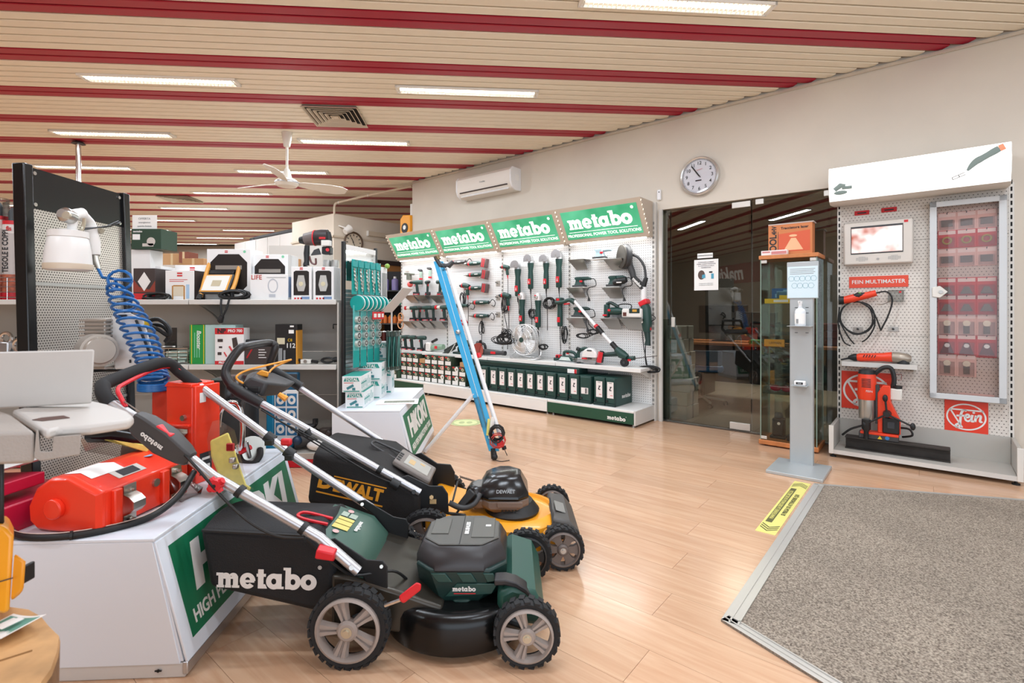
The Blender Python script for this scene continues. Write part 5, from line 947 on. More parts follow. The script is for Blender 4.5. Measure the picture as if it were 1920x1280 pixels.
# ------------------------------------------------------------------ lawn mowers
rimg = mat('rim_grey', '#9b9089', .45); fab = mat('bag_fabric', '#141416', .75, bump=.5, bscale=260); deckm = mat('deck_black', '#0d0d0d', .25, spec=.35); softgrip = mat('foam_grip', '#1b1a1b', .8)
brass = mat('brass_nut', '#c2b9a4', .3, .6); hoodm = mat('hood_grey', '#4f4e49', .45); hoodd = mat('hood_dark', '#2b2829', .4)
def wheel(parent, x, y, r, w, side, style='five', rim=None, name='wheel'):
    """wheel at local (x, y), axle along y; side -1 faces the camera"""
    M = T((x, y, r)); rim = rim or rimg
    ty = part(name, B().lathe([(r * .78, -w / 2 + .004), (r * .93, -w / 2), (r * .975, -w * .3), (r * .975, w * .3), (r * .93, w / 2), (r * .78, w / 2 - .004), (r * .78, -w / 2 + .004)], M @ RX(90), 40, caps=False), rubber, parent)
    b = B(); n = int(26 * r / .129)
    for i in range(n):
        a = 2 * PI * i / n
        for o, yy, tw in ((0, -w * .26, .35), (.5, w * .26, -.35)):
            aa = a + o * 2 * PI / n; b.box((0, 0, 0), (r * .175, w * .47, .007), M @ Matrix.Rotation(aa, 4, 'Y') @ T((0, yy, r * .9765)) @ RZ(tw * 40))
        b.box((0, 0, 0), (r * .13, .006, r * .06), M @ Matrix.Rotation(a, 4, 'Y') @ T((0, -w / 2 + .004, r * .925)))
    tr = part('tread', b, rubber, ty); tr['kind'] = 'stuff'
    yo = side * w * .32; rb = B()
    rb.lathe([(r * .7, -.016), (r * .8, -.016), (r * .8, .016), (r * .74, .02), (r * .7, .012), (r * .7, -.016)], M @ T((0, yo, 0)) @ RX(90 if side < 0 else -90), 40, caps=False)
    rb.lathe([(.03 * r / .129, -.012), (.034 * r / .129, .014), (.026 * r / .129, .022), (.012, .022)], M @ T((0, yo, 0)) @ RX(90 if side < 0 else -90), 20)
    ns = {'five': 5, 'seven': 6}.get(style, 5)
    for k in range(ns):
        Mk = M @ Matrix.Rotation(2 * PI * (k + .5) / ns - (PI / 2 if ns == 5 else 0) + PI, 4, 'Y')
        if style == 'five':
            rb.loft([[(e * sc, yo + f * side * -1, zz) for e, f in ((-.019, .004), (-.013, -.011), (-.004, -.011), (-.0025, -.004), (.0025, -.004), (.004, -.011), (.013, -.011), (.019, .004))][::side] for zz, sc in ((r * .2, .75 * r / .129), (r * .5, 1.1 * r / .129), (r * .73, 1.55 * r / .129))], Mk)
        else:
            rb.loft([[(e, yo + f, zz) for e, f in ((-sc, -.01), (sc, -.01), (sc, .01), (-sc, .01))] for zz, sc in ((r * .2, .014), (r * .5, .016), (r * .72, .03))], Mk)
    part('rim', rb, rim, ty)
    part('axle_nut', B().cyl((x, y + yo, r), (x, y + yo + side * .028, r), .009 * r / .11, n=6).cyl((x, y + yo, r), (x, y + yo + side * .0235, r), .015 * r / .11, n=16), brass if style == 'five' else steel, ty)
    return ty
# --- green and black mower in front
MO = V((-.25, 1.91, 0))
mw = thing('lawn_mower', 'green and black cordless lawn mower nearest the camera with black catcher bag', 'lawn mower', T(MO))
def m(px, py, d): return D(px, py, d) - MO
def mv(x, y, z): return V((x, y, z)) - MO
yn, yf_ = -.262, .265
wheel(mw, -.525 + .25, yn, .129, .05, -1); wheel(mw, .048 + .25, yn + .004, .107, .048, -1); wheel(mw, .062 + .25, yf_, .107, .048, -1, 'seven', black); wheel(mw, -.525 + .25, yf_, .129, .05, 1)
b = B(); b.lathe([(.262, .035), (.27, .03), (.272, .045), (.27, .115), (.262, .138), (.245, .15), (.225, .152), (.205, .145), (.12, .145)], T((.055, 0, 0)), 48)
part('deck', b, deckm, mw)
part('deck_rear', B().loft([[(x, y * k, z) for x, z in ((-.36, .09), (-.02, .05), (.02, .15), (-.12, .2), (-.3, .255), (-.36, .26))] for y, k in ((-.2, 1), (.2, 1))]), mat('deck_bronze', '#3d3932', .32, .4), mw, .012)
part('chute', B().loft([[(.02 - .1 * t_, y * (1 - t_ * .2), z) for y, z in ((-.14, .2), (.16, .2), (.12, .245 + .02 * t_), (-.1, .245 + .02 * t_))] for t_ in (0, .5, 1)]), deckm, mw, .02)
part('front_apron', B().loft([[(x, y, z) for x, z in ((.2, .1), (.345, .085), (.365, .13), (.33, .2), (.25, .225), (.2, .2))] for y in (-.2, .215)]), mat('apron_green', '#214d42', .4), mw, .02)
part('fender_strap', B().loft([[(.215 + .125 * math.sin(a) + o, y, .10 + .125 * math.cos(a) + q) for y, o, q in ((-.2, 0, 0), (-.145, 0, 0), (-.145, .0, .02), (-.2, .0, .02))] for a in (-.2, .1, .4, .7, 1.0, 1.3)]), hoodd, mw, .004)
for yy, nm in ((yn + .03, 'near'), (yf_ - .03, 'far')): part('axle_arm', B().cyl((.3, yy, .107), (.18, yy * .8, .12), .012, n=8).cyl((-.275, yy, .129), (-.2, yy * .8, .14), .014, n=8), black, mw)
# motor housing
def octa(x0, x1, y0, y1, z, c): return [(x0 + c, y0, z), (x1 - c, y0, z), (x1, y0 + c, z), (x1, y1 - c, z), (x1 - c, y1, z), (x0 + c, y1, z), (x0, y1 - c, z), (x0, y0 + c, z)]
part('motor_housing', B().loft([octa(-.06, .215, -.14, .16, .13, .09), octa(-.082, .228, -.155, .168, .165, .08), octa(-.09, .232, -.158, .168, .258, .055)]), dgreen, mw, .008)
part('motor_skirt', B().loft([octa(-.075, .225, -.165, .165, .14, .13), octa(-.05, .2, -.14, .14, .16, .1)]), mat('skirt_green', '#173a34', .45), mw, .01)
hd = part('battery_hood', B().loft([octa(-.092, .228, -.16, .168, .246, .075), octa(-.092, .228, -.156, .168, .277, .075), octa(-.07, .205, -.115, .145, .318, .06)]), hoodd, mw, .007)
part('lid', B().loft([octa(-.068, .203, -.112, .142, .3185, .058), octa(-.065, .2, -.11, .14, .324, .058)]), hoodm, mw, .003); part('lid_seam', B().bx(.062, .065, -.11, .146, .324, .3252), black, mw)
part('key_flap', B().bx(-.05, .015, -.03, .1, .324, .3275), mat('flap_grey', '#585751', .45), mw, .003); part('lid_panel', B().bx(.1, .185, -.06, .11, .324, .327), mat('flap_grey', '#585751'), mw, .004)
text('lettering', 'BRUSHLESS', .021, T((.083, .02, .3255)) @ RZ(90), printw, mw, .0008); part('usb_print', B().bx(.15, .17, .03, .045, .327, .3275), printw, mw)
part('badge_print', B().bx(.222, .2285, -.05, .05, .19, .25), mat('side_red', '#c02a30', .4), mw, .002); part('vent_ribs', B().prism([(-.03, .245), (.02, .245), (.045, .215), (-.005, .215)], -.162, -.156).prism([(.06, .245), (.11, .245), (.13, .215), (.08, .215)], -.162, -.156).prism([(.15, .245), (.185, .245), (.2, .22), (.165, .215)], -.162, -.156), mat('rib_green', '#1b413a', .4), mw, .002)
part('label_plate', B().prism([(.02, .165), (.18, .175), (.2, .21), (.06, .21)], -.1615, -.156), mat('rib_green', '#1b413a'), mw, .002); wordmark(.0118, front(.085, -.1632, .192), printw, mw); part('red_line', B().bx(.05, .125, -.1632, -.162, .176, .1785), printr, mw)
# rear flap, catcher bag
P = [(-.735, .36), (-.7, .385), (-.56, .335), (-.505, .27), (-.49, .2)]
part('rear_flap', B().loft([[(x + .25, y, z + (0 if abs(y) < .13 else -.02)) for x, z in P] + [(x + .25 - .012, y, z - .014 + (0 if abs(y) < .13 else -.02)) for x, z in P[::-1]] for y in (-.185, -.15, -.1, .1, .135, .16)]), mat('flap_green', '#3f5f53', .4), mw, .004)
Fm = frame(mv(-.625, 1.9, .361), (0, 1, 0), (-.14, 0, .05)); part('pictogram_print', B().bx(-.06, -.03, -.03, .03, 0, .001).bx(-.025, .005, -.03, .03, 0, .001).bx(.01, .03, -.03, .03, 0, .001), mat('print_straw', '#d9c46a', .5), mw, M=Fm); wordmark(.012, Fm @ T((.0, -.055, .001)) @ RZ(180), printw, mw); part('pictogram_frame', B().bx(.04, .075, -.03, -.002, 0, .001).bx(.04, .075, .004, .03, 0, .001), mat('print_sagegrey', '#9fae9f', .5), mw, M=Fm)
b = B(); ann(b, -.085, .005, .012, .012, 0, 0, n=14); ann(b, .09, .005, .012, .012, 0, 0, n=14); part('round_sticker', b, mat('print_blush', '#d5a6a4', .5), mw, M=Fm @ T((0, 0, .0012)))
bs = [[(-1.055, 1.715, .41), (-1.02, 1.715, .215), (-.665, 1.715, .132), (-.6, 1.715, .18), (-.6, 1.72, .30), (-.68, 1.72, .385)], [(-1.10, 2.06, .385), (-1.05, 2.06, .21), (-.665, 2.06, .14), (-.6, 2.06, .18), (-.6, 2.06, .3), (-.68, 2.06, .37)]]
rings = []
for k in range(7):
    f = k / 6; e = .012 * math.sin(f * PI); rings.append([tuple(V(a).lerp(V(c), f) - MO + V((-e if i in (0, 1) else 0, 0, e * 1.4 if i in (0, 5) else -e))) for i, (a, c) in enumerate(zip(*bs))])
part('catcher_bag', B().loft(rings), fab, mw, .02, seg=3); wordmark(.0497, front(*(mv(-.828, 1.7135, .241)), -1.5), printw, mw, True)
part('bag_piping', B().tube([mv(-1.045, 1.716, .408), mv(-.7, 1.716, .39)], .006, 6), black, mw)
part('bag_handle', B().tube(smooth([mv(-.66, 1.82, .385), mv(-.74, 1.81, .408), mv(-.775, 1.84, .41), mv(-.755, 1.87, .408), mv(-.66, 1.87, .385)]), .006, 6), red, mw)
# handlebar
tubr = .0165; al = mat('tube_alu', '#c3c3c6', .32, .75)
part('handle_tube', B().tube([m(672, 1071, 1.68), m(600, 1008, 1.68), m(400, 893, 1.685), m(335, 841, 1.69)], tubr, 14), al, mw); part('handle_tube', B().tube([m(697, 952, 2.12), m(545, 852, 2.12)], tubr, 14), al, mw); part('handle_tube', B().tube([m(560, 862, 2.12), m(495, 813, 2.12), m(372, 722, 2.12)], tubr * .95, 14), al, mw); part('handle_tube', B().tube([m(252, 783, 1.70), m(204, 752, 1.70)], tubr, 14), al, mw)
part('foam_grip', B().tube(smooth([m(209, 757, 1.70), m(196, 742, 1.705), m(193, 727, 1.73), m(203, 716, 1.78), m(285, 684, 2.0), m(310, 680, 2.07), m(325, 686, 2.105), m(338, 698, 2.12), m(371, 722, 2.12)], 5), .0225, 14), softgrip, mw)
part('bail_lever', B().tube(smooth([m(236, 763, 1.70), m(226, 744, 1.71), m(221, 731, 1.73), m(232, 720, 1.78), m(286, 694, 2.0), m(318, 687, 2.08), m(338, 694, 2.11), m(373, 727, 2.12)], 5), .007, 8), red, mw)
part('brake_wire', B().tube([m(233, 752, 1.7), m(268, 776, 1.69)], .0022, 5), steel, mw)
c0, c1 = m(258, 787, 1.685), m(345, 851, 1.685); dx = (c1 - c0).normalized(); up = V((0, -1, 0)).cross(dx); L = (c1 - c0).length; Mc = frame(c0, dx, up)
part('switch_console', B().loft([[(x, y * k, z * k2) for y, z in ((-.035, -.03), (.03, -.03), (.04, 0), (.035, .035), (-.03, .035), (-.04, 0))] for x, k, k2 in ((-.01, .75, .7), (.03, 1.05, 1), (L * .62, 1.2, 1.1), (L, .85, .9), (L + .03, .6, .65))]), mat('console_grey', '#3f3d3d', .5), mw, .006, M=Mc)
part('lock_button', B().box((L * .55, .032, .02), (.06, .024, .03)), red, mw, .005, M=Mc); wordmark(.0125, Mc @ T((L * .5, -.004, .04)) @ RZ(180), printw, mw)
part('control_cable', B().tube(smooth([m(347, 853, 1.66), m(372, 880, 1.64), m(420, 935, 1.65), m(470, 980, 1.65), m(520, 1005, 1.65), m(570, 1008, 1.66)], 5), .0045, 6).tube(smooth([m(345, 850, 1.7), m(400, 885, 1.71), m(452, 915, 1.7)], 5), .004, 6), cable, mw)
for px, py, d in ((450, 921, 1.68), (569, 990, 1.68)): part('cable_tie', B().tube([m(px - 4, py - 3, d), m(px + 4, py + 3, d)], .021, 10), black, mw)
for px, py in ((506, 821), (543, 849)): part('tube_clamp', B().tube([m(px - 7, py - 5, 2.12), m(px + 7, py + 5, 2.12)], .0225, 10).box(m(px, py + 8, 2.1), (.03, .03, .02)), black, mw)
k = m(405, 909, 1.655); b = B()
for i in range(4): b.cyl(k, k + V((math.cos(i * PI / 2 + .6), 0, math.sin(i * PI / 2 + .6))) * .028, .013, .01, 8)
part('star_knob', b.cyl(k + V((0, -.012, 0)), k + V((0, .02, 0)), .02, n=12), red, mw); part('knob_bolt', B().cyl(k + V((0, -.014, 0)), k, .006, n=8), black, mw); k2 = m(532, 835, 2.1); part('star_knob', B().box(k2 + V((.02, -.02, .02)), (.045, .02, .03)), red, mw, .008)
part('tube_lever', B().tube([m(596, 1033, 1.66), m(629, 1040, 1.66)], [.026, .022], 6), red, mw, .004); part('tube_bolt', B().cyl(m(659, 1064, 1.665), m(659, 1064, 1.65), .008, n=8), steel, mw)
def brk(pts, d, t_=.006): return B().loft([[tuple(D(px, py, d + o) - MO) for px, py in pts] for o in (0, t_)])
part('handle_bracket', brk([(612, 1012), (628, 1008), (688, 1048), (718, 1050), (727, 1062), (727, 1120), (700, 1124), (680, 1080), (640, 1050)], 1.715, .03), black, mw, .004); part('handle_bracket', brk([(668, 940), (684, 936), (738, 968), (762, 972), (767, 985), (764, 1022), (735, 1010), (700, 965)], 2.08, .03), black, mw, .004)
part('bracket_bolt', B().cyl(m(715, 1062, 1.712), m(715, 1062, 1.70), .006, n=8).cyl(m(679, 945, 2.07), m(679, 945, 2.06), .007, n=8), zinc, mw)
part('spring', B().tube([m(768, 998, 2.05) + V((.0 + i * .0012, .006 * math.cos(i * 1.3), .006 * math.sin(i * 1.3) - i * .0003)) for i in range(80)], .0016, 4), dgrey, mw)
part('height_lever', B().tube([m(722, 1135, 1.63), m(752, 1124, 1.62)], .006, 6), chrome, mw); part('lever_grip', B().loft([[tuple(D(px, py, dd) - MO) for px, py in ((748, 1117), (781, 1091), (790, 1094), (789, 1106), (757, 1131), (749, 1126))] for dd in (1.605, 1.635)]), red, mw, .005)
part('drive_cable', B().tube(smooth([m(575, 1010, 1.69), m(630, 1060, 1.69), m(668, 1078, 1.7), m(735, 1070, 1.75), m(762, 1085, 1.8)], 5), .005, 6), cable, mw)
# --- yellow and black mower behind
DO = V((-.1, 2.53, 0)); dw = thing('lawn_mower', 'yellow and black cordless lawn mower standing behind the green one', 'lawn mower', T(DO))
def e(px, py, d): return D(px, py, d) - DO
def ev(x, y, z): return V((x, y, z)) - DO
drim = mat('rim_taupe', '#6a5f59', .5)
wheel(dw, .325, -.262, .095, .05, -1, 'seven', drim); wheel(dw, .318, .262, .095, .05, -1, 'seven', drim); wheel(dw, -.28, -.262, .13, .05, -1, 'seven', drim); wheel(dw, -.28, .262, .13, .05, 1, 'seven', drim)
part('deck', B().lathe([(.25, .03), (.262, .04), (.262, .11), (.25, .155), (.22, .175), (.2, .178), (.19, .165), (.165, .16), (.12, .165)], T((.1, 0, 0)), 48), yellow, dw)
part('deck_body', B().loft([[(x, y * k, z) for x, z in ((-.3, .07), (.3, .04), (.33, .1), (.3, .15), (.1, .165), (-.1, .18), (-.3, .24))] for y, k in ((-.215, 1), (.215, 1))]), yellow, dw, .03, seg=3)
part('front_cover', B().loft([[(x, y, z) for x, z in ((.27, .09), (.41, .07), (.42, .11), (.37, .17), (.29, .185))] for y in (-.17, .19)]), mat('cover_dark', '#4b4845', .5), dw, .015); part('front_plate', B().box((.335, -.02, .182), (.05, .12, .006), None, Matrix.Rotation(R(18), 3, 'Y')), mat('cover_light', '#84827d', .5), dw, .003)
def lev(a, c_, n, w=.012):
    b = B()
    for i in range(n): b.tube([a + V((0, (i - n / 2) * .011, 0)), c_ + V((0, (i - n / 2) * .011, 0))], .0045, 6)
    return b
part('height_lever', lev(e(1037, 985, 2.36), e(1031, 935, 2.5), 4), black, dw); part('height_lever', lev(e(850, 935, 2.36), e(858, 903, 2.45), 4), black, dw); part('lever_pivot', B().cyl(e(1040, 988, 2.33), e(1040, 988, 2.44), .02, n=10).cyl(e(1026, 990, 2.33), e(1040, 990, 2.33), .014, n=8), dgrey, dw); part('axle_rod', B().tube([e(992, 925, 2.75), e(1030, 932, 2.78), e(1040, 942, 2.78)], .008, 6), black, dw)
part('motor_base', B().lathe([(.13, .16), (.135, .175), (.115, .2), (.1, .22)], T((.1, -.02, 0)), 26), black, dw)
def octd(x0, x1, y0, y1, z, c): return octa(x0, x1, y0, y1, z, c)
part('motor_lower', B().loft([octd(-.04, .165, -.12, .12, .19, .06), octd(-.06, .18, -.14, .14, .215, .05), octd(-.06, .18, -.14, .14, .255, .05)]), mat('motor_taupe', '#7d6a5e', .45), dw, .01); part('motor_cover', B().loft([octd(-.062, .182, -.145, .145, .25, .05), octd(-.06, .178, -.14, .14, .275, .05), octd(-.03, .148, -.1, .11, .333, .05), octd(-.0, .14, -.07, .09, .35, .04)]), gloss, dw, .012)
part('motor_lobe', B().loft([octd(-.12, .0, -.1, .05, .2, .04), octd(-.13, .0, -.11, .06, .25, .035)]), mat('motor_taupe', '#7d6a5e'), dw, .01); part('motor_lobe_cover', B().loft([octd(-.132, .0, -.112, .062, .248, .035), octd(-.1, .0, -.08, .04, .3, .03)]), gloss, dw, .01)
part('latch', B().bx(.03, .15, -.148, -.144, .225, .25), mat('motor_taupe', '#7d6a5e'), dw, .003); b = B()
for i in range(5): b.bx(.05 + i * .016, .06 + i * .016, -.1435, -.14, .205, .211)
part('vent_slots', b, black, dw); text('lettering', 'DEWALT', .022, T((.07, -.128, .293)) @ RX(58), printg, dw, .0008)
part('motor_hose', B().tube(smooth([e(900, 926, 2.42), e(888, 945, 2.38), e(866, 952, 2.36), e(842, 942, 2.36)], 5), .013, 10), dgrey, dw); part('safety_plug', B().tube([e(888, 922, 2.4), e(864, 950, 2.38)], [.03, .024], 4), black, dw, .005); part('plug_cable', B().tube([e(864, 950, 2.38), e(848, 975, 2.36)], .006, 6), cable, dw); part('deck_hook', B().tube([e(838, 962, 2.36), e(872, 966, 2.34)], .008, 6), black, dw)
bs = [[(-.905, 2.315, .505), (-.935, 2.315, .27), (-.58, 2.315, .16), (-.42, 2.315, .2), (-.42, 2.315, .31), (-.62, 2.315, .45)], [(-.955, 2.74, .5), (-.975, 2.74, .27), (-.58, 2.74, .16), (-.42, 2.74, .2), (-.42, 2.74, .31), (-.62, 2.74, .45)]]
rings = []
for k in range(7):
    f = k / 6; q = .014 * math.sin(f * PI); rings.append([tuple(V(a).lerp(V(c), f) - DO + V((-q if i in (0, 1) else 0, 0, q * .6 if i in (0, 5) else -q))) for i, (a, c) in enumerate(zip(*bs))])
part('catcher_bag', B().loft(rings), mat('bag_fabric_brown', '#1d1a19', .8, bump=.4, bscale=200), dw, .025, seg=3)
ry = mat('print_orange', '#eda02e', .5)
Mt = front(*ev(-.735, 2.312, .34), -13); text('lettering', 'D', .092, Mt @ T((-.118, .004, 0)), ry, dw, .004); text('lettering', 'EWALT', .075, Mt @ T((.035, -.003, 0)), ry, dw, .0035, sx=.92); b = B(); rect(b, -.15, .16, -.05, -.043); rect(b, -.085, .16, .036, .042); part('rule_print', b, ry, dw, M=Mt)
part('bag_handle', B().tube(smooth([e(745, 862, 2.5), e(704, 838, 2.5), e(697, 831, 2.52), e(703, 827, 2.56), e(712, 830, 2.56), e(752, 848, 2.56)], 5), .006, 6), dgrey, dw)
part('handle_tube', B().tube([e(788, 923, 2.32), e(489, 755, 2.33)], .016, 14), al, dw); part('handle_tube', B().tube([e(770, 862, 2.74), e(562, 727, 2.74)], .0155, 14), al, dw)
part('rear_cover', B().box((0, 0, 0), (.2, .2, .03), frame(e(778, 874, 2.5), (.86, 0, -.5), (0, 1, 0))), taupe, dw, .01); part('cover_display', B().box((.01, -.01, .016), (.13, .13, .004), frame(e(778, 874, 2.5), (.86, 0, -.5), (0, 1, 0))), mat('display_grey', '#a5a29a', .35), dw, .004); b = B(); Mf = frame(e(778, 874, 2.5), (.86, 0, -.5), (0, 1, 0))
for i in range(4): b.box((-.085, -.07 + i * .03, .017), (.02, .014, .003), Mf)
part('cover_ribs', b, dgrey, dw); part('cover_prints', B().box((-.02, -.02, .0185), (.03, .06, .001), Mf).box((.03, .02, .0185), (.025, .02, .001), Mf), mat('print_tan', '#c7a878', .5), dw)
def brk2(pts, d, t_): return B().loft([[tuple(D(px, py, d + o) - DO) for px, py in pts] for o in (0, t_)])
part('handle_bracket', brk2([(748, 895), (765, 890), (806, 910), (830, 910), (840, 925), (842, 975), (835, 1000), (780, 985), (770, 930)], 2.345, .03), black, dw, .005); part('handle_bracket', brk2([(775, 852), (790, 848), (820, 868), (845, 870), (853, 885), (852, 925), (820, 925), (800, 890)], 2.7, .03), black, dw, .005)
part('bracket_slot', B().cyl(e(809, 932, 2.343), e(809, 932, 2.335), .01, n=6).box(e(812, 940, 2.342), (.03, .004, .02)), MATS['print_tan'], dw); part('tube_bolt', B().cyl(e(776, 922, 2.31), e(776, 922, 2.3), .01, n=10), black, dw)
part('spring', B().tube([e(862, 893, 2.68) + V((i * .0013, .005 * math.cos(i * 1.3), .006 * math.sin(i * 1.3) - i * .0004)) for i in range(60)], .0016, 4), dgrey, dw)
part('tube_clamp', B().tube([e(708, 878, 2.325), e(716, 883, 2.325)], .02, 10).tube([e(733, 903, 2.3), e(748, 911, 2.3)], .022, 10), black, dw); part('tube_clamp', B().tube([e(576, 806, 2.325), e(584, 816, 2.325)], .021, 10), black, dw)
part('control_cable', B().tube(smooth([e(490, 768, 2.3), e(535, 795, 2.3), e(580, 818, 2.3), e(640, 855, 2.29), e(700, 890, 2.3), e(735, 905, 2.3)], 5), .004, 6).tube(smooth([e(490, 765, 2.33), e(560, 812, 2.31), e(650, 866, 2.3)], 5), .003, 6), cable, dw)
bk3 = mat('grip_black', '#232122', .38)
part('grip_loop', B().tube(smooth([e(438, 728, 2.33), e(427, 712, 2.33), e(423, 698, 2.34), e(430, 680, 2.36), e(448, 655, 2.4), e(462, 649, 2.45), e(500, 643, 2.7), e(514, 646, 2.74), e(515, 655, 2.74), e(506, 685, 2.74), e(515, 697, 2.74)], 5), .02, 14), bk3, dw)
part('grip_sleeve', B().tube([e(432, 722, 2.33), e(450, 735, 2.33), e(491, 757, 2.33)], [.022, .027, .025], 12), black, dw); part('grip_sleeve', B().tube([e(512, 693, 2.74), e(565, 726, 2.74)], [.022, .026], 12), black, dw)
part('switch_console', B().loft([[tuple(D(px, py, dd) - DO) for px, py in pl] for dd, pl in ((2.36, [(452, 722), (470, 706), (500, 716), (492, 745)]), (2.5, [(460, 704), (482, 695), (540, 722), (520, 742)]), (2.62, [(468, 698), (498, 697), (555, 716), (535, 733)]), (2.7, [(505, 705), (515, 699), (552, 716), (540, 725)]))]), dgrey, dw, .012); part('console_pocket', B().box(e(478, 730, 2.37), (.06, .03, .03)), black, dw, .006)
part('start_button', B().loft([[tuple(D(px, py, dd) - DO) for px, py in ((476, 703), (490, 693), (504, 697), (503, 707))] for dd in (2.45, 2.56)]), mat('button_orange', '#f0a23c', .4), dw, .006); part('drive_lever', B().tube([e(523, 739, 2.44), e(537, 748, 2.44)], [.012, .016], 8), MATS['button_orange'], dw)
part('bail_wire', B().tube(smooth([e(456, 718, 2.35), e(446, 712, 2.36), e(445, 704, 2.38), e(470, 692, 2.45), e(546, 674, 2.7)], 5), .005, 8).tube(smooth([e(504, 699, 2.6), e(515, 688, 2.66), e(546, 674, 2.7)], 5), .005, 8), MATS['button_orange'], dw)
# ------------------------------------------------------------------ white display plinths
plw = mat('plinth_white', '#dfe5ed', .4)
def plinth(M, wt, L, label, logo):
    """root at the front corner of the sloped sign face, on the floor; x to the right, y along the sign face"""
    t = thing('display_plinth', label, 'plinth', M, 'white display plinths with sloped green sign'); h, sl = .44, .1
    part('carcass', B().loft([[(-wt - sl, y, .05), (-.012, y, .05), (-sl, y, h - .012), (-wt - sl, y, h - .012)] for y in (.004, L - .004)]), plw, t)
    part('top_panel', B().bx(-wt - sl - .004, -sl + .003, -.002, L + .002, h - .012, h), plw, t, .003)
    part('front_panel', B().loft([[(-wt - sl - .002, y, .045), (-.02, y, .045), (-sl - .004, y, h - .012), (-wt - sl - .002, y, h - .012)] for y in (-.001, .006)]), plw, t, .001)
    part('base_trim', B().bx(-wt - sl + .01, -.006, .002, L, 0.0, .046), mat('trim_grey', '#cdcac6', .4), t, .004); part('side_trim', B().bx(-.012, .004, -.002, L, .012, .05), alu, t, .003)
    F_ = frame((-.05 - .0, L / 2, .235), (0, 1, 0), (-sl, 0, h - .06)); hh = (h - .06) / 2 * 1.03
    sp = part('sign_frame', B().bx(-L / 2 + .002, L / 2 - .002, -hh, hh, -.004, .004), plw, t, .002, M=F_)
    part('green_sign', B().bx(-L / 2 + .05, L / 2 - .035, -hh + .05, hh - .035, .004, .0055), hgreen, t, M=F_)
    text('lettering', 'HiKOKI', .195, F_ @ T((.0, .04, .0062)), printw, t, .011, sx=1.22, shear=.15); text('lettering', 'HIGH PERFORMANCE POWER TOOLS', .062, F_ @ T((.0, -.096, .0062)), printw, t, .0012, sx=.84)
    part('screw_slot', B().bx(-.095, -.075, -.0035, -.0008, .024, .028).cyl((-.085, -.0035, .026), (-.085, -.0008, .026), .005, n=8), black, t)
    return t
plinth(T((-1.019, 1.592, 0)) @ RZ(3.0), .49, 1.035, 'near white plinth under the orange hoists', 0)
plinth(T((-.70, 3.617, 0)) @ RZ(1.2), .475, 1.07, 'far white plinth carrying the teal and white tool cartons', 1)
PT = .4405
# ------------------------------------------------------------------ electric hoists on the near plinth
def hoist(M, label, tag_lbl=True):
    """lying body: axis along +y, end cap towards -y, flat side at +x"""
    t = thing('electric_hoist', label, 'hoist', M, 'orange electric hoists'); L = .36
    prof = [(.13, .005), (.13, .132), (.02, .178), (-.05, .172), (-.105, .135), (-.132, .08), (-.128, .03), (-.1, .005), (-.05, -.0), (.06, .0)]
    part('body', B().loft([[(x, y, z) for x, z in prof] for y in (0, L)]), orange, t, .006)
    part('end_cap', B().loft([[(x * k, y, .085 + (z - .085) * k) for x, z in prof] for y, k in ((-.012, .9), (0, 1.0), (.012, 1.01))]), orange, t, .003); part('cap_boss', B().cyl((-.02, -.03, .08), (-.02, -.01, .08), .032, n=22), orange, t, .004)
    for y in (.03, .225): part('flange', B().bx(.128, .146, y, y + .03, .012, .128), orange, t, .004)
    for y in (.09, .29):
        c_ = part('cable_clamp', B().loft([[(.134 + o + q, y - .02 + w, z) for w in (0, .048)] + [(.138 + o + q, y - .02 + w, z) for w in (.048, 0)] for z, o, q in ((.128, 0, 0), (.098, 0, 0), (.09, .02, 0), (.075, .036, 0), (.052, .036, 0), (.036, .02, 0), (.028, 0, 0), (.004, 0, 0))]), zinc, t)
        for z in (.112, .016): part('bolt', B().cyl((.136, y - .002, z), (.15, y - .002, z), .009, n=6).cyl((.15, y - .002, z), (.162, y - .002, z), .005, n=8), zinc, c_)
    part('side_button', B().cyl((.13, .205, .095), (.138, .205, .095), .014, n=16), zinc, t)
    F_ = frame((.08, .12, .1535), (.0, 1, 0), (-.11, 0, .046)); pl_ = part('rating_plate', B().bx(-.05, .06, -.022, .022, 0, .0012), mat('plate_pale', '#c9c5bd', .4), t, M=F_ @ T((.02, 0, .0005))); part('plate_print', B().bx(-.03, .04, -.018, .018, .0018, .0022), ink, t, M=F_ @ T((0.02, 0, 0)))
    part('blue_sticker', B().cyl((.04, .27, .1775), (.04, .27, .1785), .016, n=16), mat('sticker_sky', '#8fb4d6', .5), t, M=T((0, 0, -.008))); part('white_decal', B().loft([[(x, y, z + o) for x, z in ((.06, .1625), (.02, .1792), (-.04, .1738))] + [(x, y, z + o + .001) for x, z in ((-.04, .1738), (.02, .1792), (.06, .1625))] for y, o in ((.03, 0), (.15, 0))]), paper, t)
    return t
hoist(frame(V((-1.43, 1.63, PT)), (.985, -.12, 0), (.12, .985, 0)), 'orange electric hoist lying on the near white plinth')
t = thing('rope_drum', 'steel rope drum showing behind the lying orange hoist', 'drum', at(-1.46, 2.045, PT)); part('drum', B().lathe([(.1, -.02), (.1, .02)], T((0, 0, .14)) @ RX(90), 28), zinc, t); part('stand', B().bx(-.06, .06, -.02, .02, 0, .1), zinc, t); part('bolt', B().cyl((.0, -.03, .2), (.0, -.02, .2), .01, n=6), steel, t)
sb = thing('electric_hoist', 'orange electric hoist standing on end behind the mower console', 'hoist', frame(V((-1.36, 2.14, PT)), (.97, -.24, 0), (.24, .97, 0)), 'orange electric hoists')
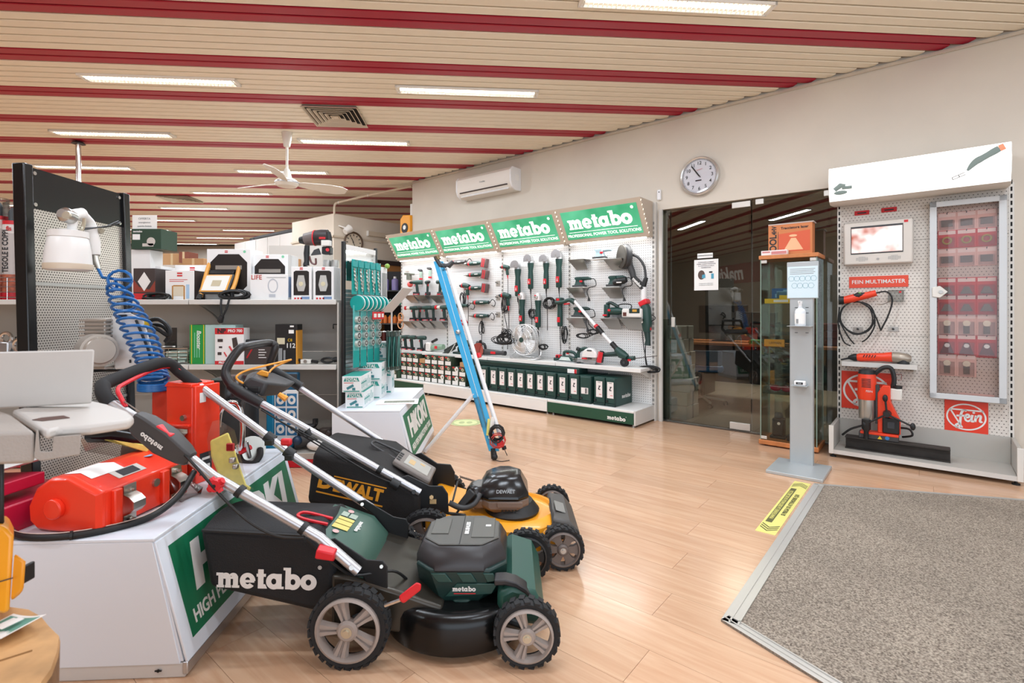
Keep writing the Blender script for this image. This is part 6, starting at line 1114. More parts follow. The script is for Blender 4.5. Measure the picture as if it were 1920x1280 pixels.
part('body', B().bx(-.065, .07, -.05, .07, 0.0, .4), orange, sb, .006); part('rear_housing', B().loft([[(x, y, z) for x, y in ((-.2, .0), (-.06, -.03), (-.06, .07), (-.17, .09))] for z in (.0, .37)]), mat('orange_shade_side', '#e0391f', .35), sb, .01); part('side_flange', B().bx(.07, .085, -.05, .075, .0, .4), orange, sb, .003)
part('lid_flange', B().prism([(-.07, .395), (.07, .395), (.07, .41), (-.05, .415)], -.055, .06), orange, sb, .003)
for z in (.19, .06):
    c_ = part('cable_clamp', B().loft([[(-.04 + w, -.052 - o, z + q) for w in (0, .09)] + [(-.04 + w, -.056 - o, z + q) for w in (.09, 0)] for q, o in ((.035, 0), (.02, .0), (.01, .02), (-.02, .02), (-.03, 0), (-.045, 0))]), zinc, sb); part('bolt', B().cyl((.0, -.078, z - .005), (.0, -.09, z - .005), .009, n=6), steel, c_)
part('rib', B().bx(-.06, .065, -.065, -.05, .235, .245).bx(-.06, .065, -.065, -.05, .125, .135), orange, sb, .002); part('label', B().bx(.0855, .0865, -.03, .03, .03, .12), ink, sb); part('label_text', B().bx(.0866, .087, -.02, .02, .09, .1).bx(.0866, .087, -.02, .02, .05, .07), printw, sb); part('white_decal', B().bx(.0855, .0865, -.03, .0, .33, .37), paper, sb); part('bolt', B().cyl((.03, -.05, .27), (.03, -.062, .27), .012, n=8), zinc, sb)
t = thing('black_cable', 'thick black cable with pale stripe looped round the lying hoist', 'cable', T((-1.4, 1.62, PT)))
cp = [V(p) for p in ((-.02 + .2, .33, .09), (.2, .2, .04), (.17, .08, .011), (.06, -.03, .011), (-.08, -.055, .011), (-.2, -.0, .011), (-.215, .08, .02))]
part('sheath', B().tube(smooth(cp, 6), .011, 10), cable, t); part('stripe', B().tube([p + V((-.006, .004, .0095)) for p in smooth(cp, 6)], .0022, 5), mat('stripe_pale', '#d9c0b0', .5), t); part('cable_tie', B().tube([V((.03, -.045, .012)), V((.036, -.041, .012))], .0145, 8), black, t)
# yellow foam wrapped in film, plastic film, hook, tray
film = glass('film', '#f7f7f5', 1.3, .18)
t = thing('foam_block', 'bent yellow foam block in clear film at the plinth edge', 'foam', T(D(432, 935, 1.96)))
def fp(px, py, d=1.96): return D(px, py, d) - D(432, 935, 1.96)
fm = mat('foam_yellow', '#eadb74', .85, vary=.1, vscale=30)
part('foam', B().loft([[fp(a, y, 1.93), fp(c_, y2, 1.93), fp(c_, y2, 2.03), fp(a, y, 2.03)] for a, y, c_, y2 in ((394, 826, 428, 810), (396, 856, 440, 842), (410, 890, 452, 880), (432, 920, 462, 908), (455, 934, 472, 914))]), fm, t, .006)
part('film', B().loft([[fp(a, y, 1.915), fp(c_, y2, 1.915), fp(c_, y2, 2.04), fp(a, y, 2.04)] for a, y, c_, y2 in ((398, 790, 410, 786), (388, 822, 440, 806), (392, 858, 448, 842), (408, 894, 458, 882), (434, 926, 468, 910), (452, 938, 476, 916))]), film, t); part('red_label', B().box(fp(432, 838, 1.92), (.03, .01, .03)), printr, t, .004); part('bolt', B().box(fp(436, 862, 1.92), (.02, .02, .02)).box(fp(442, 874, 1.92), (.018, .02, .018)), steel, t, .004)
t = thing('film_bag', 'crumpled clear film bag lying across the lying hoist', 'bag', T(D(340, 880, 1.93))); rr = random.Random(3); rg = []
for k in range(7):
    a = k / 6; rg.append([V((-.16 + a * .2 + rr.uniform(-.02, .02), .0 + .05 * math.cos(j * 2 * PI / 9), .03 - .13 * a + (.03 + .035 * math.sin(a * PI)) * math.sin(j * 2 * PI / 9) + rr.uniform(-.01, .01))) for j in range(9)])
part('film', B().loft(rg), film, t)
t = thing('lifting_hook', 'chrome lifting hook loop with red end on the plinth corner', 'hook', T(G(470, 860, PT)))
o_ = G(470, 860, PT)
def hp(px, py, d): return D(px, py, d) - o_
part('loop', B().tube(smooth([hp(446, 835, 2.42), hp(452, 842, 2.4), hp(455, 800, 2.4), hp(450, 765, 2.4), hp(440, 755, 2.4), hp(425, 757, 2.4), hp(413, 772, 2.4), hp(409, 800, 2.4)], 5), .012, 10), chrome, t); part('plate', B().cyl(hp(472, 842, 2.43), hp(470, 842, 2.46), .062, n=22), zinc, t); part('pin', B().tube([hp(450, 848, 2.4), hp(470, 838, 2.4)], .012, 8), red, t); part('rubber_ring', B().tube(smooth([hp(447, 850, 2.41), hp(455, 866, 2.38), hp(475, 868, 2.37), hp(487, 855, 2.4), hp(488, 842, 2.44)], 5), .014, 8), rubber, t); part('lever', B().tube([hp(462, 828, 2.38), hp(469, 858, 2.4)], .008, 8), steel, t)
# ------------------------------------------------------------------ bench saw on a log, toolbox, leaflet
lg = mat('log_end', '#bd9160', .8, vary=.32, vscale=11, bump=.5, bscale=40); bark = mat('log_bark', '#7d5b3a', .9, vary=.2, vscale=14, bump=.8, bscale=60)
ST = .62; sc_ = V((-.954, .618, 0))
t = thing('log_stump', 'big sawn log stump with rough wood top in the near corner', 'stump', T(sc_)); rr = random.Random(5); rad = [.3 * (1 + rr.uniform(-.012, .012)) for _ in range(40)]
part('trunk', B().loft([[(rad[i] * k * math.cos(2 * PI * i / 40), rad[i] * k * math.sin(2 * PI * i / 40), z) for i in range(40)] for z, k in ((0, 1.04), (.2, 1.01), (.45, .99), (ST - .012, 1.0))]), bark, t); part('sawn_top', B().loft([[(rad[i] * k * math.cos(2 * PI * i / 40), rad[i] * k * math.sin(2 * PI * i / 40), z) for i in range(40)] for z, k in ((ST - .012, 1.0), (ST - .002, .995), (ST, .98))]), lg, t)
b = B()
for a in (.6, 2.1, 3.9): b.tube([(.02 * math.cos(a), .02 * math.sin(a), ST + .0004), (.27 * math.cos(a + .1), .27 * math.sin(a + .1), ST + .0004)], .0016, 4)
for q in (.08, .15, .21): b.ring((0.01, 0, ST + .0002), q, .0012, n=36, k=4, axis='Z')
part('growth_rings', b, mat('ring_brown', '#8a6238', .9), t)
lc = G(14, 1186, ST); t = thing('leaflet', 'green and white leaflet curling on the log stump', 'leaflet', T(lc) @ RZ(-18))
def sheet(w, d, z0, curl, n=8): return [[(x, -d / 2 + d * j, z0 + curl * (x / w + .5) ** 2 * .3 + .004 * j) for j in (0, 1)] for x in [-w / 2 + w * i / n for i in range(n + 1)]]
def ribbon(rows, th): return B().loft([[r[0], r[1], (r[1][0], r[1][1], r[1][2] + th), (r[0][0], r[0][1], r[0][2] + th)] for r in rows])
part('sheet', ribbon(sheet(.085, .06, .002, .05), .0008), paper, t); part('green_print', ribbon([[(x, y * .8, z + .0012) for x, y, z in r] for r in sheet(.075, .06, .002, .043)], .0003), mat('print_seagreen', '#5f9c8c', .5), t); part('lettering', B().box((.008, .0, .0175), (.014, .03, .0005)).box((-.008, 0, .014), (.01, .03, .0005)), printw, t)
SO = V((-.93, .88, ST)); sw = thing('bench_saw', 'yellow and grey bench saw with blurred table and fence at the left edge', 'saw', T(SO))
def s_(px, py, d): return D(px, py, d) - SO
cast = mat('cast_grey', '#a39b93', .5, bump=.2, bscale=300); castl = mat('cast_light', '#c3beb8', .45)
part('housing', B().loft([[tuple(s_(px, py, dd)) for px, py in pl] for dd, pl in ((.84, [(-60, 1140), (10, 1155), (18, 1145), (26, 1005), (10, 985), (-60, 985)]), (.94, [(-60, 1090), (8, 1100), (20, 1090), (26, 990), (14, 965), (-60, 965)]))]), yellow, sw, .008); part('side_cover', B().loft([[tuple(s_(px, py, dd)) for px, py in ((20, 1128), (44, 1108), (48, 1052), (27, 1036))] for dd in (.845, .92)]), mat('cover_amber', '#e5951d', .4), sw, .006); part('switch', B().box(s_(48, 1075, .88), (.006, .03, .03)), black, sw, .002); part('seam', B().tube([s_(-20, 1096, .838), s_(24, 1083, .838)], .001, 4), dgrey, sw)
part('pillar', B().loft([[tuple(s_(px, py, dd)) for px, py in ((-50, 985), (8, 985), (8, 860), (-50, 860))] for dd in (.86, .93)]), black, sw, .006)
TZ = .97
def slab(pts, z1, th): return B().loft([[tuple(G(px, py, TZ) - SO + V((0, 0, z1 - th * k))) for px, py in pts][::-1] for k in (1, 0)])
part('table', slab([(-170, 812), (66, 805), (20, 772), (-5, 765), (-120, 772)], -.002, .05), cast, sw, .006)
part('extension_wing', slab([(88, 808), (72, 800), (24, 770), (60, 762), (172, 752), (200, 758), (240, 772), (251, 782), (245, 788), (170, 799), (110, 802)], .002, .016), castl, sw, .005)
part('hand_slot', slab([(60, 790), (80, 792), (131, 786), (119, 782), (78, 786)], .0032, .001), mat('slot_brown', '#5a4038', .7), sw)
part('rail_clamp', B().loft([[tuple(s_(px, py, dd)) for px, py in ((68, 806), (72, 806), (76, 846), (98, 846), (100, 818), (152, 814), (150, 852), (76, 864), (64, 858))] for dd in (.765, .80)]), cast, sw, .004)
part('fence', B().loft([[tuple(s_(px, py, dd)) for px, py in ((-60, 661), (177, 655), (172, 756), (-60, 769))] for dd in (.93, .945)]), castl, sw, .003)
t = thing('push_stick', 'black handled push block with yellow foam tucked behind the saw table', 'push block', T(D(225, 830, 1.95))); o_ = D(225, 830, 1.95)
def pp(px, py, d): return D(px, py, d) - o_
part('handle', B().tube([pp(170, 815, 1.95), pp(220, 812, 1.95), pp(262, 820, 1.95), pp(282, 824, 1.95)], [.03, .036, .034, .025], 10), gloss, t); part('foam', B().loft([[tuple(pp(px, py, dd)) for px, py in ((165, 812), (284, 836), (276, 848), (172, 818))] for dd in (1.92, 2.02)]), fm, t, .004); part('film', B().loft([[tuple(pp(px, py, dd)) for px, py in ((150, 822), (200, 820), (270, 848), (230, 858), (160, 846))] for dd in (1.92, 2.04)]), film, t)
tb = thing('tool_box', 'dark red metal tool box with white lid beside the lying hoist', 'toolbox', at(-1.77, 1.66, 0, -6)); tr_ = mat('toolbox_red', '#b3173a', .35)
part('stand', B().bx(-.16, .16, -.12, .2, 0, .40), dgrey, tb, .004); part('body', B().bx(-.18, .18, -.14, .22, .401, .53), tr_, tb, .006); part('tray', B().loft([[(x, y, z) for x, z in ((-.17, .54), (.16, .56), (.16, .6), (-.17, .58))] for y in (-.12, .1)]), tr_, tb, .004); part('lid', B().loft([[(x, y, z) for x, z in ((-.18, .61), (.12, .63), (.14, .642), (-.18, .625))] for y in (-.14, .2)]), mat('lid_pale', '#d9dad6', .4), tb, .004); part('hinge_strap', B().box((.16, -.13, .585), (.05, .01, .07)), alu, tb, .002); part('lid_opening', B().bx(-.1, .06, -.06, .04, .634, .638), dgrey, tb, M=RY(-2)); part('pick_tool', B().tube([(-.1, -.16, .46), (.02, -.17, .5), (.12, -.16, .53)], [.004, .009, .006], 8), chrome, tb); part('front_wire', B().tube([(-.16, -.18, .42), (.14, -.17, .5)], .005, 6), steel, tb)
# ------------------------------------------------------------------ cartons on the far plinth
tw_ = mat('carton_white', '#e7e9e8', .5); tg = mat('carton_teal', '#2e8f83', .5)
def teal_box(M, label, w, d, h, vertical=False):
    t = thing('tool_carton', label, 'carton', M, 'teal and white tool cartons')
    part('box', B().bx(-w / 2, w / 2, 0, d, 0, h), tw_, t, .0015); part('top_print', B().bx(-w / 2 + .002, w / 2 - .002, .002, d - .002, h, h + .0006), tg if not vertical else tw_, t)
    part('arch_print', B().prism([(-w * .42, h * .68), (-w * .34, h * .92), (w * .34, h * .92), (w * .42, h * .68)], -.0012, 0), tg, t); text('lettering', 'TOTAL', h * .26 if not vertical else w * .26, front(0, -.0018, h * .79), printw, t, .001, sx=.95)
    b = B(); b.box((-.01 * w / .14, -.001, h * .33), (w * .4, .0016, h * .16), None, Matrix.Rotation(-.5, 3, 'Y')).box((w * .12, -.001, h * .2), (w * .16, .0016, h * .16)); part('tool_print', b, mat('print_slateteal', '#3f7f86', .5), t); part('strip_print', B().bx(-w * .42, w * .42, -.001, 0, h * .03, h * .09), tg, t); part('red_print', B().bx(-w * .4, w * .1, -.001, 0, h * .56, h * .61), mat('print_dusty', '#c97f7c'), t)
    b = B(); rr = random.Random(int(w * 1e4 + d * 1e3)); 
    for k in range(6): b.bx(w / 2, w / 2 + .001, d * (.06 + .15 * k), d * (.14 + .15 * k), h * rr.uniform(.15, .3), h * rr.uniform(.6, .85))
    part('side_print', b, mat('print_mist', '#a9c4c2', .5), t); part('side_stripe', B().bx(w / 2, w / 2 + .0012, .01, d * .5, h * .5, h * .58), tg, t); return t
FPZ = .4405
b0 = G(636 + 24, 765, FPZ); teal_box(at(-1.145, 3.70, FPZ, 3), 'teal and white grinder carton, lower of the two at the plinth corner', .135, .33, .115); teal_box(at(-1.165, 3.69, FPZ + .1165, 3), 'teal and white grinder carton, upper of the two at the plinth corner', .135, .33, .115)
teal_box(at(-1.155, 4.10, FPZ, 2), 'teal and white carton standing behind the corner pair, lower', .2, .2, .15); teal_box(at(-1.15, 4.09, FPZ + .1515, 2), 'teal and white carton with green top at mid height of the carton pile', .2, .2, .14)
teal_box(at(-1.09, 4.36, FPZ, 2), 'narrow teal and white carton at the back right of the pile', .12, .1, .22, True); teal_box(at(-1.13, 4.32, FPZ + .293, 2), 'teal carton crowning the pile against the hook rack', .16, .1, .15, True); teal_box(at(-1.17, 4.33, FPZ, 0), 'teal and white carton standing under the crowning one', .035, .1, .292, True)
t = thing('leaflet', 'printed leaflet lying on the far white plinth', 'leaflet', at(-.89, 3.95, FPZ, 8)); part('sheet', B().bx(-.16, .16, -.11, .11, .0006, .0016), paper, t); part('picture_print', B().bx(-.1, .13, -.04, .04, .0016, .002), mat('print_mudgreen', '#8d8f80', .6, vary=.5, vscale=60), t); part('red_print', B().bx(-.15, .1, -.105, -.095, .0016, .002), mat('print_dusty', '#c97f7c'), t)
# ------------------------------------------------------------------ grey shelving at the left with its goods
YF, YB, GZ, G2 = 3.9, 4.34, 1.232, .733
gl = thing('shop_shelving', 'long grey shop shelving along the left with red kick strip', 'shelving', T((-2.5, YF, 0)))
xs_ = [-4.79, -3.63, -2.476, -1.345]; bp = mat('back_grey', '#b3afa8', .55)
for i in range(3):
    a, c = xs_[i] + 2.5, xs_[i + 1] + 2.5
    for z0, z1 in ((.1, .43), (.433, .80), (.803, 1.21)): part('back_panel', B().bx(a + .012, c - .012, YB - YF, YB - YF + .015, z0, z1), bp, gl)
    for z in (GZ, G2):
        sh = part('shelf', B().bx(a + .002, c - .002, .0, YB - YF, z - .03, z), shelfgrey, gl, .003); part('price_rail', B().bx(a + .003, c - .003, -.012, 0, z - .036, z + .002), lgrey, sh, .003)
        for q in (a + .012, c - .012): part('bracket', B().prism([(0, -.03), (.05, -.03), (.16, -.05), (.3, -.11), (.43, -.19), (.43, -.03)], -.002, .002, T((q, .01, z)) @ RZ(90)), shelfgrey, sh)
    part('base_shelf', B().bx(a + .002, c - .002, -.18, YB - YF, .06, .107), shelfgrey, gl, .004); part('kick_strip', B().bx(a + .002, c - .002, -.185, -.17, .004, .06), mat('kick_red', '#c41226', .4), gl)
for x in xs_: part('upright', B().bx(x + 2.5 - .016, x + 2.5 + .016, YB - YF - .03, YB - YF + .03, 0, GZ - .03), lgrey, gl)
part('end_panel', B().bx(1.158, 1.17, .0, YB - YF, .1, GZ - .02), shelfgrey, gl)
def sx(px, d): return (px - CX) / FPX * d
def shelf_box(name, label, px0, px1, ytop, z, dep, m, d=None, rz=0, cat='box', grp=None):
    """carton standing on a shelf of height z, front face between two picture columns at depth d"""
    d = d or YF + .05; x0, x1 = sx(px0, d), sx(px1, d); h = EYE - (ytop - HY) / FPX * d - z
    t = thing(name, label, cat, at((x0 + x1) / 2, d, z + .0008, rz), grp); w = x1 - x0; part('box', B().bx(-w / 2, w / 2, 0, dep, 0, h), m, t, .002); return t, w, h
cwh = mat('carton_clean', '#e9e8e6', .5); cdk = mat('carton_char', '#3f3533', .5)
def two_bars(t, x, z, s): part('bar_print', B().bx(x - s, x + s, -.0014, 0, z, z + s * .55).bx(x - s, x + s, -.0014, 0, z - s * .95, z - s * .4), printr, t)
def lines(t, x0, x1, zs, m=None, y=-.0012, th=.006): 
    b = B()
    for i, z in enumerate(zs): b.bx(x0, x1 - (x1 - x0) * .2 * (i % 2), y, 0, z, z + th)
    part('text_print', b, m or printg, t)
t, w, h = shelf_box('goods_box', 'dark brown carton with white diamond print behind the perforated stand', 250, 291, 503, GZ, .2, cdk); b = B(); quad(b, (-.05, 0), (0, -.075), (.05, 0), (0, .075)); part('diamond_print', b, printw, t, M=front(.0, -.0012, h * .58)); part('red_print', B().bx(-w / 2, w / 2, -.0012, 0, 0, .05), printr, t); part('flame_print', B().prism([(-w / 2, .06), (w / 2, .06), (w / 2, .15), (.04, .08), (-.04, .1), (-w / 2, .16)], -.0008, 0), mat('print_ember', '#8b3a2c', .5), t)
t, w, h = shelf_box('goods_box', 'narrow white carton beside the brown diamond carton', 291, 302, 499, GZ, .2, cwh, YF + .12)
t, w, h = shelf_box('goods_box', 'white work lamp carton with dark printed side, front of the pair', 310, 364, 507, GZ, .14, cwh); two_bars(t, .0, h * .88, .02); lines(t, -.08, .06, (h * .68, h * .62), printr, th=.004); part('side_print', B().bx(w / 2, w / 2 + .001, .002, .138, 0, h), cdk, t); part('lamp_print', B().bx(-.05, .03, -.0012, 0, .03, .105), mat('print_beige', '#d8cdb6', .5), t); part('frame_print', B().bx(-.06, -.05, -.0013, 0, .0, .11).bx(.03, .04, -.0013, 0, 0, .11).bx(-.05, .03, -.0013, 0, .105, .115), mat('print_ochre', '#b5803f', .5), t); part('blue_print', B().bx(.05, .075, -.0012, 0, .01, .12), mat('print_ice', '#a9c5dd', .5), t)
t, w, h = shelf_box('goods_box', 'wider white carton standing behind the work lamp carton', 328, 398, 497, GZ, .14, cwh, YF + .2); two_bars(t, -.01, h * .9, .02)
def window_box(label, px0, px1, ytop, d, dep=.2):
    t, w, h = shelf_box('goods_box', label, px0, px1, ytop, GZ, dep, cwh, d); c = .22; o = [(-w * .42 + w * .84 * c, h * .12), (w * .42 - w * .84 * c, h * .12), (w * .42, h * .12 + h * .16), (w * .42, h * .9 - h * .16), (w * .42 - w * .84 * c, h * .9), (-w * .42 + w * .84 * c, h * .9), (-w * .42, h * .9 - h * .16), (-w * .42, h * .28)]
    part('window_print', B().prism(o, -.0014, 0), mat('print_pitch', '#211c1a', .4), t); part('lamp_print', B().cyl((0, -.0014, h * .42), (0, -.004, h * .42), w * .16, n=16).bx(-w * .3, w * .3, -.004, -.0014, h * .6, h * .68), mat('print_stone', '#8f8880', .4), t); two_bars(t, -.02, h * .955, .012); part('green_dot', B().cyl((w * .36, -.0016, h * .95), (w * .36, 0, h * .95), .011, n=12), mat('print_mint', '#7fc6a0', .5), t); lines(t, -w * .48, -w * .455, (h * .2, h * .4, h * .6), mat('print_steelblue', '#7c93b5', .5), th=.05); return t
window_box('large white carton with dark octagon window behind the yellow work light', 388, 470, 467, YF + .16); window_box('white carton with dark octagon window behind the fan carton', 472, 540, 477, YF + .2)
t, w, h = shelf_box('goods_box', 'white carton with pale magnifier lamp print and red capitals', 469, 540, 514, GZ, .12, cwh); text('lettering', 'LIFE', .05, front(-w * .33, -.0012, h * .87), mat('print_brick', '#b5483e', .5), t, .0006); b = B(); ann(b, .0, .0, .04, .055, .032, .046); part('lamp_print', b, mat('print_silver', '#b9bcc2', .5), t, M=front(.03, -.0012, h * .55)); part('base_print', B().bx(-.0, .05, -.0012, 0, .02, .045), MATS['print_silver'], t); lines(t, -.02, .13, (h * .86,), th=.004); part('side_print', B().bx(w / 2, w / 2 + .001, .01, .11, .02, h - .02), mat('print_steelblue', '#7c93b5'), t)
for px0, px1, nm in ((546, 584, 'left of the pair under the hammer drill'), (587, 626, 'right of the pair under the hammer drill')):
    t, w, h = shelf_box('goods_box', 'white carton with oval lamp window, ' + nm, px0, px1, 500, GZ, .16, cwh, grp='white oval lamp cartons'); part('window_print', B().prism([(-w * .38, h * .14), (w * .38, h * .14), (w * .38, h * .84), (w * .28, h * .88), (-w * .28, h * .88), (-w * .38, h * .84)], -.0012, 0), mat('print_pitch', '#211c1a'), t); part('lamp_body', B().prism([(-.022, h * .26), (.022, h * .26), (.036, h * .45), (.022, h * .74), (-.022, h * .74), (-.036, h * .45)], -.008, -.0012), mat('lamp_silver', '#c9c9c4', .35, .4), t); part('led', B().cyl((0, -.008, h * .48), (0, -.0095, h * .48), .018, n=12), mat('print_cream', '#cfc7a8'), t); two_bars(t, 0, h * .95, .012); part('blue_print', B().bx(.0, w * .4, -.0014, 0, h * .02, h * .1), mat('print_steelblue', '#7c93b5'), t); b = B()
    for q in (-.35, -.2, -.05): b.bx(w * q, w * q + .014, -.0014, 0, h * .02, h * .07)
    part('red_print', b, printr, t)
# work light on its yellow frame
wl = thing('work_light', 'yellow framed floor work light with black grip and black cord on the top shelf', 'lamp', at(sx(408, YF + .08), YF + .08, GZ + .001)); fy = mat('frame_amber', '#d99a45', .4)
def wq(px, py, d=YF + .08): return D(px, py, d) - V((sx(408, YF + .08), YF + .08, GZ + .001))
part('frame', B().tube(smooth([wq(376, 556, 3.92), wq(385, 520, 4.0), wq(394, 492, 4.08), wq(400, 488, 4.1), wq(443, 488, 4.1), wq(449, 496, 4.08), wq(441, 530, 4.0), wq(434, 546, 3.95)], 4), .016, 10), fy, wl); part('grip', B().tube([wq(409, 490, 4.1), wq(434, 488, 4.1)], .021, 10), black, wl); Fw = frame(wq(406, 532, 3.97), (1, 0, .0), (.16, .5, .8)); part('lamp_body', B().loft([[(x * k, y * k, z) for x, y in ((-.115, -.09), (.115, -.09), (.115, .09), (-.115, .09))] for z, k in ((-.04, .8), (0, 1), (.008, 1))]), dgrey, wl, .006, M=Fw); part('reflector_trim', B().bx(-.105, .105, -.08, .08, .008, .011), fy, wl, M=Fw); part('lens', B().bx(-.092, .092, -.07, .07, .011, .013), mat('lens_pale', '#dcdad3', .25), wl, M=Fw); part('led_chip', B().bx(-.03, .04, -.03, .025, .013, .0145), mat('led_beige', '#b5a88d', .4), wl, M=Fw); part('rear_light', B().bx(-.1, .1, .1, .135, -.03, .0), black, wl, .004, M=Fw)
part('foot', B().tube([wq(376, 552, 3.92), wq(372, 561, 3.9)], .018, 8).tube([wq(434, 545, 3.95), wq(436, 561, 3.95)], .016, 8), black, wl); part('cord', B().tube(smooth([V(p) + wq(440, 552, 3.93) for p in coil((0, 0, 0), .1, .03, 6, 3, dy=.03)], 1), .008, 6).tube(smooth([wq(415, 560, 3.88), wq(414, 575, 3.87), wq(415, 590, 3.87)]), .007, 6).tube(smooth([wq(430, 560, 3.88), wq(424, 580, 3.87), wq(417, 594, 3.87)]), .007, 6), cable, wl); part('plug', B().tube([wq(416, 592, 3.87), wq(413, 601, 3.87), wq(414, 606, 3.87)], [.018, .022, .012], 8), black, wl)
solo('cord_bundle', B().tube(smooth([(-.12, .0, .012)] + coil((0, 0, .028), .08, .022, 5, 6, dy=.03) + [(.1, 0, .015)], 1), .008, 6), cable, 'bunched black cord on the top shelf before the work lamp carton', 'cable', at(sx(296, 3.93), 3.93, GZ + .001))
# hammer drill display
hx = sx(585, 4.16); hm = thing('hammer_drill', 'red and black rotary hammer displayed upright above the lamp cartons', 'drill', at(hx, 4.16, GZ + .001))
def hq(px, py, d=4.16): return D(px, py, d) - V((hx, 4.16, GZ + .001))
part('gear_housing', B().tube([hq(572, 449), hq(592, 446)], [.05, .062], 14), mat('gun_taupe', '#6d6360', .45), hm); part('chuck', B().tube([hq(562, 450), hq(570, 450), hq(573, 449)], [.026, .036, .03], 12), black, hm); part('motor_housing', B().tube([hq(590, 446), hq(604, 445), hq(616, 444)], [.062, .066, .06], 14), mat('gun_black', '#2a2021', .45), hm); part('red_band', B().tube([hq(590, 446), hq(592, 446)], .066, 14), red, hm); part('rear_grip', B().tube(smooth([hq(614, 436), hq(617, 450), hq(616, 470), hq(614, 476)]), .026, 8), black, hm); part('badge', B().box(hq(604, 446, 4.09), (.05, .006, .016)), printr, hm); part('battery', B().box(hq(614, 470, 4.14), (.07, .07, .06)), black, hm, .006); part('battery_stripe', B().cyl(hq(614, 468, 4.1), hq(614, 468, 4.095), .014, n=12), red, hm); part('white_block', B().box(hq(612, 456, 4.1), (.07, .05, .045)), offw, hm, .004)
part('side_handle', B().tube([hq(576, 460, 4.12), hq(575, 475, 4.12), hq(575, 490, 4.12), hq(574, 497, 4.12)], [.02, .024, .02, .026], 10), black, hm); part('display_post', B().bx(hq(574, 0).x - .012, hq(574, 0).x + .012, -.03, .0, 0, hq(574, 497).z + .01).bx(hq(574, 0).x - .05, hq(574, 0).x + .05, -.05, .05, 0, .012), black, hm); part('bracket_arm', B().tube(smooth([hq(580, 480, 4.12), hq(584, 492, 4.12), hq(592, 495, 4.12), hq(592, 484, 4.12)]), .008, 6), mat('arm_maroon', '#5e3430', .4), hm); part('belt_clip', B().prism([(hq(588, 0).x, hq(0, 480).z), (hq(606, 0).x, hq(0, 478).z), (hq(602, 0).x, hq(0, 467).z), (hq(594, 0).x, hq(0, 470).z)], -.06, -.04), dgrey, hm)
for px in (613, 628): solo('steel_canister', B().lathe([(.03, 0), (.032, .005), (.032, .33), (.03, .335)], None, 18), mat('canister', '#b3b1ac', .35, .4), 'pale grey cylinder behind the lamp cartons, %s' % ('nearer the hammer drill' if px < 620 else 'nearer the hook rack'), 'canister', at(sx(px, 4.22), 4.22, GZ + .001))
# stack with the green carton
t, w, h = shelf_box('goods_box', 'white carton carrying the high green grinder carton', 246, 282, 468, GZ, .15, cwh, YF + .27); t2, w2, h2 = shelf_box('goods_box', 'dark green grinder carton with white wordmark, stacked highest behind the stand', 246, 302, 429, GZ + h + .002, .2, mat('carton_forest', '#26402f', .5), YF + .24)
wordmark(.011, front(-w2 * .28, -.0014, h2 * .86), printw, t2); part('grinder_print', B().cyl((.04, -.0014, .06), (.04, 0, .06), .035, n=14).bx(-.03, .06, -.0014, 0, .02, .045), mat('print_bone', '#c9c2ba', .5), t2); part('price_print', B().bx(-.11, -.05, -.0014, 0, .075, .12), paper, t2)
zz_ = GZ + h + .003 + h2; t = thing('price_card', 'white text card standing on the green grinder carton', 'card', at(sx(271, YF + .26), YF + .26, zz_)); part('sheet', B().bx(-.1, .1, 0, .003, 0, .115), paper, t)
for i, (s, z) in enumerate((('OFFERTA', .085), ('smerigliatrice', .055), ('quantita limitata', .025))): text('lettering', s, .024 if i == 0 else .018, front(0, -.0012, z), printg, t)
# clear lidded tubes behind a wire fence
tb_ = mat('tube_print', '#b9b2ae', .4); tr2 = mat('tube_red', '#c8202c', .4); terr = mat('print_terracotta', '#a85a41', .5)
for i, (px, ht, lab) in enumerate(((-2, .80, 'cut by the picture edge'), (25, .76, 'in the middle, lettered in dark capitals'), (56, .71, 'nearest the black stand post'))):
    d = 4.02; x = sx(px, d); t = thing('sealant_tube', 'tall printed display tube with clear lid, ' + lab, 'tube', at(x, d, GZ + .001), 'tall clear lidded tubes'); r_ = .062
    part('tube', B().lathe([(r_, 0), (r_, ht - .14)], None, 20), mat('tube_white', '#d8d3cf', .35), t); part('red_base', B().lathe([(r_ + .001, 0), (r_ + .001, .06)], None, 20, caps=False), tr2, t); part('tile_print', B().lathe([(r_ + .001, .06), (r_ + .001, .2)], None, 20, caps=False), mat('print_tiles', '#a85a41', .5, vary=.5, vscale=25), t); part('grey_print', B().lathe([(r_ + .0012, .2), (r_ + .0012, ht - .24)], None, 14, R(200), R(330), caps=False), tb_, t); part('red_rim', B().lathe([(r_ + .0015, ht - .17), (r_ + .0015, ht - .14)], None, 20, caps=False), tr2, t); part('clear_lid', B().lathe([(r_, ht - .14), (r_, ht), (r_ - .01, ht + .005)], None, 20), clear, t); part('nozzle', B().lathe([(.03, ht - .14), (.03, ht - .07), (.012, ht - .03)], None, 12), dgrey, t)
    if i == 1: text('lettering', 'TEGOLE E COPPI', .062, T((.0, -r_ - .0025, .38)) @ RX(90) @ RZ(90), ink, t, .0012, sx=.72); text('lettering', 'fis', .05, front(.025, -r_ - .0005, ht - .205), printr, t, .001)
    if i == 2:
        b = B()
        for q in range(3): ann(b, 0, 0 - q * .055, .022, .022, .016, .016)
        part('icon_print', b, printr, t, M=front(-.03, -r_ - .0005, .36)); part('photo_print', B().bx(.012, .045, -r_ + .004, -r_ + .012, .2, .3), mat('print_bluegreen', '#4d7478', .5), t)
t = thing('wire_fence', 'chrome wire fence along the shelf front holding the clear lidded tubes', 'fence', at(-3.75, 3.915, GZ + .001)); b = B()
for z in (.02, .06, .1, .14, .17): b.cyl((-.7, 0, z), (.2, 0, z), .0035, n=6)
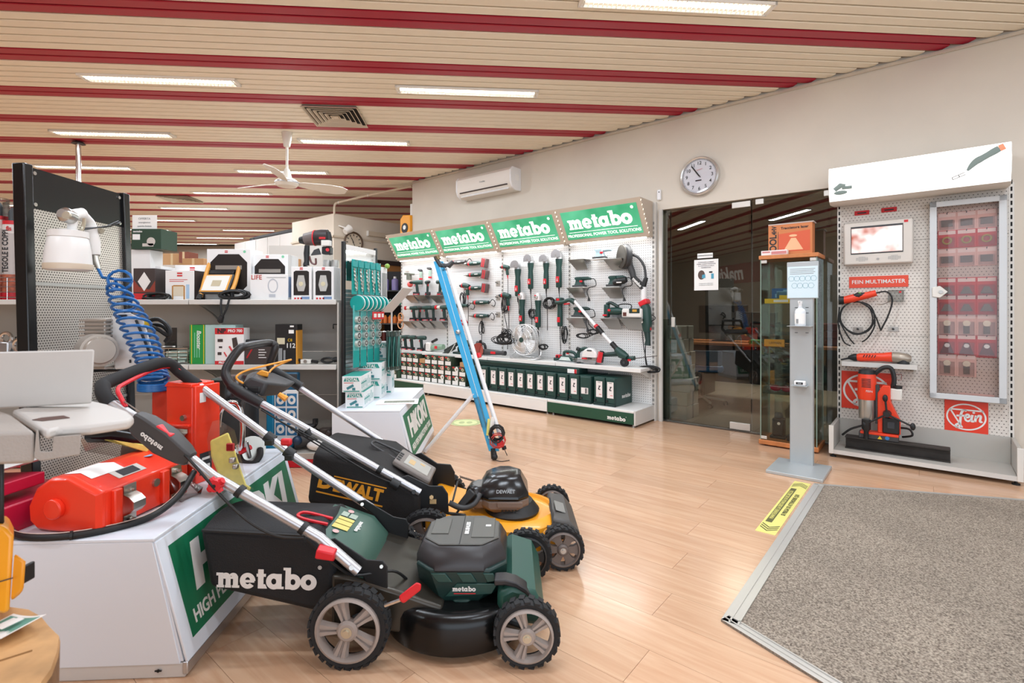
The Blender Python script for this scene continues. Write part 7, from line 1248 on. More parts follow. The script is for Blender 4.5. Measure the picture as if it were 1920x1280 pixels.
for i in range(9): b.cyl((-.7 + i * .1125, 0, 0), (-.7 + i * .1125, 0, .17), .0035, n=6)
part('wires', b, chrome, t)
for i, (px, py) in enumerate(((12, 640), (38, 640))):
    t = thing('lifting_shackle', ('square steel lifting block' if i == 0 else 'steel lifting ring') + ' on the second shelf above the saw fence', 'shackle', at(sx(px, 4.0), 4.0, G2 + .001))
    if i == 0: part('block', B().bx(-.05, .05, -.04, .04, .0, .17), alu, t, .01); part('eye', B().ring((0, 0, .2), .04, .014), chrome, t); part('band', B().bx(-.052, .052, -.042, .042, .05, .07), blue, t)
    else: part('ring', B().ring((0, 0, .14), .05, .016), chrome, t); part('base', B().bx(-.07, .05, -.03, .03, 0, .09), dgrey, t, .006)
t = thing('goods_box', 'small dark green carton seen over the clear lidded tubes', 'box', at(sx(54, 4.25), 4.25, GZ + .001)); part('box', B().bx(-.06, .06, 0, .07, 0, .86), mat('carton_forest', '#26402f'), t, .002); part('lid_print', B().bx(.02, .055, -.0012, 0, .81, .84), mat('print_olive', '#8c8a52', .5), t)
# second shelf
t, w, h = shelf_box('goods_box', 'tall green spined carton with pale mint front on the second shelf', 356, 441, 609, G2, .12, mat('carton_mint', '#a9c3bf', .5), YF + .06); part('green_spine', B().bx(-w / 2 - .001, -w / 2 + w * .34, -.0012, .12, 0, h), mat('carton_green', '#1f8f3f', .5), t, .001); part('yellow_line', B().bx(-w / 2 + w * .3, -w / 2 + w * .315, -.002, 0, 0, h).bx(-w / 2 + .012, -w / 2 + .017, -.002, 0, 0, h), MATS['print_yellow'], t); text('lettering', 'Booster', .045, front(-w / 2 + w * .2, -.002, h * .62, -90), printw, t, .0008, shear=.2); b = B()
for k in range(3): b.bx(-w / 2 + .035 + k * .018, -w / 2 + .041 + k * .018, -.002, 0, .05, h * .8)
part('text_print', b, MATS['print_mint'], t); part('tool_print', B().tube([(.03, 0, .1), (.08, 0, .2), (.07, 0, .26)], .004, 5).box((.11, 0, .16), (.03, .002, .1)), MATS['print_brick'], t)
t, w, h = shelf_box('goods_box', 'red and white jump starter carton on the second shelf', 403, 457, 615, G2, .09, cwh, YF + .02); part('red_header_print', B().bx(-w / 2, w / 2, -.0012, 0, h * .83, h), printr, t); part('red_foot_print', B().bx(-w / 2, w / 2, -.0012, 0, 0, h * .1), printr, t); text('lettering', 'NP', .05, front(-.06, -.002, h * .915), ink, t, .002); text('lettering', 'PRO 700', .03, front(.045, -.002, h * .92), printw, t, .001); text('lettering', 'PRO 700', .022, front(-.04, -.002, h * .05), printw, t, .0008); part('device_print', B().prism([(.03, h * .45), (.07, h * .5), (.055, h * .75), (.02, h * .72)], -.0014, 0).bx(-.09, -.05, -.0014, 0, h * .62, h * .7).bx(-.08, -.055, -.0014, 0, h * .45, h * .5).bx(-.09, -.06, -.0014, 0, h * .26, h * .34), cdk, t); part('clip_print', B().tube([(.0, -.001, h * .5), (.03, -.001, h * .33)], .007, 4).tube([(-.04, -.001, h * .34), (-.02, -.001, h * .22)], .005, 4), printr, t)
t, w, h = shelf_box('goods_box', 'black clamp set tray carton with red clip print on the second shelf', 447, 508, 645, G2, .1, cdk, YF + .03); part('clip_print', B().tube([(-.06, -.001, .05), (-.02, -.001, .12), (-.04, -.001, .14)], .006, 4), printr, t); part('handle', B().tube(smooth([(-.12, .03, h), (-.08, .03, h + .02), (.08, .03, h + .02), (.1, .03, h)]), .014, 8), black, t); lines(t, .03, .09, (.05, .07, .09, .11), printw, th=.006)
t, w, h = shelf_box('goods_box', 'black and yellow lamp carton with tall blank top on the second shelf', 516, 557, 608, G2, .1, mat('carton_black', '#1a1a1b', .45), YF + .05); part('yellow_edge', B().bx(w / 2 - .008, w / 2 + .001, -.0012, .1, 0, h * .85), MATS['print_amber'], t); part('label', B().bx(.02, .06, -.0012, 0, h * .77, h * .86).bx(.03, .06, -.0012, 0, h * .93, h * .97), paper, t); part('lamp_print', B().bx(-.07, -.01, -.0014, 0, h * .5, h * .66), MATS['print_cream'], t); text('lettering', '112', .05, front(.035, -.0014, h * .46), printw, t, .001); text('lettering', 'C8', .03, front(.03, -.0014, h * .6), MATS['print_yellow'], t); part('tool_print', B().bx(-.06, -.03, -.003, 0, .02, h * .4).bx(-.02, -.005, -.003, 0, .02, h * .35), printg, t)
t = thing('blister_card', 'dark blister card standing on the second shelf beside the blue hose', 'card', at(sx(321, 4.05), 4.05, G2 + .001)); part('card', B().bx(-.045, .045, 0, .004, 0, .28), mat('card_dark', '#2b2724', .5), t, .002); part('bubble', B().bx(-.035, .035, -.03, 0, .02, .17), clear, t, .006); part('fitting', B().cyl((-.05, -.02, .13), (.05, -.02, .13), .01, n=8), steel, t)
t = thing('wire_basket', 'chrome wire basket with pale folded packs on the second shelf', 'basket', at(sx(328, 3.97), 3.97, G2 + .001)); b = B()
for z in (.01, .05, .09, .12): b.tube([(-.12, 0, z), (.1, 0, z), (.1, .2, z), (-.12, .2, z)], .003, 5, closed=True)
for x in (-.12, -.05, .02, .1): b.cyl((x, 0, 0), (x, 0, .12), .003, n=5)
part('wires', b, chrome, t)
for k in range(4): part('pack', B().box((-.01, .1, .015 + k * .024), (.17, .14, .02), None, Matrix.Rotation(.1 * (k - 1.5), 3, 'Z')), mat('pack_sage', '#aebfb2', .4), t, .004)
t = thing('wrist_gadget', 'small grey gadget with strap lying on the second shelf', 'gadget', at(sx(572, 3.98), 3.98, G2 + .001)); part('body', B().bx(-.03, .05, -.02, .02, 0, .035), offw, t, .006); part('dial', B().cyl((.01, -.021, .02), (.01, -.024, .02), .014, n=12), steel, t); part('strap', B().tube(smooth([(-.08, 0, .02), (-.05, 0, .03), (-.03, 0, .02)]), .012, 6).tube([(.05, 0, .02), (.1, 0, .012)], .012, 6), black, t)
solo('power_plug', B().tube(smooth(coil((0, 0, .025), .045, .018, 3, 2, dy=.02), 1), .006, 6).cyl((.05, 0, .03), (.08, 0, .035), .02, n=8), cable, 'black cord with plug coiled at the end of the second shelf', 'cable', at(sx(614, 3.98), 3.98, G2 + .001))
for i, (px, py, d) in enumerate(((632, 608, 4.2), (36, 632, 4.2))): solo('wall_hook', B().tube([D(px - 7, py + 8, d) - D(px, py, d), D(px - 7, py, d) - D(px, py, d), V((.03, 0, 0)), V((.03, .12, 0))], .005, 6), black, 'thin black hook arm on the shelving back, %s' % ('by the hook rack' if i == 0 else 'by the steel lifting ring'), 'hook', T(D(px, py, d)))
# goods on the base shelf
BZ = .108; mkb = mat('makita_blue', '#1f7fa6', .4)
t = thing('tool_display_stand', 'blue tool display stand with white panel of round blue symbols on the base shelf', 'stand', at(sx(513, 3.86), 3.86, BZ)); part('post', B().bx(-.05, .01, -.02, .05, .02, .52), mkb, t, .01); part('base', B().bx(-.12, .17, -.09, .1, 0, .05), mkb, t, .02); part('panel', B().bx(.015, .19, -.02, .0, .06, .44), cwh, t, .002); part('case', B().bx(-.12, .18, .0, .06, .42, .57), mat('case_navy', '#20506b', .4), t, .01); part('lid', B().bx(.03, .18, -.012, -.002, .5, .56), dgrey, t)
for r in range(3):
    for c in range(2): part('symbol_print', B().bx(.025 + c * .085, .1 + c * .085, -.0215, -.02, .1 + r * .11, .195 + r * .11), mat('print_denim', '#2a6f9c', .5), t); b = B(); ann(b, 0, 0, .03, .034, .012, .014); part('ring_print', b, printw, t, M=front(.062 + c * .085, -.0225, .147 + r * .11))
t = thing('wet_vacuum', 'black cylindrical workshop vacuum behind the standing orange hoist', 'vacuum', at(-1.98, 3.62, .0, 0)); part('tank', B().lathe([(.15, .0), (.16, .05), (.16, .52), (.15, .55)], None, 22), black, t); part('lid', B().lathe([(.165, .55), (.165, .6), (.14, .67), (.06, .69)], None, 22), mat('lid_gloss', '#1c1a1a', .2), t); part('handle', B().tube(smooth([(.1, -.1, .42), (.14, -.15, .5), (.16, -.12, .62), (.14, -.05, .66)]), .016, 8), dgrey, t); part('hose_port', B().cyl((.0, -.15, .35), (.0, -.2, .35), .04, n=14), dgrey, t)
t = thing('electric_planer', 'dark tool with blue plug bagged on the base shelf beside the display stand', 'power tool', at(sx(578, 3.84), 3.84, BZ, 25)); part('body', B().lathe([(.04, 0), (.05, .05), (.045, .2), (.03, .26)], T((-.1, 0, .05)) @ RY(80), 12), dgrey, t); part('grip', B().tube(smooth([(-.06, 0, .08), (-.04, 0, .16), (.04, 0, .17), (.05, 0, .22)]), .02, 8), black, t); part('plug', B().ball((-.08, -.05, .08), .035), mat('plug_navy', '#1c3550', .4), t); part('red_catch', B().box((-.16, -.02, .05), (.06, .04, .04)), red, t, .008)
t = thing('bagged_tool', 'black tool in a crumpled clear bag at the end of the base shelf', 'bag', at(sx(612, 3.86), 3.86, BZ)); part('tool', B().box((0, 0, .09), (.1, .08, .12)).cyl((-.02, -.05, .05), (.05, -.05, .14), .025, n=10), cdk, t, .01); rr = random.Random(9); part('bag', B().loft([[((.08 + rr.uniform(-.012, .012)) * math.cos(j * PI / 5), (.07 + rr.uniform(-.01, .01)) * math.sin(j * PI / 5), z) for j in range(10)] for z in (0, .06, .12, .17, .2)]), film, t)
t = thing('white_bag', 'small white sack lying on the base shelf front', 'sack', at(sx(598, 3.78), 3.78, BZ)); part('sack', B().ball((0, 0, .04), (.09, .05, .04)), paper, t); part('tie', B().ring((.07, 0, .045), .018, .004, n=10, k=5, axis='X'), printg, t)
# ------------------------------------------------------------------ black perforated stand with spray gun, compressor and coil hose
perf = pattern('perforated_steel', '#d3ccc2', '#5b544d', .0125, .31, .3, .6, True); M = T((-1.95, 2.34, 0)) @ RZ(90) @ RX(-1.6)
st = thing('perforated_stand', 'black framed stand with perforated steel panels and black header', 'stand', M)
for q in (-1, 1): part('post', B().bx(q * .265 - .02, q * .265 + .02, -.025, .025, 0, 1.75), gloss, st, .004)
part('header_panel', B().bx(-.245, .245, -.012, -.002, 1.575, 1.742), gloss, st); part('foot', B().bx(-.3, .3, -.02, .25, 0, .03), black, st, .004)
for z0, z1 in ((1.27, 1.575), (.725, 1.255), (.2, .715)): part('perforated_panel', B().bx(-.245, .245, -.008, -.002, z0, z1), perf, st)
for z in (1.255, .715): part('cross_rail', B().bx(-.245, .245, -.016, .004, z, z + .014), steel, st)
for x in (-.23, .225):
    for z in (1.72, 1.59): part('screw', B().cyl((x, -.012, z), (x, -.018, z), .008, n=10), chrome, st)
for px, py in ((230, 568),): part('peg_hook', B().tube([(.2, -.01, 1.19), (.2, -.05, 1.19), (.2, -.06, 1.17)], .004, 5).tube([(.22, -.01, 1.19), (.22, -.05, 1.19), (.22, -.06, 1.17)], .004, 5), black, st)
part('compressor_shelf', B().bx(-.1, .3, -.24, -.02, .875, .888), gloss, st, .003)
go = D(128, 470, 2.10); gun = thing('spray_gun', 'white spray gun with big white paint cup hung on the perforated stand', 'spray gun', T(go)); gw_ = mat('gun_white', '#e6e3df', .35)
def gq(px, py, d=2.10): return D(px, py, d) - go
part('paint_cup', B().lathe([(.07, -.082), (.08, -.07), (.075, .0), (.066, .05), (.058, .062)], None, 26), gw_, gun); part('cup_band', B().lathe([(.08, -.078), (.0815, -.06), (.08, -.055)], None, 26, caps=False), mat('cup_tan', '#c9b8a2', .4), gun); part('cup_lid', B().lathe([(.067, .055), (.067, .08), (.03, .088)], None, 26), gw_, gun); part('neck', B().cyl((.015, 0, .08), (.02, 0, .14), .017, n=12), gw_, gun)
part('nozzle', B().lathe([(.026, -.02), (.03, .0), (.03, .02), (.018, .035)], T(gq(128, 405, 2.07)) @ RX(80), 16), steel, gun); part('air_cap', B().lathe([(.014, 0), (.016, .012)], T(gq(128, 405, 2.03)) @ RX(80), 14), brass, gun); part('gun_body', B().tube(smooth([gq(132, 406, 2.08), gq(148, 402, 2.14), gq(166, 415, 2.2), gq(174, 432, 2.22)]), [.02, .022, .024, .024, .026, .024, .022, .02, .02, .02, .02, .02, .02], 12), gw_, gun); part('handle', B().tube([gq(170, 425, 2.2), gq(175, 455, 2.2), gq(178, 478, 2.2)], [.022, .026, .02], 12), gw_, gun); part('hook_loop', B().ring(tuple(gq(152, 402, 2.15)), .022, .006, axis='Y'), gw_, gun); part('trigger', B().tube(smooth([gq(158, 410, 2.13), gq(156, 425, 2.12), gq(152, 432, 2.12)]), .007, 6), brass, gun); part('needle_rod', B().tube([gq(158, 430, 2.13), gq(200, 424, 2.22), gq(222, 414, 2.3)], .003, 5).tube([gq(158, 428, 2.16), gq(205, 425, 2.24), gq(226, 417, 2.32)], .003, 5), black, gun); part('fluid_knob', B().cyl(gq(186, 432, 2.22), gq(192, 433, 2.22), .012, n=10), brass, gun); part('hose_connector', B().tube([gq(178, 478, 2.2), gq(180, 490, 2.2), gq(186, 505, 2.2)], [.012, .014, .009], 10), zinc, gun)
ho = D(285, 720, 2.15); hs_ = thing('coil_hose', 'blue coiled air hose hanging from the spray gun', 'hose', T(ho)); hb = mat('hose_blue', '#1f66a8', .3)
ctrl = [(205, 530, .0), (222, 548, .035), (236, 575, .045), (252, 605, .05), (268, 640, .05), (280, 672, .045), (287, 695, .042), (289, 714, .05)]
pts = [D(182, 500, 2.2), D(192, 520, 2.18)]; pts += [D(205 + 20 + 23 * math.cos(a), 525 - 18 * math.sin(a), 2.16) for a in [PI + i * -.5 for i in range(-6, 7)]]
N = 17 * 14
for i in range(N):
    f = i / (N - 1); g = f ** .8 * (len(ctrl) - 1); k = min(int(g), len(ctrl) - 2); u_ = g - k
    px, py, r_ = [ctrl[k][j] * (1 - u_) + ctrl[k + 1][j] * u_ for j in range(3)]; c = D(px, py, 2.15); a = 2 * PI * i / 14; r_ = max(r_, .02)
    pts.append(c + V((r_ * 1.15 * math.cos(a), r_ * math.sin(a), -.018 * math.sin(a) + .012 * math.cos(a))))
part('hose', B().tube([p - ho for p in pts], .0062, 7), hb, hs_)
for q in range(3): pass
part('hose_belly', B().tube([V(p) + D(287, 716, 2.15) - ho for p in [(.052 * math.cos(a), .05 * math.sin(a), -.004 - .03 * (i / 60)) for i, a in enumerate([2 * PI * j / 14 for j in range(60)])]], .0065, 7), hb, hs_)
part('inner_cord', B().tube([p - ho for p in (D(255, 600, 2.16), D(278, 655, 2.16), D(288, 700, 2.16))], .005, 6), cable, hs_)
co = D(205, 690, 2.2); cp_ = thing('air_compressor', 'small silver air compressor with white panel on the stand shelf', 'compressor', T(co)); cs = mat('cast_silver', '#b3aaa0', .4, .5)
def cq(px, py, d=2.2): return D(px, py, d) - co
part('motor', B().lathe([(.055, 0), (.06, .01), (.06, .09), (.05, .11)], T(cq(172, 655, 2.12)) @ RZ(-35) @ RY(90), 24), cs, cp_); b = B()
for k in range(7): b.lathe([(.056, 0), (.066, .001), (.066, .004), (.056, .005)], T(cq(172, 655, 2.12)) @ RZ(-35) @ RY(90) @ T((0, 0, .02 + k * .012)), 24)
part('motor_fins', b, cs, cp_); part('fan_cover', B().lathe([(.058, -.004), (.05, -.014), (.01, -.016)], T(cq(172, 655, 2.12)) @ RZ(-35) @ RY(90), 24), mat('cover_bronze', '#a59a8b', .4, .4), cp_); b = B()
for k in range(12):
    a = k * PI / 6; b.box((0, 0, 0), (.035, .004, .002), T(cq(172, 655, 2.12)) @ RZ(-35) @ RY(90) @ Matrix.Rotation(a, 4, 'Z') @ T((.03, 0, -.0165)))
part('fan_slots', b, dgrey, cp_); b = B()
for k in range(6): b.box(cq(190, 600 + k * 7, 2.18), (.115, .09, .007))
part('head_fins', b, cs, cp_); part('head_core', B().box(cq(190, 618, 2.18), (.09, .07, .1)), cs, cp_, .006); part('white_panel', B().loft([[tuple(cq(px, py, dd)) for px, py in ((206, 610), (212, 588), (244, 586), (270, 600), (296, 690), (215, 692))] for dd in (2.17, 2.2)]), gw_, cp_, .006); part('carry_slot', B().loft([[tuple(cq(px, py, dd)) for px, py in ((216, 590), (238, 589), (238, 596), (216, 597))] for dd in (2.165, 2.172)]), dgrey, cp_, .002); part('panel_mark', B().box(cq(244, 677, 2.165), (.008, .001, .014)), ink, cp_); part('warning_sticker', B().box(cq(275, 606, 2.165), (.02, .002, .02)), MATS['print_yellow'], cp_); part('foot', B().box(cq(190, 688, 2.16), (.08, .06, .012)), steel, cp_, .002)
t = thing('black_hose_loop', 'short black hose loop hung behind the blue coil hose', 'hose', T(D(297, 610, 2.45))); part('loop', B().tube(smooth([(-.06, 0, .02), (0, 0, .03), (.05, 0, -.01), (.05, .0, -.05), (.0, 0, -.02), (-.05, 0, .0)]), .01, 8), black, t); part('loop', B().tube(smooth([(-.06, .02, -.0), (0, .02, .0), (.04, .02, -.04), (.02, .02, -.08)]), .01, 8), black, t)
# ------------------------------------------------------------------ hook rack with teal tool cards
rk_o = V((-1.293, 3.9, 0)); rk = thing('hook_rack', 'black framed louvred hook rack with mirror strip at the shelving end', 'rack', T(rk_o) @ RZ(74)); RW = .46
for x in (0, RW): part('post', B().bx(x - .013, x + .013, -.012, .012, 0, 1.68), black, rk, .003)
for k in range(26): part('louver', B().box((RW / 2, -.004, .5 + k * .032), (RW - .03, .004, .03), None, Matrix.Rotation(R(18), 3, 'X')), alu, rk)
part('mirror_panel', B().bx(.018, RW - .018, -.01, -.004, 1.38, 1.64), mat('mirror', '#e9ecea', .04, 1), rk); part('header_strip', B().bx(.018, RW - .018, -.012, -.008, 1.62, 1.66), printw, rk); part('base', B().bx(-.012, RW + .012, -.012, .012, 0, .03), black, rk)
def rloc(x, y, z): return T(rk_o) @ RZ(74) @ T((x, y, z))
tealm = mat('card_teal', '#0f9a93', .45); tdk = mat('card_teal_dark', '#0b6c70', .4)
def bitcard(M, label, g):
    t = thing('bit_card', label, 'tool card', M, g); part('card', B().bx(-.035, .035, -.004, 0, -.27, 0), tealm, t, .002); part('header', B().bx(-.035, .035, -.012, -.004, -.06, 0), teal, t, .004); part('bit', B().tube([(-.015, -.012, -.07)] + [(.004 * math.cos(i * 1.2) - .012 + i * .0009, -.012 + .004 * math.sin(i * 1.2), -.08 - i * .006) for i in range(28)], .007, 6), mat('bit_silver', '#c9c7bf', .3, .7), t); part('hook', B().cyl((0, .04, -.012), (0, -.03, -.005), .003, n=6), steel, t); return t
p0 = None
for i in range(5):
    M = rloc(.05 + i * .085, -.06, 1.545 - .0); lab = 'teal card with silver auger bit, %s from the black post in the top row' % ordn[i]
    if p0 is None: p0 = bitcard(M, lab, 'teal auger bit cards')
    else: dup(p0, M, lab)
p0 = None
for i in range(7):
    M = rloc(.05 + i * .06, -.09, 1.27); lab = 'teal tape roll on the second row of the hook rack, %s from the post' % ordn[i]
    if p0: dup(p0, M, lab); continue
    p0 = thing('tape_roll', lab, 'roll', M, 'teal rolls on the hook rack'); part('roll', B().cyl((-.012, 0, -.062), (.012, 0, -.062), .058, n=20), tealm, p0); part('rim', B().ring((.013, 0, -.062), .056, .006, axis='X'), printw, p0); part('hook', B().cyl((0, .08, .002), (0, -.03, .002), .003, n=6), steel, p0)
p0 = None
for i in range(4):
    M = rloc(.06 + i * .1, -.07, 1.11); lab = 'clear pack of four hole saws on the third row, %s from the post' % ordn[i]
    if p0: dup(p0, M, lab); continue
    p0 = thing('hole_saw_pack', lab, 'tool pack', M, 'hole saw packs on the hook rack'); part('card', B().bx(-.042, .042, -.004, 0, -.4, .08), mat('card_aqua', '#5fb6b3', .45), p0, .002)
    for k in range(4): h_ = part('hole_saw', B().cyl((0, -.004, -.03 - k * .062), (0, -.03, -.03 - k * .062), .028, n=16), mat('saw_pale', '#cfd3cd', .35, .5), p0); b = B(); ann(b, 0, 0, .02, .02, .012, .012, n=14); part('ring_print', b, dgrey, h_, M=front(0, -.031, -.03 - k * .062))
    part('teal_print', B().bx(-.04, .04, -.0055, -.004, -.4, -.27), tealm, p0); part('hook', B().cyl((0, .06, .06), (0, -.03, .066), .003, n=6), steel, p0)
p0 = None
for i in range(3):
    M = rloc(.40 + i * .04, -.16 - .02 * i, .98); lab = 'clear plier pack hung at the far end of the hook rack, %s' % ('nearest', 'middle', 'outermost')[i]
    if p0: dup(p0, M, lab); continue
    p0 = thing('plier_pack', lab, 'tool pack', M, 'plier packs on the hook rack'); part('film', B().bx(-.045, .045, -.012, 0, -.33, 0), glass('pack_film', '#dcebe8', 1.2, .15), p0, .004); part('pliers', B().tube([(-.02, -.006, -.3), (-.012, -.006, -.12), (.0, -.006, -.05)], .009, 6).tube([(.02, -.006, -.3), (.012, -.006, -.12), (.0, -.006, -.05)], .009, 6), mat('grip_seagreen', '#4f8f86', .5), p0); part('hook', B().cyl((0, .16, -.01), (0, -.03, -.006), .003, n=6), steel, p0)
t = thing('white_bit_cards', 'white carded bits hung at the far end of the top hook row', 'tool card', rloc(.49, -.06, 1.52)); part('card', B().bx(-.05, .05, -.006, 0, -.3, 0), cwh, t, .002); b = B()
for k in range(6): b.cyl((-.035 + k * .014, -.009, -.05), (-.035 + k * .014, -.009, -.26), .003, n=5)
part('bit', b, steel, t); part('green_knob', B().ball((.01, -.03, .01), .022), mat('knob_lime', '#8cae4a', .4), t); part('hook', B().cyl((0, .06, -.012), (0, -.03, -.006), .003, n=6), steel, t)
t = thing('sign_flap', 'slanted acrylic price flap with red price strip on the hook rack', 'sign', rloc(.36, -.1, 1.14)); part('acrylic', B().loft([[(x, y, z) for y, z in ((-.0, .0), (-.2, .2), (-.203, .197), (-.003, -.006))] for x in (.02, .2)]), mat('acrylic_grey', '#cfcbc8', .3), t); part('price_strip', B().bx(-.16, .02, -.03, -.027, -.06, .0), printr, t); part('digit_print', B().bx(-.14, -.1, -.0312, -.03, -.045, -.015).bx(-.08, -.04, -.0312, -.03, -.045, -.015).bx(-.02, .01, -.0312, -.03, -.045, -.015), printw, t); part('side_post', B().bx(.18, .2, -.006, .0, -.4, .0), MATS['acrylic_grey'], t)
# ------------------------------------------------------------------ block room, far racks
CB = V((-2.94, 8.38, 0)); UD = WU; MD = -WN
def bk_(k, l, z): return CB + UD * k + MD * l + V((0, 0, z))
def bl_(b, k0, k1, l0, l1, z0, z1): return b.loft([[tuple(bk_(k, l, z)) for k, l in ((k0, l0), (k1, l0), (k1, l1), (k0, l1))] for z in (z0, z1)])
struct('wall_block', bl_(bl_(B(), 0, 1.38, 0, .12, 0, 2.75), 0, .12, .12, 4.0, 0, 2.75), mat('block_plaster', '#d8cbb9', .8, vary=.03, vscale=3)); struct('wall_block_low', bl_(B(), 1.385, 3.9, .02, .12, 0, 2.58), mat('panel_white', '#d2cac2', .6))
for k in range(1, 5): struct('trim_%d' % (k + 3), bl_(B(), 1.385 + k * .5, 1.395 + k * .5, .012, .02, 0, 2.58), lgrey)
struct('trim_8', bl_(B(), -.02, 1.4, -.02, -.003, 2.36, 2.39), mat('rail_beige', '#c9b9a2', .6)); struct('trim_9', bl_(B(), -.02, -.003, -.02, 4, 2.36, 2.39), MATS['rail_beige'])
dm = mat('door_brown', '#3a2620', .5); d2 = struct('door_2', bl_(bl_(bl_(B(), -.03, -.0, .80, .90, 0, 2.05), -.03, .0, 1.75, 1.85, 0, 2.05), -.03, 0, .80, 1.85, 1.97, 2.05), dm); part('door_leaf', bl_(B(), -.014, -.002, .9, 1.75, 0, 1.97), mat('door_ochre', '#b5793f', .5), d2)
def onblock(px, py):       # point on the face that looks at the tool wall
    a = (px - CX) / FPX; l = (CB.x - a * CB.y) / (a * MD.y - MD.x); p = CB + MD * l; return l, EYE - (py - HY) / FPX * p.y
RBA = math.degrees(math.atan2(MD.y, MD.x))
def bf(l, z): return T(bk_(-.004, l, z)) @ RZ(RBA)
l, z = onblock(661, 455); t = thing('wall_clock', 'round wall clock with brown rim on the block room far behind', 'clock', bf(l, z)); part('rim', B().ring((0, -.03, 0), .17, .018, n=30), mat('rim_brown', '#5a4534', .4), t); part('dial', B().cyl((0, 0, 0), (0, -.03, 0), .165, n=30), mat('dial_cream', '#dccfb9', .5), t); b = B()
for i in range(12): a = i * PI / 6; b.box((.125 * math.cos(a), -.032, .125 * math.sin(a)), (.03, .003, .014), None, Matrix.Rotation(-a, 3, 'Y'))
part('numeral_marks', b, ink, t); part('hands', B().box((-.025, -.034, .04), (.012, .003, .1), None, Matrix.Rotation(R(-30), 3, 'Y')).box((-.0, -.034, -.02), (.01, .003, .08), None, Matrix.Rotation(R(-30), 3, 'Y')), ink, t)
l, z = onblock(645, 430); t = thing('spot_lamp', 'small white spot lamp on the block room corner', 'lamp', bf(l, z)); part('arm', B().cyl((-.1, 0, .05), (-.02, -.12, .0), .012, n=8), offw, t); part('lamp_head', B().lathe([(.05, 0), (.07, .12), (.06, .13)], T((-.06, -.12, -.06)) @ RY(55), 14), offw, t); part('lens', B().cyl((.04, -.12, .01), (.045, -.12, .014), .05, n=14), alu, t)
l, z = onblock(706, 440); t = thing('cable_duct', 'beige cable duct on the block room wall', 'duct', bf(l, z)); part('duct', B().bx(-.2, 1.2, -.05, 0, -.04, .04), MATS['rail_beige'], t, .004); part('end_cap', B().bx(-.21, -.2, -.055, 0, -.045, .045), offw, t)
t = thing('conduit_pipe', 'beige conduit pipe running from the long wall to the block room top', 'pipe', T(D(627, 402, 8.40))); o_ = D(627, 402, 8.40); part('pipe', B().tube(smooth([D(772, 349, 7.9) - o_, D(700, 364, 8.15) - o_, D(640, 378, 8.36) - o_, D(629, 382, 8.39) - o_, D(627, 390, 8.40) - o_, V((0, 0, 0))], 4), .018, 8), MATS['rail_beige'], t)
for px, py, d in ((690, 366.3, 8.19), (635, 379.5, 8.375)): part('pipe_clip', B().ring(tuple(D(px, py, d) - o_), .022, .006, n=10, k=5, axis='X'), offw, t)
b = B(); t = thing('roof_bars', 'bundle of dark bars lying along the top of the white panel wall', 'bars', T(bk_(2.4, .07, 2.581)))
for k in range(4): part('bar', B().tube([UD * -1.0 + V((0, .02 * k, .03 + .03 * (k % 2))), UD * (.6 + .1 * k) + V((0, .02 * k, .03 + .02 * (k % 2)))], .03, 8), dgrey, t)
solo('red_sign', B().bx(-.16, .16, -.02, 0, -.08, .08), mat('sign_maroon', '#8f1b2f', .5), 'small dark red sign on the block room wall above the teal cards', 'sign', bf(*onblock(684, 503)))
fr_ = thing('goods_rack', 'dark narrow goods rack crowded with bright small goods beyond the tool wall', 'rack', T((-2.12, 8.75, 0)))
for x in (-.3, .3): part('side_panel', B().bx(x - .015, x + .015, 0, .4, 0, 1.85), black, fr_)
part('back_panel', B().bx(-.3, .3, .39, .4, 0, 1.85), mat('rack_black', '#201c1b', .6), fr_)
SHZ = [.25, .6, .93, 1.25, 1.5]
for z in SHZ: part('shelf', B().bx(-.285, .285, 0, .39, z - .02, z), dgrey, fr_)
rr = random.Random(4); rows_ = [('spray_can', '#b5502d', 'orange', 0, 8, .033, .2), ('spray_can', '#5c2a26', 'dark red', 1, 8, .033, .2), ('spray_can', '#e07b3a', 'bright orange', 2, 7, .036, .14), ('bit_tube', '#0f8a6a', 'green', 3, 9, .028, .1), ('detergent_bottle', '#8f86b8', 'mauve and blue', 4, 4, .06, .24)]
for nm, col, cw_, zi, n, r_, h_ in rows_:
    p0 = None
    for i in range(n):
        M = T((-2.12 - .25 + .5 * i / (n - 1), 8.75 + .1, SHZ[zi] + .001)); lab = '%s %s on the dark rack, %s from its left' % (cw_, nm.replace('_', ' '), ordn[i])
        if p0: dup(p0, M, lab); continue
        p0 = thing(nm, lab, nm.split('_')[1], M, '%s %ss on the dark rack' % (cw_, nm.replace('_', ' '))); part('body', B().lathe([(r_, 0), (r_, h_ * .75), (r_ * .5, h_ * .85)], None, 12), mat('goods_' + cw_.replace(' ', '_'), col, .4), p0); part('cap', B().lathe([(r_ * .45, h_ * .85), (r_ * .45, h_)], None, 10), printw if zi != 2 else mat('cap_gold', '#c98a2a', .4), p0)
for i, (px, py, d, w, h, nm) in enumerate(((322, 490, 9.5, .5, .3, 'long cardboard carton on the far white racking'), (344, 482, 9.3, .17, .2, 'small dark brown carton on the far white racking'), (362, 492, 8.6, .36, .14, 'open cardboard tray carton on the far white racking'), (553, 494, 6.6, .12, .12, 'brown cardboard carton seen over the shelving by the hammer drill'))):
    t = thing('cardboard_carton', nm, 'carton', T(D(px, py, d))); part('box', B().bx(-w / 2, w / 2, 0, .3, -h / 2, h / 2), cardb if i != 1 else mat('carton_umber', '#7a3f2c', .6), t, .003); part('tape', B().bx(-.02, .02, -.001, .301, -h / 2 - .0005, h / 2 + .001), mat('tape_tan', '#c7ab83', .5), t)
t = thing('white_racking', 'white far racking carrying cardboard cartons beyond the left shelving', 'racking', T((-5.9, 9.6, 0))); 
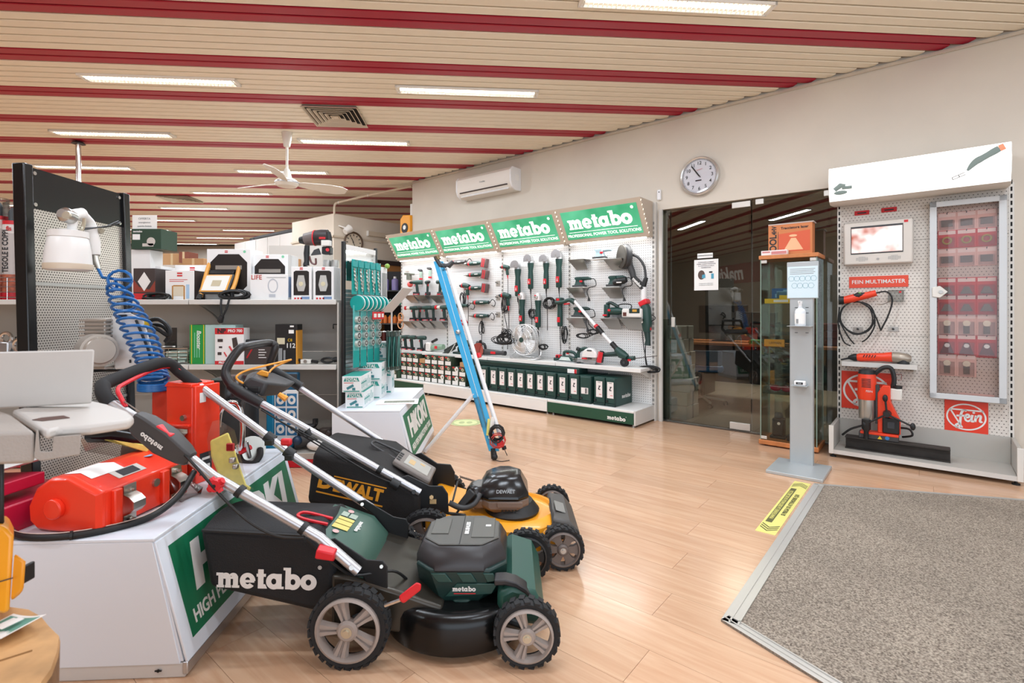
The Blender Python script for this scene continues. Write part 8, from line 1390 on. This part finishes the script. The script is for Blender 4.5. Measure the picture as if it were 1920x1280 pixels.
for x in (-.9, 0, .9): part('post', B().bx(x - .03, x + .03, -.5, -.44, 0, 1.85), offw, t)
for z in (.6, 1.3, 1.93): part('shelf', B().bx(-1.0, 1.0, -.9, .5, z - .04, z), mat('rack_white', '#c9c5be', .6), t)
solo('far_shelf', B().bx(-.35, .35, -.2, .2, 0, 2.0), MATS['rack_white'], 'pale cupboard standing far behind the lamp cartons', 'cupboard', T((-2.83, 6.85, 0)))
# ------------------------------------------------------------------ ceiling fan, vents, pole
fo = V((-2.515, 5.68, 0)); t = thing('ceiling_fan', 'white three blade ceiling fan hanging from the slatted ceiling', 'fan', T(fo + V((0, 0, CEIL)))); fw_ = mat('fan_white', '#e3dccf', .4)
part('canopy', B().lathe([(.035, -.16), (.055, -.02), (.055, 0)], None, 18), fw_, t); part('rod', B().cyl((0, 0, -.15), (0, 0, -.46), .014, n=10), fw_, t); part('rod_cover', B().lathe([(.055, -.52), (.03, -.42), (.015, -.4)], None, 16), fw_, t); part('motor', B().lathe([(.03, -.62), (.1, -.605), (.125, -.575), (.125, -.55), (.09, -.525), (.04, -.515)], None, 26), fw_, t); part('motor_ring', B().lathe([(.126, -.572), (.128, -.56), (.126, -.553)], None, 26, caps=False), alu, t)
for k, a in enumerate((40, 160, 280)): part('blade', B().loft([[(x, y, -.565 + y * -.34 + (x - .1) * .0) for y in (-w_, w_)] + [(x, y, -.558 + y * -.34) for y in (w_, -w_)] for x, w_ in ((.11, .03), (.18, .05), (.45, .085), (.6, .08), (.68, .045))], RZ(a)), fw_, t, .002)
def vent(label, px, py, s):
    d = 1896.5 / (HY - py); t = thing('ceiling_vent', label, 'vent', T((sx(px, d), d, CEIL - .001)) @ RZ(4.5)); vm = mat('vent_cream', '#d6c8b2', .45)
    for i in range(6): a = s * (1 - i * .165); part('louver', B().loft([[(x, y, z) for x, y in ((-q, -q), (q, -q), (q, q), (-q, q))] for q, z in ((a, -.026), (a - s * .03, -.026), (a - s * .075, -.006), (a - s * .06, -.006), (a, -.026))], caps=False), vm, t)
    part('void', B().bx(-s * .95, s * .95, -s * .95, s * .95, -.005, -.002), mat('ceiling_void', '#3a332d'), t); part('core', B().bx(-s * .1, s * .1, -s * .1, s * .1, -.026, -.006), vm, t)
vent('square cream ceiling diffuser with nested louvres before the fan', 630, 216, .27); vent('far square ceiling diffuser beside the strip lamps', 338, 372, .27)
t = thing('chrome_pole', 'chrome pole rising to the ceiling behind the black stand header', 'pole', T((sx(147, 5.98), 5.98, 0))); part('tube', B().cyl((0, 0, 0), (0, 0, CEIL - .01), .027, n=18), chrome, t); part('flange', B().lathe([(.07, CEIL - .03), (.05, CEIL - .01)], None, 16), dgrey, t)
# ------------------------------------------------------------------ shop side behind the camera that the glass mirrors
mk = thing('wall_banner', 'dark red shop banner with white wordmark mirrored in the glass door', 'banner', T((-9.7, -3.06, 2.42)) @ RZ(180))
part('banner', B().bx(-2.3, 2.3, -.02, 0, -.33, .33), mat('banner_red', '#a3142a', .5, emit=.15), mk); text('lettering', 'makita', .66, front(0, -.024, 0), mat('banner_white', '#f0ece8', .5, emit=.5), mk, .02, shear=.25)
